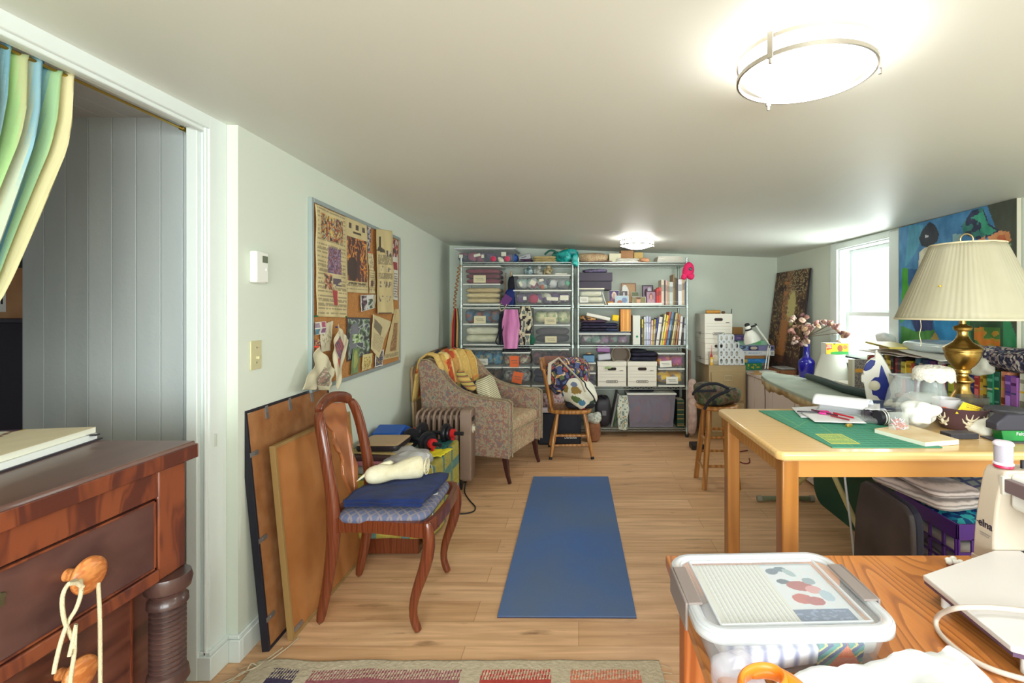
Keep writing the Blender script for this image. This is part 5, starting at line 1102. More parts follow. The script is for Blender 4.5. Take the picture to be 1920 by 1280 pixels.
def cname(c):
    N = {'white': (228, 228, 224), 'cream': (216, 206, 170), 'grey': (140, 140, 144), 'black': (36, 36, 42), 'red': (190, 50, 46), 'orange': (226, 130, 50), 'yellow': (226, 200, 60), 'green': (50, 120, 80), 'blue': (50, 90, 160), 'navy': (36, 44, 90), 'purple': (100, 60, 130), 'pink': (226, 130, 130), 'brown': (120, 84, 56), 'light blue': (140, 170, 200), 'tan': (180, 150, 110), 'maroon': (110, 40, 50), 'olive': (130, 120, 60)}
    return min(N, key=lambda k: sum((N[k][i]-c[i])**2 for i in range(3)))
PG = mat('book_pages', (222, 214, 190), rough=.9)
def book(M, w_, h, d, c, label, group, bands=None, name='book', origin=None):
    b = B(M)
    b.box(.0015, w_-.0015, .003, d-.003, .004, h-.004, m=1)
    tk = .0016
    b.box(0, tk, 0, d, 0, h, c=c).box(w_-tk, w_, 0, d, 0, h, c=c)
    B_ = sorted(bands or []); z = 0; segs = []
    for (a, e, cc) in B_:
        if a > z: segs.append((z, a, c))
        segs.append((a, e, cc)); z = e
    if z < 1: segs.append((z, 1, c))
    for a, e, cc in segs: b.box(tk, w_-tk, 0, tk, a*h, e*h, c=cc)
    b.c = [q if q is not None else None for q in b.c]
    return b.build(name, [vmat('book_cover', rough=.45), PG], label=label, cat='book', group=group, smooth=0)
rn = random.Random(11)
SH1 = [(1232, 4, 541, (196, 50, 46)), (1236.5, 4, 538, (206, 66, 54)), (1241, 5, 524, (206, 196, 176)), (1246, 2.5, 525, (80, 60, 60)), (1249, 3, 524, (200, 170, 160)), (1252.3, 3, 527, (190, 160, 120)), (1256, 7, 528, (190, 200, 196)), (1263.3, 2.6, 514, (150, 120, 80)), (1266.2, 3, 520, (90, 84, 44)), (1269.5, 3, 521, (70, 60, 70)), (1273, 7, 523, (226, 226, 226)), (1280.3, 5, 520, (216, 190, 150))]
for i, (x, w_, y, c) in enumerate(SH1):
    book(TR(XP(x), 5.235, SZ[3]+.004), w_*.0056, ZP(y)-SZ[3]-.004, .2, c, '%s %s upright book, %s from left in the row beside the pink cap' % ('thick' if w_ > 4.5 else 'thin', cname(c), ordw(i)), 'upright books beside the pink cap', [(.1, .14, lerp(c, (255, 255, 255), .3)), (.55, .8, lerp(c, (30, 30, 30), .3))])
book(TR(XP(1286), 5.24, SZ[3]+.004), .022, ZP(527)-SZ[3]-.004, .2, (70, 110, 150), 'blue upright book pressed against the right shelving post', 'upright books beside the pink cap')
# shelf 3
t = T('desk_tray', 'dark blue tray heaped with folded clothes above the right clear bin', 'tray', (XP(1123), 5.4, ZP(624)))
B().box(XP(1086), XP(1181), 5.205, 5.56, ZP(624.5), ZP(622)).build('tray_board', mat('slate_plastic', (96, 104, 116), rough=.5), t, bev=.002)
fold(XP(1088), XP(1140), 5.23, 5.5, ZP(621.5), ZP(600), [(40, 38, 56), (56, 50, 72), (46, 44, 70), (80, 60, 80)], 'navy garments folded on the blue tray, left half')
fold(XP(1134), XP(1160), 5.24, 5.5, ZP(621.5), ZP(606), [(60, 70, 100), (70, 66, 84), (44, 48, 80)], 'slate blue garments on the tray beside the yellow pouch')
B().sup((XP(1103), 5.33, ZP(597)), (.10, .09, .03), .6, 30, 12, amp=.008, fr=16).build('leopard_scarf', mat('leopard', (150, 110, 60), 'voro', [(40, 32, 30), (176, 130, 76), (196, 150, 90)], scale=(60, 60, 60), const=True), label='leopard print scarf on top of the navy garments', cat='scarf', smooth=70)
B(TR(XP(1122), 5.32, ZP(594)) @ RY(.22)).box(-.13, .13, -.08, .08, -.018, .02).build('white_envelope', mat('white_note', (226, 226, 214)), label='white padded envelope sloping over the leopard scarf', cat='envelope', bev=.01)
B(TR(XP(1154.5), 5.26, ZP(596)) @ RY(.12)).box(-.035, .035, -.03, .03, -.032, .032).build('yellow_pouch', mat('bright_yellow', (236, 200, 30), rough=.6), label='bright yellow pouch left of the amber magazines', cat='pouch', bev=.008)
for i in range(5):
    c = ((206, 130, 40), (226, 160, 64), (214, 140, 46), (232, 176, 84), (200, 128, 44))[i]
    book(TR(XP(1164+i*3.9), 5.23, ZP(621.5)), 3.7*.0056, .235, .2, c, 'amber-spined magazine, %s from left in the yellow row above the clear bin' % ordw(i), 'amber magazines', [(.0, .03, (226, 200, 130))], name='magazine')
r = bin_(1086, 1182, 625, 647, 'shallow clear bin under the blue tray, right shelves', depth=.38)
jumble(r[0]+.01, r[1]-.01, 5.24, 5.5, r[2]+.006, r[3]-.012, [(150, 120, 150), (126, 120, 140), (190, 190, 186), (130, 96, 120), (120, 150, 140)], 'lilac and grey wool in the shallow clear bin', name='yarn', sc=18)
t = T('ring_binder', 'white ring binder with green dot, right of the amber magazines', 'binder', (XP(1194), 5.3, SZ[2]))
B().box(XP(1187), XP(1201), 5.225, 5.5, SZ[2]+.004, ZP(591)).build('binder_cover', mat('binder_white', (214, 218, 206), rough=.5), t, bev=.003)
B(TR(XP(1195), 5.224, ZP(631)) @ RX(pi/2)).lathe([(.012, -.001), (.012, .001)], n=20).build('green_dot', mat('green_dot', (30, 130, 90), rough=.5), t)
SH2 = [(1203, 3, 614, (44, 40, 50), 0), (1204.5, 2.6, 598, (216, 200, 80), 0), (1209, 3, 593, (214, 218, 224), 0), (1212.5, 4, 592, (190, 200, 220), 0), (1217, 4, 593, (180, 180, 206), .02), (1222, 3.5, 600, (224, 190, 170), .03), (1226, 3.5, 598, (180, 160, 60), .06), (1229, 3.4, 596, (40, 46, 130), .13), (1234, 6, 593, (226, 222, 210), .14), (1240, 2.6, 590, (60, 56, 44), .15), (1243, 3, 588, (230, 216, 150), .15), (1247, 4.4, 590, (226, 206, 60), .16), (1251, 3, 584, (196, 90, 50), .17), (1255, 4.5, 584, (90, 130, 160), .17), (1260, 2.6, 586, (50, 50, 56), .15), (1263.5, 3, 586, (200, 190, 130), .15), (1267, 3, 585, (150, 120, 80), .14), (1271, 3, 588, (180, 120, 80), .12), (1275, 4.5, 592, (222, 222, 216), .09), (1280, 4, 594, (60, 50, 50), .06), (1284, 4, 596, (206, 216, 220), .03)]
for i, (x, w_, y, c, ln) in enumerate(SH2):
    h = (ZP(y)-SZ[2]-.004)/cos(ln)
    M = TR(XP(x)-h*sin(ln)*.45, 5.235+.004*(i % 3), SZ[2]+.004) @ RY(ln)
    book(M, w_*.0054, h*.99, .2, c, '%s %s book or magazine, %s from left on the shelf of leaning magazines' % ('thick' if w_ > 4 else 'thin', cname(c), ordw(i)), 'leaning magazines', [(.15, .2, lerp(c, (20, 20, 20), .4)), (.45, .62, lerp(c, (255, 255, 255), .4)), (.75, .8, lerp(c, (20, 20, 60), .4))], name='magazine')
# shelf 2
R = [(680, 701), (701, 724)]
r = drawer_unit(1085, 1117, R, 'small clear drawer pair left of the white file boxes', zbase=SZ[1]+.003, depth=.3)
in_unit(r, R, 0, [(206, 190, 160), (190, 170, 150), (220, 210, 186)], 'beige lace in the small drawer pair', 'jumble', depth=.3, sc=50)
in_unit(r, R, 1, [(92, 76, 110), (84, 70, 104)], 'purple cloth in the small drawer pair', depth=.3)
B().box(XP(1093), XP(1115), 5.24, 5.4, ZP(680)+.003, ZP(667)).build('food_tub', mat('blue_tub', (90, 140, 176), rough=.4), label='small blue tub on the small clear drawers', cat='tub', bev=.006)
B().sup((XP(1104), 5.32, ZP(664)), (.03, .03, .012), .6, 20, 8).build('wooden_lid', WB, label='tiny wooden lid on top of the blue tub', cat='lid', smooth=60)  # the small wooden lid resting on the tub
B(TR(XP(1132), 5.32, ZP(656)) @ RY(.06)).box(-.072, .072, -.07, .07, -.03, .035).build('food_tub', mat('lilac_tub', (150, 96, 156), rough=.4), label='lilac lidded tub topmost of the pair left of the basket', cat='tub', bev=.012)
B(TR(XP(1133.5), 5.32, ZP(669.5)) @ RY(-.1)).box(-.07, .07, -.07, .07, -.036, .032).build('food_tub', clear('milky_plastic', (206, 206, 216), .8), label='milky clear tub under the lilac tub', cat='tub', bev=.012)
b = B(TR(XP(1165), 5.25, ZP(666)) @ RX(pi/2)); b.lathe([(.001, -.12), (.08, -.12), (.098, -.06), (.102, 0), (.094, .004), (.09, -.06), (.075, -.112), (.001, -.112)], n=30, cap=False)
b.build('basket', mat('taupe_basket', (150, 136, 122), 'wave', [(126, 112, 100), (168, 154, 138)], scale=(1, 1, 1), wave=30, axis='Y', rough=.8), label='round basket lying on its side on the left white file box', cat='basket', smooth=50)
BB = mat('file_box_card', (230, 226, 212), rough=.75)
BBL = mat('file_box_print', (84, 76, 74), rough=.7)
HOLE = mat('hand_hole_dark', (48, 36, 32), rough=.8)
def stadium(w_, h, n=8):
    r = h/2; return [(w_/2-r+r*cos(a), r*sin(a)) for a in [-pi/2+pi*i/n for i in range(n+1)]]+[(-w_/2+r+r*cos(a), r*sin(a)) for a in [pi/2+pi*i/n for i in range(n+1)]]
def ring(b, M, w_, h, t_):
    o = stadium(w_, h); i_ = stadium(w_-2*t_, h-2*t_); k = len(o)
    b.add([M @ Vector((x, -.0012, z)) for x, z in o+i_], [(a, (a+1) % k, k+(a+1) % k, k+a) for a in range(k)])
def banker(x0, x1, z0, z1, Y0_, dep, label, lid=True, side=False):
    t = T('file_box', label, 'box', ((x0+x1)/2, Y0_+dep/2, z0)); xc = (x0+x1)/2; w_ = x1-x0; h = z1-z0
    B().box(x0+.004, x1-.004, Y0_+.003, Y0_+dep-.003, z0, z1-(.002 if lid else 0)).build('box_body', BB, t, bev=.002)
    if lid: B().box(x0, x1, Y0_-.002, Y0_+dep, z1-.045, z1).build('lid', BB, t, bev=.002)
    M = TR(xc, Y0_+.002, z1-(.075 if lid else .06))
    B(M).prism(stadium(w_*.30, .03), -.0015, .001, 'y').build('hand_hole', HOLE, t, smooth=0)
    b = B(); Mr = TR(xc, Y0_+.001, z0+h*.2); ring(b, Mr, w_*.42, .026, .005)
    b.box(x0+.01, xc-w_*.24, Y0_+.001, Y0_+.0025, z0+h*.2-.001, z0+h*.2+.001).box(xc+w_*.24, x1-.01, Y0_+.001, Y0_+.0025, z0+h*.2-.001, z0+h*.2+.001)
    for k in (.38, .5, .62): b.box(x0+.02, x1-.02, Y0_+.0015, Y0_+.0028, z0+h*k-.0005, z0+h*k+.0005)
    b.box(xc+w_*.26, xc+w_*.38, Y0_+.0010, Y0_+.0028, z1-.095, z1-.09)
    for q in range(7): b.box(xc-w_*.15+q*w_*.043, xc-w_*.15+q*w_*.043+.008, Y0_+.001, Y0_+.0025, z0+h*.2-.005, z0+h*.2+.005)
    b.build('printed_mark', BBL, t, smooth=0, kind='stuff')
    if side:
        b = B(); Ms = TR(x0+.003, Y0_+dep/2, z0+h*.2) @ RZ(-pi/2); ring(b, Ms, dep*.25, .024, .006)
        b.box(x0+.0022, x0+.0035, Y0_+.02, Y0_+dep*.34, z0+h*.2-.001, z0+h*.2+.001).box(x0+.0022, x0+.0035, Y0_+dep*.66, Y0_+dep-.02, z0+h*.2-.001, z0+h*.2+.001)
        b.build('side_mark', BBL, t, smooth=0, kind='stuff')
    return t
banker(XP(1120), XP(1175), SZ[1]+.004, ZP(678), 5.2, .4, 'left white file box on the lower right wire shelf')
banker(XP(1176.5), XP(1232), SZ[1]+.004, ZP(678), 5.2, .4, 'white file box under the dark folded sweater')
B().sup((XP(1140), 5.192, ZP(689)), (.035, .006, .012), .8, 20, 8).build('green_sticker', mat('sage_sticker', (150, 176, 120), rough=.7), label='sage green sticker over the left file box hand hole', cat='sticker', smooth=60)
fold(XP(1184), XP(1235), 5.23, 5.52, ZP(678)+.002, ZP(661), [(30, 30, 48), (36, 34, 54)], 'black sweater folded on the white file box', name='sweater', cat='sweater')
B().sup((XP(1200), 5.32, ZP(659)), (.085, .10, .02), .6, 30, 10, amp=.006, fr=14, seed=3).build('black_hat', mat('near_black_cloth', (26, 28, 40)), label='black knit hat on top of the folded black sweater', cat='hat', smooth=70)
R = [(662, 693), (693, 724)]
wn = MATS['white_note']
r = drawer_unit(1234, 1284, R, 'clear drawer pair with yellow contents right of the file boxes', notes={0: (1237, 1259, 676, 688, wn, -.06), 1: (1249, 1271, 706, 719, wn, 0)}, zbase=SZ[1]+.003)
in_unit(r, R, 0, [(170, 80, 130), (220, 150, 60), (150, 70, 130), (206, 120, 110)], 'magenta and orange silks in the upper yellow-contents drawer', 'jumble')
in_unit(r, R, 1, [(232, 190, 60), (150, 140, 140), (226, 170, 50)], 'yellow felt pieces in the lower drawer right of file boxes', 'jumble')
# bottom shelf
t = T('backpack', 'black hard backpack standing on the bottom right wire shelf', 'backpack', (XP(1131), 5.3, SZ[0]))
B().sup((XP(1131), 5.32, SZ[0]+.165), (.083, .09, .165), .35, 36, 24, e2=.6).build('backpack_body', mat('black_shell', (44, 40, 48), rough=.45), t, smooth=60)
B().tube([(XP(1121), 5.25, ZP(748)), (XP(1124), 5.23, ZP(743)), (XP(1130), 5.23, ZP(742)), (XP(1137), 5.25, ZP(749))], .008, 8).build('handle', mat('black_canvas', (30, 30, 38)), t, smooth=60)
B().box(XP(1129), XP(1137), 5.222, 5.235, ZP(780), ZP(771)).build('buckle', mat('white_outline', (120, 118, 124), rough=.5), t, bev=.003)
GREY = mat('grey_board', (150, 148, 150), rough=.6)
B(TR(XP(1146), 5.28, SZ[0]+.004) @ RY(.2)).box(0, .02, 0, .28, 0, .36).build('portfolio', GREY, label='grey portfolio leaning between black backpack and floral bag', cat='portfolio', bev=.002)
B(TR(XP(1151), 5.27, SZ[0]+.004) @ RY(.17)).box(0, .008, 0, .26, 0, .31).build('green_board', mat('green_board', (60, 120, 50), rough=.6), label='thin green board behind the upright floral bag', cat='board', smooth=0)
def flor2(u, v):
    k = noise.noise(Vector((u*14, v*12, 5))); return (130, 150, 140) if k > .2 else ((170, 150, 110) if k < -.3 else (212, 218, 204))
hang(1157, 1179, 741, 804, vmat('printed_cloth'), 'floral_tote', 'white floral tote standing left of the big grey tub', Y=5.22, col=flor2)
TUB = clear('smoky_tub', (158, 152, 168), .42, .35)
r = bin_(1176, 1268, 737, 802, 'big smoky tub with white lid on the bottom shelf', Yf=5.21, depth=.4, taper=.03, lid=PWH, mt=TUB)
jumble(r[0]+.02, r[1]-.02, 5.27, 5.53, r[2]+.01, r[3]-.08, [(140, 100, 140), (100, 120, 150), (150, 90, 110), (120, 110, 140), (190, 90, 90)], 'coloured clothes inside the big smoky tub', sc=9)
fold(XP(1180), XP(1228), 5.26, 5.5, ZP(737)+.004, ZP(729), [(40, 40, 50), (34, 34, 44)], 'flat black folder on the white tub lid', name='folder', cat='folder')
book(TR(XP(1271), 5.235, SZ[0]+.004), .075, .29, .2, (18, 60, 44), 'large dark green book with gold bands on the bottom shelf', None, [(.06, .09, (170, 140, 80)), (.12, .14, (170, 140, 80)), (.3, .34, (150, 120, 60)), (.46, .49, (170, 140, 80)), (.63, .66, (170, 140, 80)), (.70, .84, (60, 50, 40)), (.88, .91, (170, 140, 80))])
B().box(XP(1263), XP(1283), 5.46, 5.6, SZ[0]+.004, ZP(729)).build('instrument_case', mat('near_black_cloth', (26, 28, 40)), label='tall black case behind the dark green book', cat='case', bev=.01)
B().sup((XP(1110), 5.4, SZ[0]+.17), (.08, .12, .16), .5, 24, 16, amp=.01).build('grey_bag', mat('grey_green_cloth', (120, 124, 110), rough=.9), label='grey-green bag behind the black backpack', cat='bag', smooth=70)
# things to the right of the shelves
b = B(); b.tube([(XP(1296, 5.17), 5.17, .02), (XP(1299, 5.17), 5.16, .2), (XP(1296, 5.17), 5.17, .4), (XP(1298, 5.17), 5.17, .58), (XP(1298, 5.17), 5.17, .62)], [.042, .052, .046, .05, .03], 16)
b.build('fabric_roll', mat('dusty_pink_cloth', (196, 170, 160), 'noise', [(170, 140, 132), (214, 190, 178)], scale=(18, 18, 18), rough=.9, bump=.4, bscale=50), label='dusty pink fabric roll upright at the shelving right post', cat='fabric', smooth=60, sub=1)
B(TR(XP(1289, 5.3), 5.29, 0)).box(.012, .035, .0, .36, 0, .90).build('brown_board', mat('brown_laminate', (124, 100, 84), rough=.6), label='brown board standing between the shelves and the filing cabinet', cat='board', bev=.002)
# ================= back right: filing cabinet, white desk, lamp, vase, tree print =================
TAN = mat('tan_steel', (178, 156, 116), rough=.4)
t = T('filing_cabinet', 'tan steel two-drawer filing cabinet right of the wire shelves', 'cabinet', (1.53, 5.4, 0))
B().box(1.343, 1.722, 5.112, 5.70, 0.02, .767).build('body', TAN, t, bev=.004)
for z0, z1 in ((.40, .695), (.075, .375)):
    d = B().box(1.366, 1.70, 5.094, 5.112, z0, z1).build('drawer', TAN, t, bev=.005)
    M = TR(1.533, 5.09, z1-.06)
    b = B(M).box(-.04, .04, -.003, .004, .022, .026).box(-.04, .04, -.003, .004, -.026, -.022).box(-.04, -.036, -.003, .004, -.026, .026).box(.036, .04, -.003, .004, -.026, .026)
    b.build('label_holder', mat('pale_steel', (214, 206, 176), rough=.3, metal=.4), d)
    B(TR(1.533, 5.085, z1-.155)).box(-.055, .055, -.012, .01, -.008, .006).build('handle', MATS['pale_steel'], d, bev=.004)
for x in (1.522, 1.536): B(TR(x, 5.11, .735) @ RX(pi/2)).lathe([(.004, 0), (.003, .003)], n=10).build('rivet', MATS['pale_steel'], t)
banker(1.306, 1.600, 1.036, 1.296, 5.15, .42, 'upper open white file box on the tan filing cabinet', lid=False, side=True)
banker(1.31, 1.597, .769, 1.034, 5.15, .42, 'lower white file box with lid on the tan filing cabinet', lid=True, side=True)
B().cyl((1.36, 5.3, 1.315), (1.45, 5.3, 1.315), .018, n=18).cyl((1.45, 5.3, 1.315), (1.51, 5.3, 1.315), .0185, n=18).build('kraft_roll', mat('kraft_roll', (196, 140, 60), rough=.7), label='kraft paper roll on top of the upper white file box', cat='roll', smooth=40)
B().sup((1.545, 5.3, 1.309), (.02, .02, .014), .8, 16, 8).build('walnut_shell', mat('brown_wood_ball', (110, 70, 44), rough=.5), label='small brown wooden ball beside the kraft roll', cat='ball', smooth=60)
B().cyl((1.588, 5.16, 1.29), (1.592, 5.16, 1.345), .004, n=8).build('marker_pen', MATS['black_plastic'], label='black pen standing at the corner of the upper file box', cat='pen', smooth=40)
# clock, glue, magazine file
t = T('desk_clock', 'square greyish clock with cream round dial before the file boxes', 'clock', (1.38, 5.13, .767))
x0, x1 = (1324-CX)*5.12/FP, (1346-CX)*5.12/FP
B().box(1.347, 1.455, 5.118, 5.145, .769, .905).build('clock_body', mat('greige_plastic', (178, 170, 156), rough=.5), t, bev=.004)
B(TR(1.41, 5.118, .84) @ RX(pi/2)).lathe([(.035, 0), (.035, .003), (.03, .004)], n=28).build('dial', mat('dial_cream', (210, 202, 180)), t)
B(TR(1.41, 5.114, .84) @ RX(pi/2)).lathe([(.014, 0), (.012, .003)], n=20).build('dial_center', MATS['pale_steel'], t)
t = T('glue_bottle', 'yellow glue bottle with red nozzle before the file boxes', 'bottle', (1.358, 5.08, .767))
B(TR(1.365, 5.115-.02, .768)).lathe([(.001, 0), (.017, 0), (.018, .004), (.018, .075), (.012, .085)], n=18, sy=.6).build('bottle_body', mat('yellow_plastic', (226, 180, 60), rough=.4), t, smooth=40)
B(TR(1.365, 5.095, .853)).lathe([(.012, 0), (.012, .012), (.004, .03), (.0015, .12), (.001, .121)], n=14).build('nozzle', REDP, t, smooth=40)
B(TR(1.365, 5.083, .81)).box(-.012, .012, 0, .001, -.012, .02).build('label', mat('cream_label', (230, 214, 170), rough=.6), t, smooth=0)
t = T('magazine_file', 'white perforated plastic magazine file on the filing cabinet', 'magazine file', (1.57, 5.2, .767))
PERF = mat('perforated_plastic', (214, 222, 224), rough=.45)
HOLEG = mat('hole_shadow_grey', (128, 136, 138), rough=.7)
x0, x1 = 1.437+.003, 1.706
pf = [(x0, .769), (x1, .769), (x1, .905), (x0+.155, 1.082), (x0, 1.09)]
def holes_panel(Yp, nm):
    def edge(x): return 1.085 if x < x0+.155 else 1.082-(x-x0-.155)/(x1-x0-.155)*.177
    b = B(); nx, nz = 5, 4; cw = (x1-x0)/nx
    rows_ = [(.769+.079*i, .769+.079*(i+1)) for i in range(4)]
    for i in range(nx):
        for (za, zb) in rows_:
            xa, xb = x0+cw*i, x0+cw*(i+1); zm = min(edge(xa), edge(xb))
            if (zb > zm+.02): 
                top = [edge(xa), edge(xb)]
                if min(top) > za: b.add([(xa, Yp, za), (xb, Yp, za), (xb, Yp, min(zb+.02, top[1])), (xa, Yp, min(zb+.02, top[0]))], [(0, 1, 2, 3)])
                continue
            cx_, cz_ = (xa+xb)/2, (za+zb)/2; n = 16
            inn = [(cx_+.0135*cos(2*pi*k/n), cz_+.026*sin(2*pi*k/n)) for k in range(n)]
            out = []
            for k in range(n):
                c, s_ = cos(2*pi*k/n), sin(2*pi*k/n); q = 1/max(abs(c)/(cw/2), abs(s_)/((zb-za)/2)); out.append((cx_+c*q, cz_+s_*q))
            b.add([(x, Yp, z) for x, z in inn+out], [(k, (k+1) % n, n+(k+1) % n, n+k) for k in range(n)])
    return b.build(nm, PERF, t, smooth=0, sol=.003)
holes_panel(5.10, 'front_panel'); holes_panel(5.19, 'rear_panel')
B().box(x0, x0+.004, 5.10, 5.19, .769, 1.088).box(x0, x1, 5.10, 5.19, .769, .773).box(x1-.004, x1, 5.10, 5.19, .769, .9).build('spine_panel', PERF, t, smooth=0)
fold(x0+.012, x1-.012, 5.115, 5.18, .775, .90, [(196, 196, 190), (176, 150, 120), (210, 208, 200)], 'magazines standing in the perforated white file', name='magazines', kind='stuff')
# white desk along the right wall
DW = mat('pinkish_white_laminate', (222, 210, 204), rough=.45)
t = T('desk', 'long white laminate desk along the right wall under the tree print', 'desk', (2.0, 4.6, 0))
B().box(1.735, 2.28, 3.52, 5.69, .672, .70).build('desk_top', DW, t, bev=.003)
B().box(1.765, 2.27, 3.55, 5.68, .02, .671).build('carcass', DW, t, bev=.003)
for y0 in (3.56, 4.02, 4.48, 4.94): 
    d = B().box(1.748, 1.765, y0+.004, y0+.45, .07, .665).build('door', DW, t, bev=.003)
# games stack, resting on the desk
ST = [(1395, 1428, 687, 678, (40, 140, 90), 'green board game box at the bottom of the stack beside magazine file', 'gamebox_a'),
      (1393, 1440, 678, 670, (40, 130, 200), 'blue and yellow game box second from bottom of stack', 'gamebox_b'),
      (1395, 1436, 670, 664, (186, 130, 70), 'thin brown box in the middle of the game stack', 'gamebox_c'),
      (1392, 1452, 664, 655, (224, 226, 228), 'long white puzzle box in the game stack', 'gamebox_d'),
      (1386, 1453, 655, 645, (130, 130, 176), 'long lilac picture box above the white puzzle box', 'gamebox_e'),
      (1384, 1440, 645, 636, (150, 196, 170), 'pale green box under the purple box of game stack', 'gamebox_f'),
      (1376, 1420, 636, 626, (84, 66, 120), 'purple box on top of the game stack', 'gamebox_g')]
z = .702
for i, (a, c, y0, y1, col, lb, nm) in enumerate(ST):
    h = (y0-y1)*5.25/FP+(.02 if i == 0 else 0); x0, x1 = (a-CX)*5.25/FP, (c-CX)*5.25/FP
    x0 = max(x0, 1.728) if z < .775 else x0
    t = T('board_game', lb, 'game box', ((x0+x1)/2, 5.4, z), group=None)
    B(TR(0, .012*(i % 3), 0)).box(x0, x1, 5.25, 5.52, z, z+h-.001).build('box_body', mat(nm, col, rough=.5), t, bev=.002, smooth=0)
    pic = {0: [('n', .2, .1, .9, .9, [(40, 140, 90), (30, 110, 70), (200, 180, 60)], 9, 3)], 1: [('r', 0, 0, .18, 1, (220, 190, 60)), ('n', .18, .15, .9, .5, [(40, 130, 200), (60, 150, 220)], 9, 3)], 3: [('r', .05, .2, .09, .5, (90, 110, 140)), ('t', .18, .3, .6, .7, 2, (90, 140, 190)), ('r', .9, .1, .98, .9, (150, 150, 150))],
           4: [('n', .02, .15, .25, .9, [(60, 76, 90), (130, 160, 190)], 9, 3), ('r', .27, .1, .55, .95, (40, 44, 90)), ('e', .42, .5, .1, .35, (206, 190, 170)), ('r', .9, .2, .98, .8, (60, 60, 90))], 5: [('e', .3, .5, .1, .5, (210, 214, 200)), ('r', .6, .1, .8, .9, (110, 190, 120))], 6: [('r', .1, .3, .3, .7, (130, 110, 160))]}.get(i, [])
    if pic: B(TR(0, .012*(i % 3), 0)).grid(lambda u, v: (x0+.003+(x1-x0-.006)*u, 5.2485, z+h-.004-(h-.008)*v), 60, 10, col=paint(col, pic, 6)).build('printed_side', vmat(), t, smooth=0)
    z += h
B().box(1.62, 1.86, 5.56, 5.66, .771, 1.16).build('cardboard_box', CARD, label='cardboard carton upright behind the board game stack', cat='box', bev=.002) if False else None
B().box(1.735, 1.85, 5.58, 5.66, .702, 1.14).build('cardboard_box', mat('kraft_brown', (176, 130, 76), rough=.8), label='upright kraft carton behind the board game stack', cat='box', bev=.002)
# envelopes, tray
for i, (x, y, r, lb) in enumerate(((1.83, 4.93, .3, 'kraft envelope at the desk corner, partly over the edge'), (1.90, 5.05, -.2, 'kraft envelope under the white desk lamp base side'))):
    B(TR(x, y, .7015+i*.003) @ RZ(r)).box(-.11, .11, -.08, .08, 0, .002).build('envelope', mat('kraft_env', (206, 162, 106), rough=.8), label=lb, cat='envelope', smooth=0)
t = T('cardboard_tray', 'shallow cardboard tray of grey papers before the tree print', 'tray', (2.08, 4.98, .70))
b = B().box(1.97, 2.20, 4.86, 5.15, .701, .705).box(1.97, 2.20, 4.86, 4.864, .705, .745).box(1.97, 1.974, 4.86, 5.15, .705, .745).box(2.196, 2.2, 4.86, 5.15, .705, .745).box(1.97, 2.2, 5.146, 5.15, .705, .745)
b.build('tray_box', mat('tray_brown', (150, 96, 62), rough=.8), t, smooth=0)
fold(1.978, 2.19, 4.87, 5.14, .706, .760, [(180, 176, 172), (196, 192, 186), (160, 156, 154)], 'grey papers heaped in the shallow cardboard tray', name='paper_stack', cat='paper')
# tree print
def treecol(u, v):
    n1 = noise.noise(Vector((u*6, v*14, 1))); n2 = noise.noise(Vector((u*22, v*44, 5)))
    c = lerp((58, 36, 34), (104, 78, 52), max(0, min(1, .5+n1)))
    if n2 > .22: c = lerp(c, (190, 160, 110), .6)
    xc = .40+.06*sin(v*3)
    if v+n1*.2 > .16 and v < .93: c = lerp((188, 124, 74), c, max(0, min(1, (abs(u-xc+n2*.08)-.07-.03*v)*14)))
    if v < .5 and abs(u-(.50-(.4-v)*.1)) < .10 and n1 < .2: c = lerp((120, 84, 60), (170, 130, 96), .5+n2)
    c = lerp((210, 196, 130), c, max(0, min(1, (hypot((u-.62+n2*.10)/.12, (v-.37+n1*.08)/.17)-.8)*2.2)))
    if v > .55 and n1 > .1 and u < .35: c = (160, 110, 60)
    if v < .24 and u > .5 and noise.noise(Vector((u*30, v*70, 9))) > .2: c = (176, 160, 120)
    if v > .85: c = lerp(c, (66, 44, 44), .6)
    return c
t = T('canvas_print', 'tall dark brown tree print leaning at the right back corner', 'print', (2.2, 5.1, .70))
P0, P1 = Vector((2.13, 4.84, .702)), Vector((2.255, 4.84, 1.745)); Q0, Q1 = Vector((2.13, 5.66, .702)), Vector((2.262, 5.66, 1.755))
d = Vector((.03, 0, -.003))
B().hexa([P0, Q0, Q0+d, P0+d, P1, Q1, Q1+d*.6, P1+d*.6]).build('stretcher', mat('print_edge', (44, 34, 40), rough=.6), t, smooth=0)
o = Vector((-.0015, 0, 0))
B().grid(lambda u, v: Q1.lerp(P1, u).lerp(Q0.lerp(P0, u), v)+o, 60, 110, col=treecol).build('picture', vmat(), t, smooth=0)
# desk lamp
WLP = mat('white_enamel', (232, 232, 222), rough=.3)
t = T('desk_lamp', 'white jointed desk lamp with bell shade on the white desk', 'lamp', (1.9, 5.0, .70))
def LP(px, py, dy=0): p = W(px, py, 4.98); p.y += dy; return p
B(TR(1.905, 4.98, .7055)).lathe([(.001, 0), (.088, 0), (.09, .006), (.08, .016), (.03, .024), (.001, .026)], n=36).build('base', WLP, t, smooth=40)
for dx in (-2.5, 2.5):
    B().cyl(LP(1437+dx, 691), LP(1442.5+dx*.6, 648), .0065, n=10).build('lower_arm', WLP, t)
B().cyl(LP(1417, 610, .0), LP(1443, 646), .0085, n=10).cyl(LP(1419, 610, .02), LP(1444, 644, .02), .004, n=10).build('upper_arm', WLP, t)
B().cyl(LP(1442, 650, -.01), LP(1442, 650, .03), .008, n=14).cyl(LP(1441, 641, -.01), LP(1446, 652, .01), .004, n=8).build('joint', MATS['black_plastic'], t)
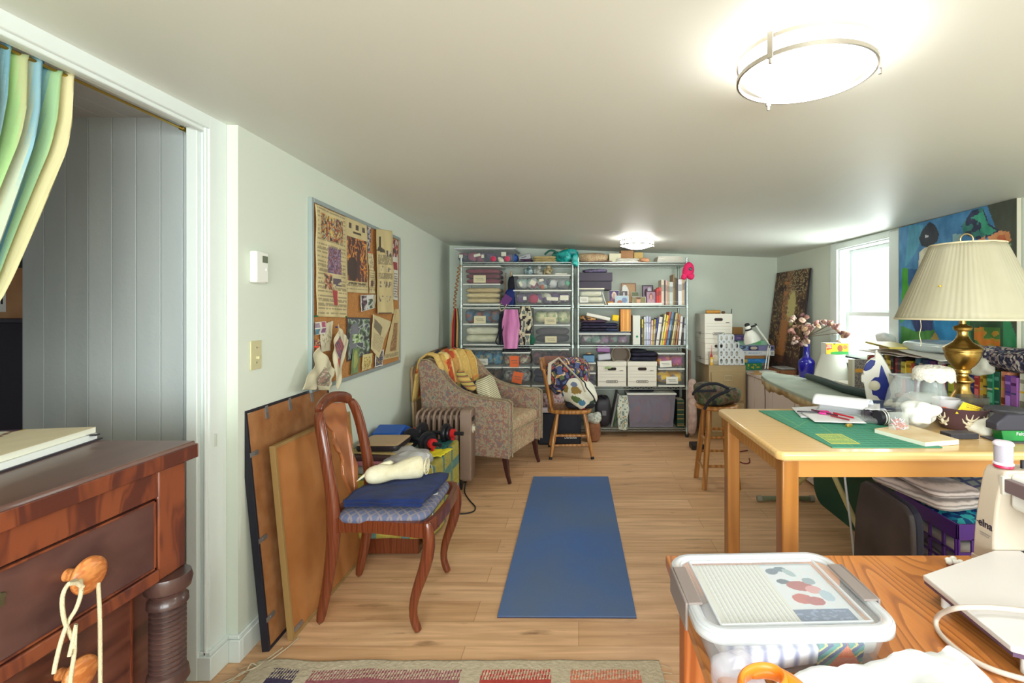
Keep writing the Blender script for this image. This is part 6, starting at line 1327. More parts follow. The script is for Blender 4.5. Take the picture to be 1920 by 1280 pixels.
B().cyl(LP(1407, 613), LP(1419, 609), .009, n=12).cyl(LP(1417, 607, -.015), LP(1417, 607, .03), .004).build('head_joint', MATS['black_plastic'], t)
ax = (LP(1412, 643)-LP(1400, 607)).normalized(); M = TR(*LP(1400, 607)) @ Vector((0, 0, 1)).rotation_difference(ax).to_matrix().to_4x4()
B(M).lathe([(.001, -.008), (.018, -.004), (.026, .006), (.026, .03)], n=26).build('lamp_cap', MATS['black_plastic'], t, smooth=40)
B(M).lathe([(.027, .022), (.029, .03), (.028, .062), (.034, .074), (.055, .10), (.073, .135), (.08, .17), (.082, .19), (.079, .19), (.07, .14)], n=34, cap=False).build('shade', WLP, t, smooth=40)
B(M).lathe([(.0285, .052), (.034, .056), (.034, .066), (.03, .07)], n=26).build('collar', MATS['black_plastic'], t, smooth=40)
B().tube([LP(1432, 697, -.06), LP(1427, 704, -.25), Vector((1.728, 4.6, .69)), Vector((1.722, 4.58, .5)), Vector((1.725, 4.6, .2)), Vector((1.72, 4.6, .01))], .004, 7).build('power_cord', mat('brown_cord', (90, 70, 66), rough=.6), t, smooth=60)
# vase with dried flowers
t = T('vase', 'cobalt blue glass bottle vase on the white desk', 'vase', (2.094, 4.55, .70))
VX, VY = 2.09, 4.55
B(TR(VX, VY, .70)).lathe([(.001, .001), (.058, .001), (.062, .01), (.066, .06), (.073, .13), (.074, .15), (.068, .172), (.05, .19), (.032, .205), (.027, .225), (.025, .33), (.032, .345), (.029, .346), (.021, .33), (.021, .22)], n=40, cap=False).build('vase_body', mat('cobalt_glass', (24, 20, 150), rough=.06, coat=.8), t, smooth=60)
t = T('dried_flowers', 'dried pink-brown flower spray arching out of the cobalt vase', 'flowers', (VX, VY, 1.04))
rn = random.Random(5)
FC = [mat('dried_flower_%d' % i, c, 'noise', [tuple(q-18 for q in c), tuple(min(255, q+18) for q in c)], scale=(40, 40, 40), rough=.9) for i, c in enumerate([(150, 108, 96), (190, 160, 140), (120, 84, 84), (214, 196, 182), (166, 124, 116), (186, 150, 116)])]
heads = []
for i in range(46):
    a = rn.uniform(0, 2*pi); r = sqrt(rn.random()); heads.append((1500+22*r*cos(a), 617+31*r*sin(a), rn.uniform(-.10, .10), rn.uniform(.018, .03), rn.choice([0, 0, 1, 2, 2, 3, 3, 4, 5])))
for i in range(28):
    u = i/27; heads.append((1518+66*u+rn.uniform(-3, 3), 620-16*sin(pi*min(1, u*1.15))+10*max(0, u-.75)*4+rn.uniform(-6, 6), rn.uniform(-.06, .06), rn.uniform(.018, .028), rn.choice([0, 1, 2, 4, 4, 5, 3])))
heads += [(1588, 628, 0, .03, 0), (1545, 602, 0, .02, 5), (1573, 640, 0, .022, 3), (1494, 640, -.05, .016, 3)]
stems = B()
for i, (px, py, dy, r, k) in enumerate(heads):
    p = W(px, py, min(VY+.02+dy, 2.10*FP/(px-CX)))
    M = TR(*p) @ Euler((rn.uniform(-1, 1), rn.uniform(-1, 1), rn.uniform(0, 6))).to_matrix().to_4x4()
    b = B(M).sup((0, 0, 0), (r, r, r*.45), .9, 12, 7, amp=.004, fr=50, seed=i)
    b.sup((0, 0, r*.3), (r*.55, r*.6, r*.4), .9, 10, 6, amp=.003, fr=60, seed=i+3)
    b.build('flower_head', FC[k], t, smooth=60)
    if i % 3 == 0: stems.tube([(VX+rn.uniform(-.012, .012), VY, 1.0), (VX+(p.x-VX)*.3, VY+dy*.3, 1.09), tuple(p)], [.002]*3, 5)
stems.build('stem', mat('dry_stem', (120, 96, 70), rough=.9), t, smooth=60, kind='stuff')
# loose lampshade and packet
t = T('lamp_shade', 'off-white cone lampshade standing loose on the desk before the window', 'lampshade', (2.095, 4.15, .70))
B(TR(2.095, 4.12, .70) @ RY(.06)).lathe([(.152, .012), (.086, .272), (.084, .272), (.150, .012)], n=40, cap=False).build('shade_body', mat('linen_shade', (222, 224, 212), rough=.8), t, smooth=40)
B(TR(2.11, 4.12, .966)).lathe([(.083, .0), (.083, .003), (.001, .003)], n=32).build('shade_top', mat('linen_shade', (222, 224, 212)), t)
t = T('food_packet', 'yellow, red and green packet on top of the loose lampshade', 'packet', (2.13, 4.1, .975))
B().box(2.03, 2.215, 4.07, 4.16, .970, 1.064).build('packet_body', mat('white_note', (226, 226, 214)), t, bev=.004)
B().grid(lambda u, v: (2.031+.183*u, 4.0685, 1.063-.092*v), 60, 30, col=paint((232, 190, 30), [('p', [(.0, .1), (.25, .08), (.26, .5), (.02, .6)], (220, 60, 40)), ('t', .02, .15, .24, .5, 3, (240, 230, 200)), ('p', [(.2, .8), (.6, .7), (1, .75), (1, 1), (.2, 1)], (40, 150, 60)), ('e', .62, .45, .12, .3, (160, 90, 50)), ('e', .85, .35, .1, .2, (190, 120, 60)), ('p', [(.28, .0), (.45, 0), (.38, .14)], (60, 50, 40))])).build('printed_front', vmat(), t, smooth=0)
B().box(2.24, 2.27, 4.22, 4.42, .705, 1.12).build('glass_sheet', clear('dusty_glass', (190, 206, 200), .35, .15), label='frosted pane leaning on the wall behind the loose lampshade', cat='glass', bev=.002)
# ---------------- painting on the right wall ----------------
PXW = 2.262
def pq(zx, zy):
    px, py = 1560+zx/3.556, 340+zy/3.556; p = WX(px, py, PXW); return ((3.50-p.y)/.94, (1.915-p.z)/.825)
def PP(*pts): return [pq(*p) for p in pts]
def tint(c, n): return tuple(max(0, min(255, q+n)) for q in c)
shp = [('p', PP((505, 300), (640, 255), (1040, 160), (1040, 420), (900, 900), (470, 900)), (70, 134, 184)),
       ('p', PP((515, 290), (610, 290), (580, 440), (500, 560), (485, 560)), (84, 160, 190)),
       ('p', PP((1036, 160), (1300, 90), (1300, 1200), (1180, 1200), (1190, 560)), (74, 80, 68)),
       ('p', PP((470, 575), (512, 580), (518, 700), (500, 900), (460, 950)), (62, 160, 44)),
       ('p', PP((505, 582), (610, 588), (700, 560), (900, 600), (900, 1000), (840, 1090), (560, 1000), (500, 880), (510, 700)), (38, 96, 150)),
       ('p', PP((520, 880), (680, 890), (670, 990), (560, 1005)), (40, 56, 110)),
       ('p', PP((670, 890), (900, 900), (900, 1100), (740, 1100), (690, 1000)), (34, 136, 196)),
       ('p', PP((460, 960), (560, 1000), (690, 990), (640, 1085), (460, 1085)), (70, 140, 60)),
       ('p', PP((690, 1000), (740, 1100), (640, 1085)), (190, 160, 80)),
       ('p', PP((620, 440), (700, 430), (740, 520), (700, 600), (575, 590), (585, 470)), (226, 220, 198)),
       ('p', PP((640, 440), (664, 446), (655, 560), (612, 592), (622, 520)), (104, 160, 172)),
       ('p', PP((600, 330), (650, 270), (690, 290), (716, 350), (705, 400), (650, 440), (600, 430), (582, 380)), (44, 50, 62)),
       ('p', PP((622, 358), (645, 358), (645, 374), (622, 374)), (200, 206, 210)),
       ('p', PP((803, 350), (864, 350), (860, 425), (806, 425)), (150, 190, 196)),
       ('p', PP((866, 300), (935, 190), (1010, 178), (1046, 280), (1120, 325), (1060, 370), (960, 385), (880, 352)), (46, 54, 84)),
       ('p', PP((930, 240), (1010, 200), (1040, 290), (1100, 330), (1040, 360), (990, 330), (1000, 280)), (56, 160, 128)),
       ('p', PP((1040, 370), (1120, 328), (1185, 335), (1197, 390), (1150, 445), (1050, 420)), (220, 150, 100)),
       ('p', PP((1100, 370), (1150, 350), (1165, 390), (1120, 410)), (206, 110, 70)),
       ('p', PP((960, 400), (1020, 365), (1030, 420)), (224, 150, 110)),
       ('p', PP((1130, 430), (1196, 410), (1182, 540), (1140, 500)), (130, 170, 130)),
       ('p', PP((880, 900), (1180, 900), (1250, 1090), (1250, 1200), (940, 1200)), (44, 136, 84)),
       ('p', PP((920, 915), (1140, 915), (1145, 1200), (940, 1200)), (46, 84, 54)),
       ('p', PP((950, 972), (1122, 975), (1125, 1200), (955, 1200)), (196, 146, 48))]
base_fn = paint((70, 134, 184), shp)
def pcol(u, v):
    c = base_fn(u, v); n1 = noise.noise(Vector((u*9, v*9, 0)))*26; n2 = noise.noise(Vector((u*30, v*12, 3)))*16
    if c == (196, 146, 48):
        k = noise.noise(Vector((u*14, v*20, 8)))
        if k > .1: c = (226, 130, 40)
        elif k < -.15: c = (80, 130, 60)
    if c == (46, 54, 84) and noise.noise(Vector((u*20, v*20, 2))) > .15: c = (56, 130, 120)
    if c == (74, 80, 68): n1 *= .3; n2 *= .5
    return tint(c, n1+n2)
t = T('painting', 'large unframed blue and green figure painting on the right wall', 'painting', (PXW, 3.0, 1.09))
B().box(PXW, XR-.004, 2.56, 3.50, 1.09, 1.915).build('canvas_edge', mat('canvas_cream', (214, 210, 190), rough=.8), t, smooth=0)
B().grid(lambda u, v: (PXW-.0015, 3.50-.94*u, 1.915-.825*v), 150, 130, col=pcol).build('painted_canvas', vmat('oil_paint', rough=.55, bump=.5), t, smooth=0)
# ---------------- bookcase and books on the right ----------------
t = T('bookcase', 'low cream bookcase along the right wall below the figure painting', 'bookcase', (2.13, 2.7, 0))
BC = mat('cream_bookcase', (214, 206, 184), rough=.6)
B().box(1.975, 2.28, 1.85, 3.48, .80, .826).build('bookcase_top', BC, t, bev=.002)
for y in (1.85, 2.66, 3.46): B().box(1.98, 2.28, y, y+.02, 0, .80).build('side_panel', BC, t, smooth=0)
for z in (.04, .42): B().box(1.985, 2.28, 1.87, 3.46, z, z+.018).build('shelf_board', BC, t, smooth=0)
BCOL = [(200, 190, 160), (150, 50, 60), (206, 200, 186), (40, 36, 44), (60, 66, 110), (210, 176, 80), (230, 200, 80), (40, 38, 40), (180, 60, 50), (60, 50, 60), (226, 210, 90), (236, 190, 40), (200, 70, 40), (90, 130, 150), (206, 200, 190), (40, 60, 110), (110, 60, 120), (200, 150, 90), (220, 216, 210), (196, 60, 80), (34, 30, 40), (190, 196, 60), (216, 120, 90), (80, 90, 130), (130, 120, 126), (40, 44, 110), (170, 50, 50), (226, 184, 60), (210, 170, 50), (36, 120, 84), (30, 90, 70), (228, 146, 110), (110, 66, 150), (150, 90, 160), (224, 222, 200), (60, 50, 130), (200, 180, 120), (50, 90, 80)]
y = 3.44; rn = random.Random(8); i = 0
while y > 1.92 and i < 38:
    w_ = rn.choice([.022, .028, .034, .04, .03, .046]); c = BCOL[i % len(BCOL)]; h = rn.uniform(.185, .226); dd = rn.uniform(.15, .19)
    bands = [(.08, .14, BCOL[(i*5+3) % 38])] if i % 3 else []
    bands += [(.3, .34+.1*(i % 3), tint(c, 70 if sum(c) < 350 else -90)), (.6, .64, BCOL[(i*7+1) % 38]), (.80, .86+.01*(i % 4), tint(c, 60 if sum(c) < 350 else -70))]
    book(TR(2.0+rn.uniform(0, .012), y, .827) @ RZ(-pi/2) @ RY(rn.uniform(-.01, .03)), w_, h, dd, c, '%s %s book, %s from the window end of the long row under the painting' % ('thick' if w_ > .033 else 'slim', cname(c), ordw(i)), 'books standing under the figure painting', bands)
    y -= w_+.0015; i += 1
ZB = 1.056
def sheet(pts, z, lift, label, c=(216, 208, 196), name='loose_paper', cat='paper', seed=0, th=.002):
    c4 = [Vector((x, y_, z+l)) for (x, y_), l in zip(pts, lift)]
    B().grid(quadfn(*c4, wob=.006, seed=seed, nrm=(0, 0, 1)), 16, 16).build(name, mat('sheet_%d_%d_%d' % c, c, rough=.75), label=label, cat=cat, sol=th, smooth=60)
sheet([(1.93, 3.42), (2.25, 3.40), (2.25, 2.9), (1.9, 2.95)], ZB, (0, .02, .03, 0), 'cream paper sheet on the books at the window end', seed=1, th=.004)
sheet([(1.90, 3.25), (2.2, 3.2), (2.22, 2.72), (1.88, 2.75)], ZB+.018, (0, .02, .02, -.005), 'pinkish paper sheet over the cream one on the books', c=(206, 190, 180), seed=2, th=.004)
sheet([(1.92, 3.05), (2.2, 3.0), (2.2, 2.5), (1.86, 2.55)], ZB+.034, (.005, .02, .02, -.02), 'large white sheet topmost under the clear plastic bag', c=(222, 220, 212), seed=3, th=.003)
B().sup((2.08, 2.84, ZB+.07), (.13, .22, .034), .6, 40, 16, amp=.012, fr=7, seed=4).build('plastic_bag', mat('bluish_plastic', (200, 212, 212), rough=.2, coat=.5, bump=.6, bscale=18), label='flat bluish plastic bag on papers left of the brass lamp', cat='bag', smooth=70)
t = T('magazine', 'yellow booklet lying on the books near the window', 'magazine', (1.98, 3.3, ZB+.05))
B(TR(1.98, 3.13, ZB+.055) @ RZ(-.1) @ RX(.05)).box(-.10, .06, -.17, .14, 0, .012).build('booklet_body', mat('yellow_booklet', (216, 196, 96), rough=.5), t, bev=.001)
B(TR(1.98, 3.13, ZB+.055) @ RZ(-.1) @ RX(.05)).box(-.1005, -.0995, -.15, .02, .003, .009).build('booklet_title', mat('booklet_ink', (130, 116, 60), rough=.5), t, smooth=0)
t = T('flower_pot', 'small terracotta pot wrapped in white plastic on the window sill', 'pot', (2.19, 3.60, .93))
B(TR(2.19, 3.53, ZB-.02)).lathe([(.001, 0), (.04, 0), (.052, .07), (.052, .075)], n=26).build('pot_body', mat('terracotta', (186, 140, 110), rough=.8), t)
B(TR(2.19, 3.53, ZB+.05)).sup((0, 0, .03), (.058, .058, .04), .8, 26, 12, amp=.012, fr=20).build('plastic_wrap', mat('white_cotton', (238, 238, 234)), t, smooth=60)
DKP = mat('dark_patchwork', (60, 60, 84), 'voro', [(40, 40, 60), (80, 84, 110), (150, 130, 130), (50, 46, 70), (190, 180, 170)], scale=(85, 85, 85), rough=.9, const=True)
B().sup((2.08, 2.28, ZB+.045), (.13, .30, .05), .6, 44, 18, amp=.03, fr=9, seed=6).build('patchwork_cloth', DKP, label='dark patchwork cloth crumpled on the books right of the lamp', cat='cloth', smooth=70)
B().sup((1.98, 2.46, ZB+.01), (.03, .08, .04), .6, 30, 16, amp=.02, fr=16, seed=7).build('lace_scrap', mat('lace_cream', (206, 204, 186), rough=.9), label='cream lace scrap hanging over books below the dark patchwork', cat='lace', smooth=70)
# ================= ironing board, cutting table and its load =================
IBC = mat('ironing_cover', (166, 176, 160), 'noise', [(150, 160, 146), (178, 188, 172)], scale=(5, 5, 5), rough=.85, bump=.3, bscale=40)
GTUBE = mat('sage_tube', (120, 124, 96), rough=.4, metal=.2)
t = T('ironing_board', 'long grey-green ironing board pointing toward the tree print', 'ironing board', (1.42, 2.9, 0))
out = []
for i in range(41):
    y = 3.76-1.56*(i/40)**1.6; s = (3.76-y); w_ = .195*(1-math.exp(-s*3.2))**.8 if s > 0 else 0; out.append((1.42+.0*s, y, w_))
def ibo(o): return [(c+w_+o, y) for c, y, w_ in out]+[(c-w_-o, y) for c, y, w_ in out[::-1]]
B().prism(ibo(0), .835, .868, 'z').build('board_top', IBC, t, bev=.008, smooth=40)
b = B(); k = len(out)
rn = random.Random(2); vs = []
for i, (c, y, w_) in enumerate(out): vs += [(c-w_-.002, y, .85), (c-w_+.004, y, .815+rn.uniform(-.012, .008)-(.02 if 14 < i < 20 else 0))]
b.add(vs, [(2*i, 2*i+1, 2*i+3, 2*i+2) for i in range(k-1)])
b.build('torn_hem', mat('scorched_hem', (186, 160, 112), 'noise', [(150, 120, 76), (206, 190, 150)], scale=(9, 9, 9), rough=.9), t, sol=.003, smooth=60)
B().box(1.395, 1.445, 2.22, 3.45, .80, .832).build('rail', GTUBE, t)
for a, c, n in (((1.43, 3.46, .03), (1.43, 2.45, .81), 'leg'), ((1.405, 3.22, .81), (1.405, 2.22, .03), 'leg')):
    B().cyl(a, c, .014, n=12).build(n, mat('cream_tube', (196, 184, 130), rough=.4), t, smooth=50)
for y in (3.46, 2.22):
    f = B().cyl((1.25, y, .022), (1.62, y, .022), .017, n=14).build('foot_bar', GTUBE, t, smooth=50)
    for x in (1.245, 1.612): B().cyl((x, y, .022), (x+.03, y, .022), .021, n=14).build('end_cap', mat('grey_rubber', (150, 146, 130), rough=.6), f, smooth=50)
DGR = mat('dark_green_vinyl', (46, 66, 62), rough=.5)
B().tube([(1.545, 3.35, .89), (1.53, 3.1, .892), (1.50, 2.8, .892), (1.535, 2.62, .892)], [.02, .022, .023, .023], 16).build('vinyl_roll', DGR, label='dark green vinyl roll lying along the ironing board', cat='roll', smooth=60)
# steam iron standing on its heel
t = T('steam_iron', 'white and blue steam iron standing upright on the ironing board', 'iron', (1.5, 2.47, .87))
IA = math.atan2(1.49, 2.46); IO = Vector((1.49, 2.46, 0)); IM = TR(*IO) @ RZ(-IA)
def IP(pts):
    r = []
    for px, py in pts:
        d = Vector(((px-CX)/FP, 1, -(py-HY)/FP)); n = Vector((sin(IA), cos(IA), 0)); q = d*(n.dot(IO)/n.dot(d))
        r.append(((q-IO).dot(Vector((cos(IA), -sin(IA), 0))), CH+q.z))
    return r
out_i = IP([(1627, 756), (1623, 735), (1620, 716), (1615, 714), (1615, 702), (1620, 700), (1618, 695), (1623, 682), (1632, 673), (1640, 670), (1640, 659), (1644, 657), (1652, 664), (1664, 684), (1676, 708), (1681, 722), (1680, 740), (1677, 756)])
IWH = mat('iron_white', (232, 230, 218), rough=.3)
B(IM).prism(out_i, -.045, .045, 'y').build('iron_body', IWH, t, bev=.010, seg=3, smooth=50)
B(IM).prism(IP([(1652, 682), (1655, 686), (1663, 706), (1668, 722), (1670, 738), (1667, 746), (1661, 748), (1650, 747), (1645, 740), (1636, 737), (1634, 724), (1633, 712), (1640, 705), (1648, 705)]), -.049, -.03, 'y').build('water_tank', mat('translucent_blue', (44, 58, 140), rough=.12, coat=.5), t, bev=.003, smooth=50)
B(IM).prism(IP([(1619, 692), (1624, 680), (1632, 673), (1642, 674), (1640, 682), (1633, 690), (1624, 694)]), -.049, -.03, 'y').build('trigger_panel', mat('translucent_blue', (44, 58, 140)), t, bev=.003, smooth=50)
(dx_, dz_), = IP([(1640, 720)])
B(IM @ TR(dx_, -.045, dz_) @ RX(pi/2)).lathe([(.024, 0), (.024, .012), (.019, .016), (.001, .016)], n=28).build('steam_dial', mat('dial_ivory', (216, 210, 184), rough=.35), t, smooth=40)
B(IM).prism(IP([(1652, 663), (1684, 722), (1682, 755), (1679, 755), (1681, 722)]), -.04, .04, 'y').build('soleplate', mat('steel_sole', (176, 180, 180), rough=.25, metal=.9), t, smooth=0)
# colourful thread case and shiny bags behind
t = T('thread_case', 'clear case of pink and teal thread spools behind the iron', 'case', (1.62, 2.3, .87))
B().box(1.475, 1.615, 2.24, 2.36, .955, 1.035).build('case_shell', clear('thread_case_plastic', (216, 222, 216), .25, .15), t, bev=.003)
B().box(1.475, 1.615, 2.24, 2.36, 1.028, 1.036).build('case_lid', clear('frosted_lid', (226, 230, 232), .75), t, bev=.002)
for i, (c, nm) in enumerate((((206, 120, 130), 'salmon'), ((130, 110, 160), 'violet'), ((80, 150, 150), 'teal'), ((200, 90, 160), 'magenta'), ((170, 80, 150), 'plum'), ((150, 150, 170), 'lavender grey'), ((200, 200, 190), 'pale'))):
    B().cyl((1.487+i*.0185, 2.27, .96), (1.487+i*.0185, 2.27, 1.022), .0085, n=12).build('thread_spool', mat('thread_%d' % i, c, rough=.6), label=nm+' thread spool inside the clear case behind the iron', cat='spool', group='spools in the clear thread case', smooth=40)
for i, (x, y, z, c, lb) in enumerate(((1.535, 2.30, .929, (190, 130, 110), 'copper-coloured shiny bag under the clear thread case'), (1.50, 2.26, .893, (120, 130, 110), 'greenish shiny bag on the board right of iron'), (1.575, 2.26, .90, (110, 80, 80), 'dark reddish bag behind the glass jar'))):
    B().sup((x, y, z), (.05, .04, .028), .7, 26, 14, amp=.012, fr=22, seed=i).build('foil_bag', mat('foil_%d' % i, c, 'noise', [tint(c, -50), tint(c, 70)], scale=(25, 25, 25), rough=.2, metal=.4), label=lb, cat='bag', smooth=60)
t = T('hardcover_book', 'patterned hardcover book standing left of the steam iron', 'book', (1.62, 2.9, .87))
p0 = W(1596, 725, 3.0); 
B().box(1.60, 1.70, 2.902, 2.945, .87, 1.045).build('page_block', PG, t)
B().grid(lambda u, v: (1.60+.104*u, 2.90, 1.047-.177*v), 40, 50, col=paint((110, 104, 110), [('r', 0, 0, .12, 1, (210, 208, 190)), ('n', .14, 0, 1, 1, [(90, 84, 96), (130, 124, 124), (150, 140, 110)], 22, 30), ('r', .14, .3, 1, .42, (210, 150, 50)), ('e', .75, .7, .2, .12, (226, 220, 200))])).build('front_cover', vmat(), t, smooth=0, sol=.002)
B().sup((1.79, 2.98, .965), (.045, .06, .10), .6, 20, 12, amp=.008).build('red_pouch', mat('dark_red_cloth', (140, 40, 44), rough=.8), label='dark red pouch between the patterned book and window', cat='pouch', smooth=60)
B().box(1.70, 1.96, 2.75, 3.3, .0, .868).build('side_cabinet', BC, label='plain cream side cabinet between ironing board and bookcase', cat='cabinet', bev=.003)
# ---------------- cutting table ----------------
PINE = mat('honey_pine', (222, 176, 104), 'wood', [(222, 180, 118), (230, 192, 132), (226, 186, 124)], scale=(1.2, 9, 9), wave=1.2, rough=.28, coat=.35, axis='Y')
PINEL = mat('honey_pine_leg', (166, 110, 50), 'wood', [(160, 104, 44), (172, 116, 54)], scale=(7, 7, 1.2), wave=1.2, rough=.32, coat=.25)
PINEA = mat('honey_pine_apron', (206, 148, 76), 'wood', [(178, 120, 56), (194, 138, 72)], scale=(1.2, 9, 9), wave=1.2, rough=.3, coat=.25, axis='Y')
t = T('cutting_table', 'tall honey-coloured pine table with the green cutting mat', 'table', (1.3, 1.83, 0))
TX0, TX1, TY0, TY1, TZ = .60, 2.0, 1.49, 2.155, .91
B().prism([(TX0+.02, TY0), (TX1, TY0), (TX1, TY1), (TX0+.02, TY1), (TX0, TY1-.02), (TX0, TY0+.02)], TZ-.028, TZ, 'z').build('table_top', PINE, t, bev=.010, seg=4, smooth=40)
for (x, y) in ((.622, 1.515), (.625, 2.08), (1.93, 1.515), (1.93, 2.08)): B().box(x, x+.052, y, y+.052, 0, TZ-.03).build('leg', PINEL, t, bev=.005)
B().box(.674, 1.93, 1.525, 1.545, TZ-.085, TZ-.03).build('apron', PINEA, t)
B().box(.674, 1.93, 2.095, 2.115, TZ-.085, TZ-.03).build('apron', PINEA, t)
B().box(.635, .655, 1.567, 2.08, TZ-.085, TZ-.03).build('apron', PINEA, t)
B().box(1.945, 1.965, 1.567, 2.08, TZ-.085, TZ-.03).build('apron', PINEA, t)
# cutting mat
t = T('cutting_mat', 'green self-healing cutting mat with yellow grid on the pine table', 'cutting mat', (1.08, 1.83, TZ))
mx0, mx1, my0, my1 = .787, 1.13, 1.54, 2.10
B().hexa([(mx0, my0, TZ+.0005), (mx1, my0, TZ+.0005), (mx1, my1, TZ+.0005), (mx0-.025, my1, TZ+.0005), (mx0, my0, TZ+.003), (mx1, my0, TZ+.003), (mx1, my1, TZ+.003), (mx0-.025, my1, TZ+.003)]).build('mat_board', mat('mat_green', (62, 138, 112), rough=.7), t, smooth=0)
gl = B(); g = mat('mat_grid', (96, 168, 138), rough=.7)
for i in range(1, 14):
    x = mx0+(mx1-mx0)*i/14; gl.box(x-.0005, x+.0005, my0+.01, my1-.01, TZ+.003, TZ+.0034)
for i in range(1, 22):
    y = my0+(my1-my0)*i/22; gl.box(mx0+.01, mx1-.01, y-.0005, y+.0005, TZ+.003, TZ+.0034)
gl.build('grid_lines', g, t, smooth=0, kind='stuff')
def TT(px, py, z=TZ): return Wz(px, py, z)
b = B(); c4 = [TT(1528, 813, TZ+.0036), TT(1577, 813, TZ+.0036), TT(1614, 832, TZ+.0036), TT(1559, 832, TZ+.0036)]
b.grid(quadfn(*c4), 60, 40, col=paint((120, 166, 100), [('r', 0, 0, 1, .08, (204, 206, 96)), ('r', 0, .92, 1, 1, (204, 206, 96)), ('r', 0, 0, .05, 1, (204, 206, 96)), ('r', .95, 0, 1, 1, (204, 206, 96)), ('t', .1, .15, .9, .88, 9, (196, 204, 96))]))
b.build('printed_chart', vmat(), t, smooth=0)
b = B()
for (a, c) in (((1440, 775), (1490, 792)), ((1452, 772), (1500, 800)), ((1478, 808), (1530, 780)), ((1600, 838), (1500, 772))):
    p, q = TT(*a, TZ+.0036), TT(*c, TZ+.0036); d = (q-p).normalized(); n = Vector((-d.y, d.x, 0))*.0008
    b.add([p+n, q+n, q-n, p-n], [(0, 1, 2, 3)])
b.build('angle_lines', mat('mat_yellow', (150, 190, 110), rough=.7), t, smooth=0, kind='stuff')
# papers and roll
def tsheet(pts, z, label, c=(226, 226, 228), wob=.002, seed=0, name='paper_sheet'):
    q = [TT(*p, z) for p in pts]
    B().grid(quadfn(*q, wob=wob, seed=seed, nrm=(0, 0, 1)), 20, 14).build(name, mat('sheet_%d_%d_%d' % c, c, rough=.75), label=label, cat='paper', sol=.0008, smooth=60)
tsheet([(1484, 764), (1560, 760), (1612, 783), (1502, 783)], TZ+.006, 'white paper sheet at the far left of the green mat', seed=1)
tsheet([(1500, 772), (1590, 768), (1625, 794), (1528, 791)], TZ+.011, 'white paper sheet overlapping onto the green mat middle', seed=2, c=(230, 230, 232))
b = B()
ca, cb = TT(1598, 768, TZ+.008), TT(1636, 781, TZ+.008)
def rollf(u, v):
    # a sheet lying flat then curling over
    p0, p1 = Vector((1.02, 1.93, TZ+.012)), Vector((1.20, 2.07, TZ+.012)); ax_ = (Vector((.80, 0, 0))).normalized()
    A = Vector((.985, 2.06, 0)).lerp(Vector((1.13, 1.92, 0)), u); th = -pi/2+v*1.55*pi; R = .034-.004*v
    d = Vector((.70, .71, 0))
    return A+d*(R*cos(th))*1.3+Vector((0, 0, TZ+.015+.034+R*sin(th)))
b.grid(rollf, 20, 30); b.build('rolled_paper', mat('roll_white', (232, 234, 236), rough=.7), label='white paper curled into a loose roll before the iron', cat='paper', sol=.0008, smooth=70)
tsheet([(1625, 757), (1650, 757), (1650, 769), (1622, 768)], TZ+.055, 'white paper flap sticking out of the curled roll', seed=5)
# scissors and pens
t = T('scissors', 'dark scissors with bright pink handles on the white papers', 'scissors', tuple(TT(1540, 772)))
q = TT(1545, 773, TZ+.018)
for s in (-1, 1):
    b = B(TR(*q) @ RZ(-.2)); b.tube([(.0+.02*cos(a), s*.013+.010*sin(a), 0) for a in [2*pi*i/14 for i in range(14)]], .004, 8, closed=True)
    b.build('handle', mat('hot_pink_plastic', (226, 40, 140), rough=.35), t, smooth=60)
B(TR(*q) @ RZ(-.2)).box(-.10, -.02, -.004, .006, -.002, .002).build('blade', mat('dark_steel', (60, 56, 62), rough=.35, metal=.7), t)
for i, (a, c, col, lb) in enumerate((((1522, 768), (1570, 779), (90, 40, 60), 'dark maroon pen beside the pink scissors'), ((1563, 774), (1600, 783), (190, 30, 50), 'red pen on the white paper before the roll'), ((1558, 779), (1592, 787), (150, 50, 60), 'thin reddish pen in front of the red pen'))):
    B().cyl(TT(*a, TZ+.020), TT(*c, TZ+.020), .0035, n=8).build('pen', mat('pen_%d' % i, col, rough=.3), label=lb, cat='pen', smooth=40)
q = TT(1592, 797, TZ+.009); B(TR(*q) @ RZ(.4)).box(-.013, .013, -.006, .006, -.006, .006).build('brass_weight', mat('brass_small', (190, 156, 80), rough=.35, metal=.6), label='small brass block at the edge of the green mat papers', cat='block', bev=.003)
# blue dish with cords
t = T('shallow_dish', 'dark blue shallow dish with black and white cords', 'dish', tuple(TT(1668, 768)))
q = TT(1666, 772, TZ); B(TR(*q)).lathe([(.001, .002), (.07, .002), (.10, .018), (.118, .030), (.116, .032), (.095, .022), (.001, .008)], n=44, cap=False, sy=.8).build('dish_body', mat('navy_ceramic', (60, 72, 116), rough=.3), t, smooth=60)
b = B(TR(q.x+.02, q.y-.01, q.z+.035)); rn = random.Random(1)
b.tube([(.05*cos(i*.9)*(.6+.4*sin(i)), .035*sin(i*.9), .008*sin(i*1.7)) for i in range(22)], .006, 7)
b.build('coiled_twine', mat('ivory_cord', (226, 220, 200), rough=.7), label='tangled ivory cord piled in the dark blue dish', cat='cord', smooth=60)
b = B(TR(q.x+.06, q.y+.0, q.z+.045)); b.tube([(.03*cos(i*1.1), .03*sin(i*1.1), .006*sin(i*1.7)) for i in range(16)], .008, 7)
b.build('coiled_wire', IRON, label='black cord coiled at the right side of the dark blue dish', cat='cord', smooth=60)
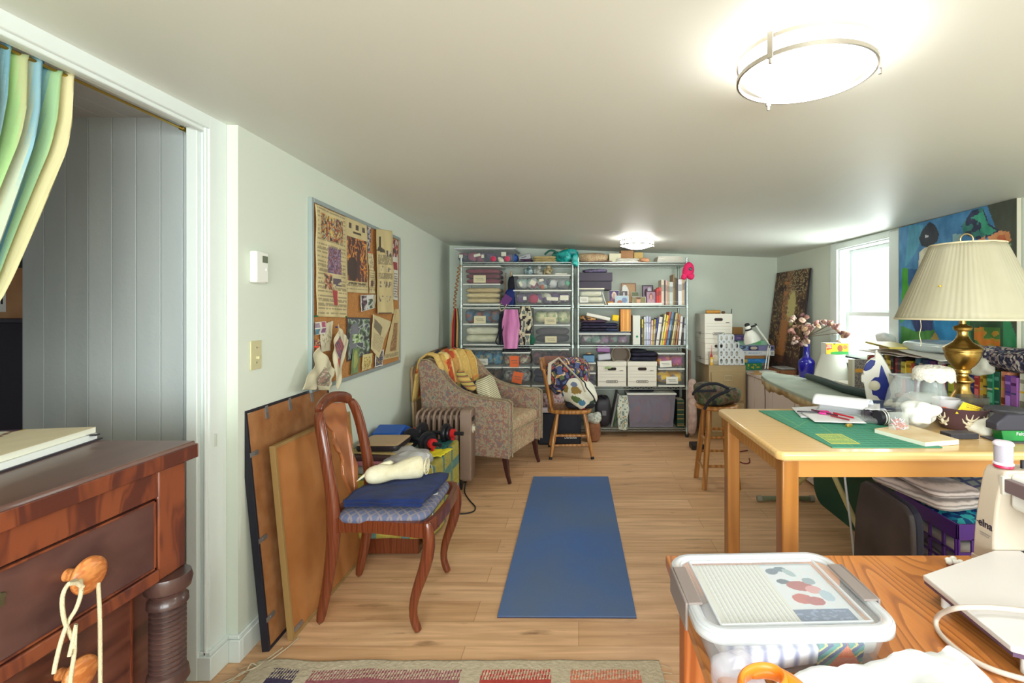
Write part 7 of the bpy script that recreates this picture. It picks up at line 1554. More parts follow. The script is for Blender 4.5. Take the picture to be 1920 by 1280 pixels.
# black packets
q = TT(1640, 792); t = T('ribbon_packet', 'black ribbon packet in clear wrap on the green mat edge', 'packet', tuple(q))
B(TR(q.x, q.y+.01, q.z+.004) @ RZ(-.25)).box(-.035, .05, -.02, .03, 0, .045).build('packet_body', mat('black_speckled', (54, 44, 54), 'noise', [(36, 32, 40), (60, 50, 60), (206, 200, 206)], pos=[0, .62, .78], scale=(70, 70, 70), rough=.3), t, bev=.004)
B(TR(q.x-.02, q.y-.02, q.z+.004) @ RZ(-.3)).sup((0, 0, .012), (.06, .03, .013), .6, 24, 10, amp=.006, fr=30).build('clear_wrap', clear('crinkled_wrap', (220, 226, 220), .2, .12), t, smooth=60)
q = TT(1663, 797); t = T('ribbon_roll', 'black ribbon roll with white bands before the pin bag', 'roll', tuple(q))
B(TR(q.x, q.y, q.z+.030) @ RZ(.15)).lathe([(.001, -.04), (.026, -.04), (.026, .04), (.001, .04)], n=24, M=RY(pi/2)).build('ribbon', mat('black_satin', (34, 36, 46), rough=.35), t, smooth=40)
for dx in (-.022, -.012): B(TR(q.x, q.y, q.z+.030) @ RZ(.15)).lathe([(.0268, dx-.002), (.0268, dx+.002)], n=24, M=RY(pi/2), cap=False).build('band', mat('white_note', (226, 226, 214)), t, smooth=40)
# flat notebook, pin bag, white bundle, black box
t = T('notebook', 'flat cream notebook lying at the front of the pine table', 'notebook', tuple(TT(1720, 825)))
q = [TT(1640, 812, TZ+.001), TT(1735, 838, TZ+.001), TT(1798, 833, TZ+.001), TT(1700, 803, TZ+.001)]
up = Vector((0, 0, .014)); B().hexa(q+[v+up for v in q]).build('pages', mat('paper_cream', (232, 232, 214)), t, smooth=0)
up2 = Vector((0, 0, .016)); B().hexa([v+up for v in q]+[v+up2 for v in q]).build('cover', mat('tan_cover', (222, 196, 150), 'noise', [(210, 180, 130), (232, 212, 176)], scale=(9, 9, 9), rough=.6), t, smooth=0)
q = TT(1686, 806, TZ+.016); t = T('pin_bag', 'clear zip bag full of red and white headed pins', 'bag', tuple(q))
B(TR(*q) @ RX(-.12)).box(-.032, .032, -.008, .01, .0, .062).build('bag_film', clear('crinkled_wrap', (220, 226, 220), .4), t, bev=.004)
b = B(TR(q.x, q.y, q.z+.018) @ RX(-.12)); rn = random.Random(6); rb = B(TR(q.x, q.y, q.z+.018) @ RX(-.12)); 
for i in range(36):
    a = rn.uniform(0, pi); x, z = rn.uniform(-.022, .022), rn.uniform(-.014, .018); l = .012
    (b if i % 2 else rb).cyl((x-l*cos(a), rn.uniform(-.005, .006), max(-.016, z-l*sin(a))), (x+l*cos(a), rn.uniform(-.005, .006), z+l*sin(a)), .0014, n=5)
b.build('red_pins', mat('red_pin', (200, 70, 50), rough=.3), t, kind='stuff'); rb.build('white_pins', mat('pale_pin', (214, 214, 224), rough=.3), t, kind='stuff')
q = TT(1738, 800, TZ+.016)
B().sup((q.x, q.y+.03, q.z+.04), (.050, .045, .040), .8, 60, 36, amp=.016, fr=26, seed=3).build('white_bundle', mat('white_cotton', (238, 238, 234)), label='white cotton bundle folded inside a clear bag on the notebook', cat='cloth', smooth=70)
B().sup((q.x-.005, q.y+.045, q.z+.058), (.062, .052, .062), .75, 36, 20, amp=.012, fr=14, seed=4).build('clear_bag', clear('crinkled_wrap', (220, 226, 220), .4), label='clear plastic bag around the white cotton bundle', cat='bag', smooth=70)
t = T('card_box', 'small flat black box in front of the brown bowl', 'box', tuple(TT(1805, 820)))
q = TT(1805, 822, TZ+.001); B(TR(q.x, q.y+.012, q.z) @ RZ(.05)).box(-.048, .048, -.022, .028, 0, .016).build('box_body', mat('black_card', (48, 46, 54)), t, bev=.002)
B(TR(q.x, q.y+.012, q.z) @ RZ(.05)).box(-.048, .048, -.022, .028, .016, .018).build('lid', mat('dark_grey_card', (84, 80, 84), rough=.5), t, bev=.001)
# bowl with antler pattern
q = TT(1799, 800); q.y = 1.80; q.x = 714*1.80/FP; t = T('bowl', 'dark brown bowl with cream antler pattern on the pine table', 'bowl', (q.x, q.y, TZ))
BR = [(.001, .001), (.058, .001), (.062, .006), (.078, .040), (.090, .078), (.087, .079), (.074, .042), (.055, .010), (.001, .008)]
B(TR(q.x, q.y, TZ+.001)).lathe(BR, n=48, cap=False).build('bowl_body', mat('aubergine_glaze', (84, 58, 62), rough=.35), t, smooth=50)
def onbowl(u, z):   # u: angle around, z: height on the flared wall
    r = .063+(z-.006)*(.090-.063)/.072+.0012; return Vector((q.x+r*sin(u), q.y-r*cos(u), TZ+.001+z))
def antler(b, c, s, fl=1):
    A = [[(-.5, -.9), (-.2, -.3), (0, .1), (.1, .9)], [(-.35, -.5), (-.9, -.2), (-1.1, .3)], [(-.1, .0), (-.6, .3), (-.7, .9)], [(0, 0), (.5, .2), (.9, .7)], [(-.2, -.3), (.4, -.3), (1.0, -.1)], [(-.4, -.7), (.3, -.8), (.9, -.7)]]
    for P in A:
        pts = [onbowl(c+fl*x*s*11, .040+z*s*.95) for x, z in P]; b.tube(pts, [.0050, .0042, .0036, .001][:len(pts)] if len(pts) == 4 else [.005, .004, .001], 6)
    b.sup(onbowl(c-.15*fl*s*11, .038-.2*s), (.008, .004, .012), 1, 10, 6)
for k, (c, fl) in enumerate(((-.22, 1), (.55, -1), (1.5, 1), (2.6, -1), (3.7, 1), (4.9, -1))):
    b = B(); antler(b, c, .028, fl); b.build('antler_motif', mat('cream_slip', (222, 208, 178), rough=.5), t, smooth=60)
t2 = T('sticky_note', 'yellow handwritten note propped in the antler bowl', 'note', (q.x+.04, q.y-.03, TZ+.08))
c4 = [W(1806, 753, 1.76), W(1846, 766, 1.80), W(1838, 779, 1.765), W(1791, 775, 1.73)]
B().grid(quadfn(*c4, wob=.001, nrm=(0, -1, 0)), 50, 36, col=paint((244, 208, 40), [('t', .2, .12, .9, .4, 3, (150, 120, 60)), ('t', .1, .62, .5, .75, 1, (150, 120, 60))])).build('note_paper', vmat(), t2, smooth=0, sol=.0006)
B(TR(q.x-.035, q.y+.02, TZ+.03)).lathe([(.001, 0), (.035, 0), (.045, .075), (.043, .075), (.033, .004)], n=26, cap=False).build('plastic_cup', clear('clear_cup', (222, 220, 222), .45, .12), label='clear plastic cup inside the antler bowl', cat='cup', smooth=50)
B(TR(q.x-.045, q.y+.0, TZ+.062)).sup((0, 0, 0), (.03, .03, .018), .9, 20, 10, amp=.008, fr=40).build('orange_scrap', mat('orange_scrap', (220, 110, 80), rough=.7), label='orange scrap inside the antler bowl', cat='scrap', smooth=60)
t = T('glass_jar', 'dark-rimmed glass jar behind the antler bowl', 'jar', (1.51, 1.86, TZ))
B(TR(1.495, 1.885, TZ+.001)).lathe([(.001, 0), (.05, 0), (.052, .01), (.052, .10), (.049, .10), (.049, .008)], n=30, cap=False).build('jar_body', clear('smoky_glass', (90, 90, 84), .4, .08), t, smooth=50)
# jug with lace cap
t = T('glass_jug', 'clear glass jug covered with a white lace cap', 'jug', (1.385, 1.98, TZ))
JX, JY = 1.405, 1.965; JM = TR(JX, JY, TZ+.001)
GJ = clear('jug_glass', (200, 212, 208), .28, .05)
B(JM).lathe([(.001, 0), (.055, 0), (.062, .01), (.060, .05), (.040, .12), (.034, .16), (.040, .20), (.037, .20), (.031, .16), (.037, .12), (.056, .05), (.055, .008)], n=36, cap=False).build('jug_body', GJ, t, smooth=60)
B(JM).tube([(-.036, -.01, .175), (-.07, -.02, .15), (-.075, -.02, .09), (-.056, -.01, .05)], .006, 8).build('jug_handle', GJ, t, smooth=60)
B(JM).lathe([(.001, .01), (.05, .01), (.052, .03), (.001, .032)], n=30).build('jug_content', mat('sand_fill', (206, 190, 160), rough=.8), t, smooth=50)
def lacef(u, v):
    th = 2*pi*u; r = .004+.064*min(1, v*1.25); k = max(0, v-.72)/.28; z = .208-.012*(v*1.2)**2-.034*k-.010*k*abs(sin(th*6)); r = r+.004*k
    return Vector((JX+r*cos(th), JY+r*sin(th), TZ+z+.003*noise.noise(Vector((cos(th)*6, sin(th)*6, v*8)))))
B().grid(lacef, 72, 24).build('lace_doily', mat('lace_white', (238, 232, 216), 'voro', [(214, 206, 188), (242, 238, 226), (248, 244, 234)], scale=(130, 130, 130), rough=.9, bump=.8, bscale=200), label='white lace doily draped over the mouth of the glass jug', cat='lace', sol=.003, smooth=60)
B(TR(1.44, 1.90, TZ+.001)).lathe([(.001, 0), (.038, 0), (.038, .085), (.036, .085), (.036, .004)], n=28, cap=False).build('tumbler', clear('jug_glass2', (210, 220, 218), .25, .05), label='short clear tumbler beside the lace-capped jug', cat='glass', smooth=50)
t = T('plastic_dome', 'frosted plastic cover standing behind the lace-capped jug', 'cover', (1.35, 2.04, TZ))
B(TR(1.37, 2.06, TZ+.001)).lathe([(.10, 0), (.098, .03), (.08, .10), (.055, .15), (.05, .155)], n=30, cap=False, sy=.6).build('dome_shell', clear('frosted_plastic', (206, 214, 212), .3, .3), t, smooth=50)
# things at the right end of the table
for i, (z0, lb) in enumerate(((TZ+.001, 'lower kraft box right of the antler bowl'), (TZ+.027, 'yellow box in the middle of pile right of the antler bowl'), (TZ+.045, 'yellow box topmost right of the antler bowl'))):
    q = TT(1852, 802); B(TR(q.x-.01, 1.80, 0) @ RZ(.03*i)).box(-.017, .022, -.02, .04, z0, z0+.0165+(.008 if i == 0 else 0)).build('small_box', mat('kraft_light', (206, 176, 110)) if i == 0 else mat('taxi_yellow', (240, 196, 30), rough=.5), label=lb, cat='box', bev=.001)
q = TT(1852, 815); B().sup((q.x-.0, q.y+.03, q.z+.028), (.035, .04, .028), .8, 28, 14, amp=.014, fr=22, seed=2).build('tissue', mat('tissue_paper', (228, 226, 214), rough=.9), label='crumpled white tissue between bowl and the green tape packet', cat='tissue', smooth=60)
t = T('plastic_tub', 'grey clear round tub with dark rim at table right edge', 'tub', (1.55, 1.74, TZ))
B(TR(1.50, 1.74, TZ+.001)).lathe([(.001, 0), (.062, 0), (.07, .045), (.072, .072), (.001, .072)], n=40).build('tub_body', clear('tub_grey', (150, 154, 154), .75, .2), t, smooth=50)
B(TR(1.50, 1.74, TZ+.001)).lathe([(.060, .0725), (.064, .075), (.06, .083), (.05, .085), (.001, .084)], n=40).build('lid', mat('dark_lid', (70, 68, 76), rough=.4), t, smooth=50)
t = T('tape_packet', 'green and black packaged tool with white lettering at table right', 'packet', (1.45, 1.65, TZ))
q = TT(1868, 826)
GP = TR(1.40, 1.62, TZ+.001) @ RZ(-.06)
B(GP).prism([(-.02, 0), (.22, 0), (.22, .042), (-.03, .048)], -.012, .03, 'y').build('green_card', mat('packet_green', (28, 130, 60), 'noise', [(20, 110, 50), (44, 160, 70)], scale=(12, 12, 12), rough=.3), t, bev=.002)
B(GP).prism([(-.045, .036), (.22, .038), (.22, .05), (.04, .088), (-.01, .09), (-.045, .06)], -.016, .034, 'y').build('black_tool', mat('slate_black', (56, 54, 66), rough=.4), t, bev=.004)
B(GP @ TR(.045, -.0135, .026) @ RX(pi/2)).text('FeltoTac', .016, Matrix.Identity(4), ext=.0004).build('lettering', mat('white_print', (220, 222, 226)), t, smooth=0)
B(GP).box(-.05, .22, -.03, .05, .0, .004).build('tray', mat('dark_lid', (70, 68, 76)), t)
# ---------------- brass table lamp ----------------
BRASS = mat('aged_brass', (192, 158, 88), 'noise', [(178, 144, 74), (204, 170, 102)], scale=(6, 6, 40), rough=.28, metal=1.0)
LX, LY = 720*2.0/FP+.0, 2.0
pr = [(26, 780), (26, 772), (24, 768), (22, 760), (20, 757), (22, 752), (22, 747), (19, 742), (13, 732), (11, 725), (12, 718), (18, 714), (18, 712), (14, 708), (9.5, 704), (9, 700.5), (13, 698), (13, 694), (12, 692), (14, 689), (20, 683), (25.5, 674), (29, 664), (29, 659.5), (30.5, 658), (30.5, 653.5), (31.5, 652), (30, 650), (24, 646), (16, 641), (11, 634), (8.5, 627), (9, 621), (14, 618.5), (15, 614), (13.5, 611), (7, 609), (5.5, 607), (5.5, 560)]
K = 2.0/FP
t = T('table_lamp', 'brass urn table lamp with large pleated cream shade on the pine table', 'lamp', (LX, LY, TZ))
prof_ = [(.001, TZ+.001)]+[(r*K, CH-(y-HY)*K+(.001 if y > 779 else 0)) for r, y in pr]+[(.001, CH+20*K)]
B(TR(LX, LY, 0)).lathe(prof_, n=48).build('lamp_base', BRASS, t, smooth=35)
for i in range(24):
    pass
SX = LX+.016; st, sb = 1.600, 1.302
def shf(u, v):
    th = 2*pi*u; z = st+(sb-st)*v; r = .124+(.247-.124)*v; pl_ = .0013*(abs(((u*72) % 1)-.5)*2-.5)*(1+.7*sin(th*5))+.0016*sin(th*11); r += pl_
    return Vector((SX+r*cos(th), LY+r*sin(th), z+.003*sin(th*2)*v))
sh = B().grid(shf, 384, 12).build('lamp_shade', mat('pleated_silk', (178, 172, 146), 'noise', [(172, 165, 138), (184, 178, 154)], scale=(7, 7, 2), rough=.8), t, sol=.003, smooth=50)
for zz, rr_ in ((st, .125), (sb, .248)):
    B().tube([(SX+rr_*cos(a), LY+rr_*sin(a), zz) for a in [2*pi*i/64 for i in range(64)]], .0035, 8, closed=True).build('shade_trim', mat('cream_binding', (226, 212, 176), rough=.7), sh, smooth=60)
b = B(); b.tube([(SX+.026*cos(a), LY, st+.022+.022*sin(a)) for a in [2*pi*i/30 for i in range(30)]], .0035, 8, closed=True); b.build('finial', mat('pale_brass', (206, 186, 140), rough=.3, metal=1), t, smooth=60)
B().cyl((SX, LY, 1.38), (SX, LY, st+.002), .003).build('harp_rod', BRASS, t)
B().cyl((SX-.12, LY, st-.003), (SX+.12, LY, st-.003), .0025, n=6).cyl((SX, LY-.12, st-.003), (SX, LY+.12, st-.003), .0025, n=6).build('spider', BRASS, t)
b = B(); b.tube([(SX-.235, LY-.07, sb), (SX-.232, LY-.07, sb-.03), (SX-.238, LY-.07, sb-.06), (SX-.232, LY-.07, sb-.09), (SX-.235, LY-.07, sb-.105)], .0012, 5); b.build('loose_thread', mat('cream_binding', (226, 212, 176)), sh)
B().sup((SX-.180, LY-.1, 1.43), (.004, .004, .004), 1, 10, 6).build('yellow_tag', mat('taxi_yellow', (240, 196, 30)), sh)
# ---------------- stool with camouflage bag ----------------
t = T('stool', 'round wooden stool carrying a camouflage bag, left of the pine table', 'stool', (1.065, 3.82, 0))
B(TR(1.06, 3.815, 0)).lathe([(.001, .585), (.15, .585), (.16, .595), (.16, .608), (.15, .617), (.001, .614)], n=40).build('seat', OAK, t, smooth=40)
FS = [((.935, 3.69), (.985, 3.74)), ((1.19, 3.69), (1.135, 3.74)), ((.935, 3.955), (.985, 3.89)), ((1.19, 3.955), (1.135, 3.89))]
for f, g_ in FS: B().tube([(f[0], f[1], 0), (f[0]+(g_[0]-f[0])*.5, f[1]+(g_[1]-f[1])*.5, .29), (g_[0], g_[1], .588)], [.019, .022, .02], 14).build('leg', OAK, t, smooth=60)
def sz(k, z): f, g_ = FS[k]; return (f[0]+(g_[0]-f[0])*z/.588, f[1]+(g_[1]-f[1])*z/.588, z)
for a, c, z in ((0, 1, .17), (2, 3, .22), (0, 2, .14), (1, 3, .14), (0, 1, .38), (2, 3, .40), (0, 2, .35), (1, 3, .35)):
    B().cyl(sz(a, z), sz(c, z), .011, n=10).build('rung', OAK, t)
CAMO = mat('camouflage', (90, 84, 66), 'noise', [(40, 38, 36), (74, 84, 56), (110, 96, 74), (96, 70, 58), (60, 66, 48)], pos=[0, .42, .5, .56, .63], const=True, scale=(16, 16, 16), rough=.8)
t = T('duffel_bag', 'camouflage bag with black straps slumped on the wooden stool', 'bag', (1.05, 3.8, .62))
B().sup((1.06, 3.80, .685), (.17, .13, .075), .65, 44, 22, amp=.02, fr=8, seed=3).sup((.98, 3.80, .72), (.09, .11, .055), .7, 30, 16, amp=.016, fr=12, seed=5).build('bag_body', CAMO, t, smooth=70)
for P in ([(.86, 3.70, .72), (.92, 3.68, .775), (1.02, 3.68, .79), (1.12, 3.70, .75)], [(.855, 3.72, .70), (.87, 3.70, .73), (.93, 3.68, .735), (1.02, 3.67, .74)], [(.93, 3.67, .60), (.97, 3.66, .67), (1.06, 3.67, .72), (1.17, 3.70, .745)]):
    B().tube(P, .011, 8, sq=(1, .5)).build('strap', mat('black_canvas', (30, 30, 38)), t, smooth=60)
b = B(); b.tube([(1.53, 4.45, .005), (1.50, 4.35, .005), (1.46, 4.30, .005), (1.42, 4.33, .005), (1.40, 4.5, .005), (1.45, 4.62, .005), (1.6, 4.7, .005)], .005, 7); b.build('floor_cord', mat('red_brown_cord', (120, 50, 50), rough=.6), label='reddish cord looped on floor behind the pine table leg', cat='cord', smooth=60)
B().box(1.08, 1.20, 4.72, 4.86, 0, .05).build('power_strip', MATS['black_plastic'], label='black power brick on floor behind the wooden stool', cat='power strip', bev=.006)
# ---------------- beneath the cutting table ----------------
GB = mat('chalk_green', (24, 74, 58), rough=.6)
pg = rr(2.2, 3.52, .0, .80, .13, 6)
B().prism([(y, z) for y, z in pg], 1.665, 1.685, 'x').build('folded_table', GB, label='dark green round-cornered panel standing beneath the pine table', cat='panel', bev=.003)
b = B(); b.tube([(1.16, 2.2, .82), (1.155, 2.15, .6), (1.155, 2.1, .4), (1.16, 2.07, .2), (1.165, 2.05, .01)], .005, 8); b.build('white_cable', mat('grey_white_cable', (196, 200, 206), rough=.5), label='white cable hanging beneath the pine table beside black chair', cat='cable', smooth=60)
t = T('task_chair', 'dark grey task chair with rounded backrest beneath the pine table', 'chair', (1.25, 1.8, 0))
CHG = mat('worn_charcoal_vinyl', (66, 62, 66), 'noise', [(56, 52, 56), (78, 74, 78)], scale=(6, 6, 6), rough=.55)
bp = [(1.625, .34), (1.98, .34), (1.965, .55), (1.93, .665), (1.90, .685), (1.86, .685), (1.68, .675), (1.645, .655), (1.635, .62)]
B().prism(bp, 1.095, 1.115, 'x').build('backrest', CHG, t, bev=.006, smooth=40)
B().prism([(y+.012 if y < 1.8 else y-.01, z-.004) for y, z in bp], 1.116, 1.15, 'x').build('back_shell', mat('navy_foam', (40, 42, 60), rough=.8), t, bev=.01, smooth=40)
B().sup((1.40, 1.815, .40), (.23, .2, .04), .35, 36, 12, e2=.5).build('seat', CHG, t, smooth=60) if False else B().sup((1.20, 1.82, .33), (.08, .17, .03), .35, 30, 10).build('seat', CHG, t, smooth=60)
B().cyl((1.18, 1.82, .04), (1.18, 1.82, .31), .025).build('column', MATS['black_plastic'], t)
for k in range(5):
    a = 2*pi*k/5+.5; B().tube([(1.18, 1.82, .07), (1.18+.11*cos(a), 1.82+.11*sin(a), .03)], [.02, .015], 8).build('base_leg', MATS['black_plastic'], t)
# crates and cloth
PUR = mat('violet_plastic', (84, 44, 146), rough=.35)
def crate(x0, x1, y0, y1, z0, z1, label):
    t = T('crate', label, 'crate', ((x0+x1)/2, (y0+y1)/2, z0)); b = B()
    b.box(x0, x1, y0, y0+.008, z1-.055, z1).box(x0, x1, y1-.008, y1, z1-.055, z1).box(x0, x0+.008, y0, y1, z1-.055, z1).box(x1-.008, x1, y0, y1, z1-.055, z1)
    b.build('rim', PUR, t, bev=.002); B().box(x0, x1, y0, y1, z0, z0+.012).build('crate_floor', PUR, t); 
    B().box(x0-.008, x1+.008, y0-.008, y1+.008, z1-.008, z1).build('lip', PUR, t) if False else None
    g_ = B()
    for k in range(6): y = y0+(y1-y0)*k/5; g_.box(x0, x0+.006, y-.006, y+.006, z0, z1-.05).box(x1-.006, x1, y-.006, y+.006, z0, z1-.05)
    for k in range(7): x = x0+(x1-x0)*k/6; g_.box(x-.006, x+.006, y0, y0+.006, z0, z1-.05).box(x-.006, x+.006, y1-.006, y1, z0, z1-.05)
    for k in range(1, 5):
        z = z0+(z1-.05-z0)*k/5; g_.box(x0, x0+.005, y0, y1, z-.004, z+.004).box(x0, x1, y0, y0+.005, z-.004, z+.004).box(x0, x1, y1-.005, y1, z-.004, z+.004)
    g_.build('lattice', PUR, t, smooth=0)
crate(1.29, 1.62, 1.69, 2.03, .305, .607, 'upper violet lattice crate beneath the pine table')
crate(1.29, 1.62, 1.69, 2.03, 0, .30, 'lower violet lattice crate standing on the floor')
fold(1.305, 1.605, 1.705, 2.015, .32, .53, [(196, 186, 190), (90, 84, 100), (206, 200, 200), (140, 130, 150), (210, 204, 200)], 'white and grey linens inside the upper violet crate')
fold(1.305, 1.605, 1.705, 2.015, .015, .27, [(150, 140, 160), (190, 184, 190), (110, 100, 120)], 'lilac linens inside the lower violet crate')
B().sup((1.46, 1.86, .56), (.14, .15, .045), .5, 36, 14, amp=.012, fr=9).build('turquoise_cloth', mat('turquoise_print', (30, 120, 170), 'voro', [(24, 60, 130), (30, 150, 190), (60, 200, 210), (30, 90, 150)], scale=(55, 55, 55), const=True, rough=.8), label='turquoise printed cloth bulging from the upper violet crate', cat='cloth', smooth=70)
LIN = [(226, 216, 212), (216, 206, 204), (206, 204, 196)]
def linen(x, y, z, rx, ry, rz_, tilt, c, label, th=.02, seed=0, m=None):
    M = TR(x, y, z) @ RZ(rz_) @ RX(tilt)
    mm = m or mat('linen_%d_%d_%d' % c, c, 'wave', [tint(c, -64), tint(c, -6), tint(c, 8)], scale=(1, 1, 1), wave=24, axis='Z', dist=2.5, rough=.92)
    B().sup((0, 0, 0), (rx, ry, th), .22, 40, 10, amp=.006, fr=9, seed=seed, M=M, e2=.6).build('folded_cloth', mm, label=label, cat='cloth', smooth=60)
# the matrix carries the place, so origin is recomputed from the vertices
linen(1.44, 1.96, .640, .20, .17, .25, .05, LIN[0], 'pinkish white folded sheet at the bottom of linen pile on crates', .024, 1)
linen(1.47, 1.95, .682, .21, .16, .1, .08, LIN[1], 'grey-white folded sheet second in the linen pile on crates', .02, 2)
linen(1.56, 1.86, .690, .15, .12, -.55, .22, (150, 150, 140), 'blue and green plaid cloth sloping on the linen pile', .022, 3, mat('plaid_wool', (150, 150, 140), 'check', [(150, 154, 136), (120, 130, 130), (70, 76, 110)], scale=(26, 26, 26), dist=.16, rough=.9))
linen(1.52, 2.0, .728, .22, .14, .05, .04, LIN[2], 'pale grey folded sheet third in the linen pile on crates', .022, 4)
linen(1.56, 1.98, .770, .22, .14, -.05, .02, (210, 212, 204), 'topmost pale folded sheet right beneath the table apron', .02, 5)
# ================= foreground sewing table =================
def pinewood():
    m, t, p = nt('orange_fir'); N = t.nodes; K_ = t.links
    tc = N.new('ShaderNodeTexCoord'); mp = N.new('ShaderNodeMapping'); mp.inputs['Scale'].default_value = (1, .16, 1); K_.new(tc.outputs['Object'], mp.inputs[0])
    n = N.new('ShaderNodeTexNoise'); n.inputs['Scale'].default_value = 5.5; n.inputs['Detail'].default_value = 2; K_.new(mp.outputs[0], n.inputs[0])
    ml = N.new('ShaderNodeMath'); ml.operation = 'MULTIPLY'; ml.inputs[1].default_value = 24; K_.new(n.outputs[0], ml.inputs[0])
    fr = N.new('ShaderNodeMath'); fr.operation = 'FRACT'; K_.new(ml.outputs[0], fr.inputs[0])
    r = N.new('ShaderNodeValToRGB'); e = r.color_ramp.elements; e[0].position = 0; e[0].color = C((214, 136, 68)); e[1].position = .62; e[1].color = C((202, 120, 54))
    q = e.new(.86); q.color = C((146, 74, 32)); q = e.new(1.0); q.color = C((172, 98, 48)); K_.new(fr.outputs[0], r.inputs[0])
    mp2 = N.new('ShaderNodeMapping'); mp2.inputs['Scale'].default_value = (160, 6, 1); K_.new(tc.outputs['Object'], mp2.inputs[0])
    n2 = N.new('ShaderNodeTexNoise'); n2.inputs['Scale'].default_value = 1; K_.new(mp2.outputs[0], n2.inputs[0])
    mx = N.new('ShaderNodeMix'); mx.data_type = 'RGBA'; mx.blend_type = 'MULTIPLY'; mx.inputs[0].default_value = .3
    K_.new(r.outputs[0], mx.inputs[6]); K_.new(n2.outputs[0], mx.inputs[7]); 
    mx3 = N.new('ShaderNodeMix'); mx3.data_type = 'RGBA'; mx3.inputs[0].default_value = .25; K_.new(mx.outputs[2], mx3.inputs[6]); mx3.inputs[7].default_value = C((204, 138, 80))
    K_.new(mx3.outputs[2], p.inputs['Base Color']); p.inputs['Roughness'].default_value = .33; p.inputs['Coat Weight'].default_value = .2
    return m
FIR = pinewood(); FIRL = mat('fir_leg', (190, 110, 56), 'wood', [(170, 92, 42), (206, 126, 70)], scale=(7, 7, 1.4), wave=1.5, rough=.4)
Z = .74
t = T('sewing_table', 'orange fir sewing table with strong grain in the right foreground', 'table', (.9, .7, 0))
B().box(.212, 1.62, .16, 1.214, Z-.028, Z).build('table_top', FIR, t, bev=.005, seg=3)
for x, y in ((.24, .19), (.24, 1.13), (1.52, .19), (1.52, 1.13)): B().box(x, x+.055, y, y+.055, 0, Z-.03).build('leg', FIRL, t, bev=.004)
for a in ((.30, 1.52, 1.16, 1.178), (.30, 1.52, .20, .218)): B().box(a[0], a[1], a[2], a[3], Z-.12, Z-.03).build('apron', FIRL, t)
for a in ((.25, .27), (1.55, 1.57)): B().box(a[0], a[1], .25, 1.13, Z-.12, Z-.03).build('apron', FIRL, t)
def FT(px, py, z=Z): return Wz(px, py, z)
# ---- lidded clear box ----
BT = .822
def rrect(x0, x1, y0, y1, r, n=8, M=None):
    P = []
    for cx_, cy_, a0 in ((x1-r, y1-r, 0), (x0+r, y1-r, pi/2), (x0+r, y0+r, pi), (x1-r, y0+r, 1.5*pi)):
        for i in range(n+1): P.append((cx_+r*cos(a0+pi/2*i/n), cy_+r*sin(a0+pi/2*i/n)))
    return P
BM = TR(.360, .926, 0) @ RZ(.035)
t = T('craft_box', 'shallow clear plastic box with grey latches on the sewing table', 'box', (.366, .915, Z))
PC = clear('clear_box_plastic', (230, 234, 240), .16, .08); PL = clear('milky_lid', (226, 230, 234), .5, .15)
hx, hy = .168, .130
def ringband(b, A, Bp): k = len(A); b.add(A+Bp, [(i, (i+1) % k, k+(i+1) % k, k+i) for i in range(k)])
b = B(BM); o = rrect(-hx+.03, hx-.03, -hy+.022, hy-.022, .03); p_ = rrect(-hx+.012, hx-.012, -hy+.01, hy-.01, .034)
ringband(b, [(x, y, Z+.002) for x, y in o], [(x, y, BT-.016) for x, y in p_]); b.add([(x, y, Z+.002) for x, y in o], [tuple(range(len(o)))])
b.build('tub', PC, t, sol=.002, smooth=60)
b = B(BM)
o1 = rrect(-hx, hx, -hy, hy, .045); o2 = rrect(-hx+.003, hx-.003, -hy+.003, hy-.003, .044); o3 = rrect(-hx+.016, hx-.016, -hy+.016, hy-.016, .034); o4 = rrect(-hx+.02, hx-.02, -hy+.02, hy-.02, .03)
ringband(b, [(x, y, BT-.018) for x, y in o1], [(x, y, BT-.004) for x, y in o1]); ringband(b, [(x, y, BT-.004) for x, y in o1], [(x, y, BT) for x, y in o2]); ringband(b, [(x, y, BT) for x, y in o2], [(x, y, BT) for x, y in o3])
ringband(b, [(x, y, BT) for x, y in o3], [(x, y, BT-.006) for x, y in o4]); 
b.build('lid_rim', PL, t, sol=.0022, smooth=50)
b = B(BM); b.add([(x, y, BT-.006) for x, y in o4], [tuple(range(len(o4)))]); b.build('lid_panel', clear('lid_panel_plastic', (236, 240, 244), .12, .1), t, sol=.001, smooth=0)
b = B(BM)
for (x0, x1, y0, y1) in ((-.128, .128, .100, .104), (-.128, .128, -.104, -.100), (-.130, -.126, -.102, .102), (.126, .130, -.102, .102)): b.box(x0, x1, y0, y1, BT-.006, BT-.001)
b.build('lid_ridge', PL, t, bev=.001)
LAT = mat('grey_latch', (134, 122, 118), rough=.35)
for s in (-1, 1):
    b = B(BM); xx = s*(hx+.002)
    b.box(min(xx, xx-s*.026), max(xx, xx-s*.026), -.052, .072, BT+.0, BT+.004).box(min(xx, xx+s*.005), max(xx, xx+s*.005), -.052, .072, BT-.045, BT+.004)
    b.build('latch', LAT, t, bev=.003)
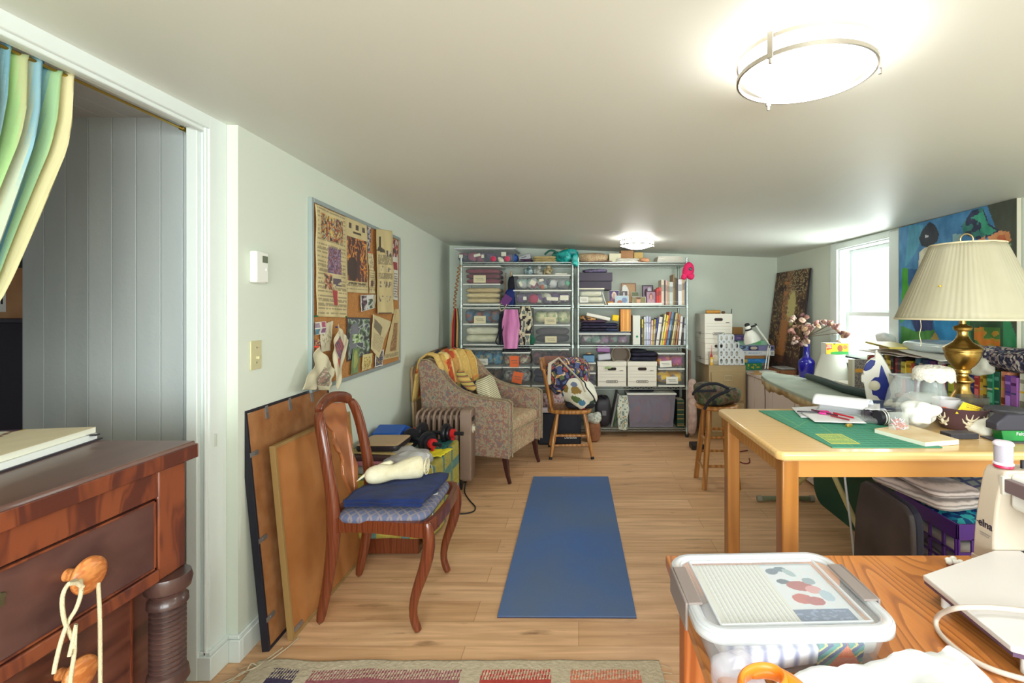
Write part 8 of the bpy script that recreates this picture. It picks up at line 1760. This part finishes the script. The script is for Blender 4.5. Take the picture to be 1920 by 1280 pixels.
# leaflet under the lid
def leaf(u, v):
    # u right, v toward the camera
    c = (196, 196, 186)
    if .04 < u < .54:
        if (u*30) % 1 < .34: c = (176, 178, 176)
        if noise.noise(Vector((u*40, v*50, 1))) > .35: c = tuple(q-14 for q in c)
        if (u*30) % 1 > .86: c = (214, 214, 210)
    if u > .56:
        c = (196, 200, 204)
        def el(x, y, a, bb, r=0):
            dx, dy = u-x, v-y; X = dx*cos(r)+dy*sin(r); Y = -dx*sin(r)+dy*cos(r); return (X/a)**2+(Y/bb)**2 < 1
        k = noise.noise(Vector((u*20, v*20, 3)))
        if k > .25: c = (190, 204, 212)
        if el(.63, .14, .05, .06, .5): c = (70, 92, 112)
        if el(.71, .10, .05, .05, .2): c = (74, 98, 116)
        if el(.76, .17, .035, .08, -.3): c = (140, 160, 166)
        if el(.655, .33, .05, .045): c = (50, 68, 88)
        if el(.76, .41, .10, .085, .3): c = (150, 54, 54)
        if el(.84, .48, .06, .07): c = (190, 130, 130)
        if el(.70, .62, .075, .08): c = (172, 66, 56)
        if el(.78, .66, .07, .07): c = (156, 56, 60)
        if el(.86, .33, .05, .06): c = (120, 140, 150)
        if el(.90, .58, .05, .09): c = (150, 170, 186)
        if v > .78 and u < .97: c = (72, 94, 130) if noise.noise(Vector((u*30, v*30, 8))) < .2 else (110, 130, 166)
        if v < .03: c = (170, 178, 184)
    return c
LM = BM @ TR(.004, .004, BT-.012)
b = B(LM); b.grid(lambda u, v: (-.126+.246*u, .100-.198*v, 0), 150, 110, col=leaf)
b.build('craft_leaflet', vmat(), label='printed leaflet with red birds seen through the clear lid', cat='leaflet', smooth=0, sol=.0006)
# contents
B().sup((0, 0, 0), (.10, .07, .02), .3, 36, 12, amp=.008, fr=14, seed=1, M=BM @ TR(-.03, -.045, Z+.028)).build('striped_cloth', mat('grey_stripe', (206, 202, 216), 'wave', [(150, 150, 176), (214, 210, 220), (226, 222, 228)], scale=(1, 1, 1), wave=12, axis='X', rough=.9), label='grey and white striped cloth inside the clear craft box', cat='cloth', smooth=60)
b = B(BM); b.grid(lambda u, v: (.03+.075*u, -.112+.01*v, Z+.052-.046*v), 60, 40, col=lambda u, v: ((214, 96, 44) if noise.noise(Vector((u*60, v*50, 1))) > -.1 else (226, 130, 60)) if abs(u-.62) < v*.42 else ((60, 140, 130) if ((u*3+v*2) % 1) < .4 else ((200, 190, 110) if ((u*3+v*2) % 1) < .6 else (50, 70, 120))))
b.build('patterned_packet', vmat(), label='orange and teal patterned packet at the craft box front', cat='packet', smooth=0, sol=.01)
B().sup((0, 0, 0), (.07, .10, .02), .4, 30, 12, amp=.006, seed=6, M=BM @ TR(.09, .01, Z+.026)).build('white_cloth', mat('white_cotton', (238, 238, 234)), label='plain white cloth inside the clear craft box right side', cat='cloth', smooth=60)
# white cloth in front, plastic bag, scissors
def heap(u, v):
    x = .235+.40*u; y = .800-.36*v
    h = (.022+.06*u)*(1-.45*v)+.024*noise.noise(Vector((u*3, v*3, 1)))+.012*noise.noise(Vector((u*9, v*9, 2)))+.006*noise.noise(Vector((u*24, v*14, 5)))
    ex = min(1, min(u, 1-u)*7)*min(1, min(v*5, 1-v)*6+.0); 
    xx = x+.10*(v-.5)*(1-u)*-.2+.02*noise.noise(Vector((v*5, 0, 0)))
    return (xx+.06*v*(u-.2), y-.035*(1-u)*(1-v)-.02*noise.noise(Vector((u*5, 4, 0))), Z+.004+h*ex)
B().grid(heap, 60, 50).build('white_fabric', mat('snow_cotton', (216, 217, 219), rough=.85, bump=.4, bscale=60), label='heap of plain white fabric before the clear craft box', cat='fabric', sol=.003, smooth=80)
B().sup((.245, .765, Z+.030), (.035, .05, .028), .7, 30, 16, amp=.012, fr=24, seed=5).build('cellophane_bag', clear('cellophane', (226, 224, 236), .35, .08), label='crinkled cellophane bag left of the white fabric heap', cat='bag', smooth=50)
t = T('scissors', 'orange-handled scissors lying on the white fabric at picture bottom', 'scissors', (.34, .70, Z+.06))
ORG = mat('fiskars_orange', (236, 130, 36), rough=.35)
zs = Z+.082
def FP_(px, py): return FT(px, py, zs)
lp = [(1430+42*cos(2*pi*i/16), 1281+27*sin(2*pi*i/16)) for i in range(16)]
pts = [FP_(*p) for p in lp]
B().tube(pts, .007, 10, closed=True, sq=(1.6, .8)).build('handle', ORG, t, smooth=60, sub=1)
pts = [FP_(*p)+Vector((0, 0, -.004)) for p in [(1405, 1262), (1425, 1253), (1450, 1254), (1480, 1268), (1510, 1292), (1540, 1318)]]
B().tube(pts, [.006, .009, .010, .010, .009, .007], 10).build('handle', ORG, t, smooth=60, sub=1)
B().box(.44, .56, .64, .655, zs-.012, zs-.008).build('blade', mat('steel_blade', (190, 192, 194), rough=.2, metal=1), t)
# ---- sewing machine ----
SM = mat('machine_beige', (196, 182, 164), rough=.35); SW = mat('machine_white', (238, 236, 232), rough=.3)
t = T('sewing_machine', 'white sewing machine with printed name on its pillar, right foreground', 'sewing machine', (1.05, 1.05, Z))
def pil(z):  # left face bulges slightly
    return .952+.018*max(0, (z-.80)/.17)**1.5
b = B(); n = 12; vs = []
for i in range(n+1):
    z = Z+.004+(.972-Z-.004)*i/n; x = pil(z); y0 = 1.137-.008*max(0, (z-.9)/.07); y1 = 1.200-.012*(z-Z)/.23
    if i == n: x += .004; y1 -= .003
    vs += [(x, y0, z), (x, y1, z), (1.13, y1, z), (1.13, y0, z)]
fs = []
for i in range(n):
    for j in range(4): fs.append((4*i+j, 4*i+(j+1) % 4, 4*i+4+(j+1) % 4, 4*i+4+j))
fs += [(3, 2, 1, 0), (4*n, 4*n+1, 4*n+2, 4*n+3)]
b.add(vs, fs); b.build('pillar', SM, t, bev=.006, seg=3, smooth=50)
B().box(.985, 1.13, .80, 1.136, .885, .968).build('arm', SW, t, bev=.012, seg=4, smooth=50)
B().box(.968, .985, .80, 1.128, .925, .955).build('front_strip', mat('plum_strip', (112, 94, 98), rough=.35), t, bev=.002)
B().box(.965, .985, 1.128, 1.14, .918, .960).build('strip_end', mat('machine_grey', (196, 190, 178), rough=.4), t, bev=.002)
B().box(1.0, 1.12, .80, 1.136, Z+.004, .79).build('free_arm', SW, t, bev=.006)
B().box(.95, 1.13, 1.13, 1.2, Z, Z+.012).build('base', SM, t)
B().box(.972, .984, .985, 1.062, .87, .921).build('yellow_sticker', mat('sticker_yellow', (240, 226, 40), rough=.5), t)
TMx = Matrix(((0, 0, -1, 0), (-1, 0, 0, 0), (0, 1, 0, 0), (0, 0, 0, 1)))
B(TR(.9535, 1.163, .836)).text('elna', .0245, TMx, ext=.0006, bold=True).box(-.0012, 0, .018, .025, -.0006, .0006).build('brand_lettering', mat('ink_violet', (52, 44, 58), rough=.5), t, smooth=0)
b = B()
for k in range(2): b.box(.9512, .9525, 1.145+.004*k, 1.176, .815-k*.005, .8165-k*.005)
b.build('small_print', mat('ink_grey', (150, 140, 136), rough=.5), t, smooth=0, kind='stuff')
pt = [(.714, 1.029), (.95, 1.134), (1.19, 1.134), (1.22, .83), (.90, .70), (.708, .812)]
B().prism(pt, .779, .79, 'z').build('extension_table', mat('ext_white', (212, 207, 205), rough=.35), t, bev=.002)
B().prism([(x+.003 if x < .8 else x, y) for x, y in pt], .772, .7788, 'z').build('table_edge', mat('plum_edge', (92, 70, 96), rough=.4), t)
for x, y in ((.74, 1.0), (.74, .82), (1.15, .85)): B().cyl((x, y, Z), (x, y, .773), .008).build('support_leg', SW, t)
t = T('thread_spool', 'lilac-grey thread spool with red base on the sewing machine', 'spool', (.99, 1.16, .968))
SP = TR(.989, 1.155, .9735)
B(SP).lathe([(.001, 0), (.0185, 0), (.0195, .002), (.0185, .006)], n=32).build('red_cap', mat('crimson_cap', (196, 40, 80), rough=.35), t)
B(SP).lathe([(.0185, .006), (.020, .007), (.020, .010), (.0178, .012)], n=32).build('lower_flange', mat('pearl_white', (226, 216, 230), rough=.3), t)
B(SP).lathe([(.0178, .012), (.0182, .02), (.0182, .046), (.0178, .050)], n=32).build('thread', mat('silver_thread', (170, 164, 176), 'wave', [(150, 144, 158), (190, 184, 194)], scale=(1, 1, 1), wave=160, axis='Z', rough=.4), t, smooth=60)
B(SP).lathe([(.0178, .050), (.020, .052), (.020, .056), (.0165, .060), (.006, .061), (.001, .061)], n=32).build('upper_flange', mat('pearl_white', (226, 216, 230)), t)
B().cyl((1.03, 1.15, .968), (1.03, 1.15, .99), .005, n=10).build('spool_pin', MATS['black_plastic'], bpy.data.objects['sewing_machine'])
# cable across the table
CB = mat('beige_cable', (196, 182, 170), rough=.4)
pz_ = [FT(1960, 1150, .80), FT(1900, 1142, .803), FT(1850, 1138, .803), FT(1800, 1139, .803), FT(1770, 1147, .78), FT(1756, 1160, .758), FT(1757, 1178, .747), FT(1772, 1198, .747), FT(1805, 1225, .747), FT(1850, 1250, .747), FT(1910, 1270, .747), FT(2000, 1290, .747)]
B().tube(pz_, .0045, 10).build('cable', CB, label='beige electric cable looped across the sewing table', cat='cable', smooth=60)
b = B(); q = FT(1788, 1051, Z+.008)
for i in range(9): b.sup((q.x+random.uniform(-.018, .018), q.y+random.uniform(-.008, .008), q.z+random.uniform(-.002, .004)), (.008, .006, .006), 1, 10, 6)
b.build('cotton_tuft', mat('white_cotton', (238, 238, 234)), label='tiny white cotton tuft behind the machine extension table', cat='tuft', smooth=60)
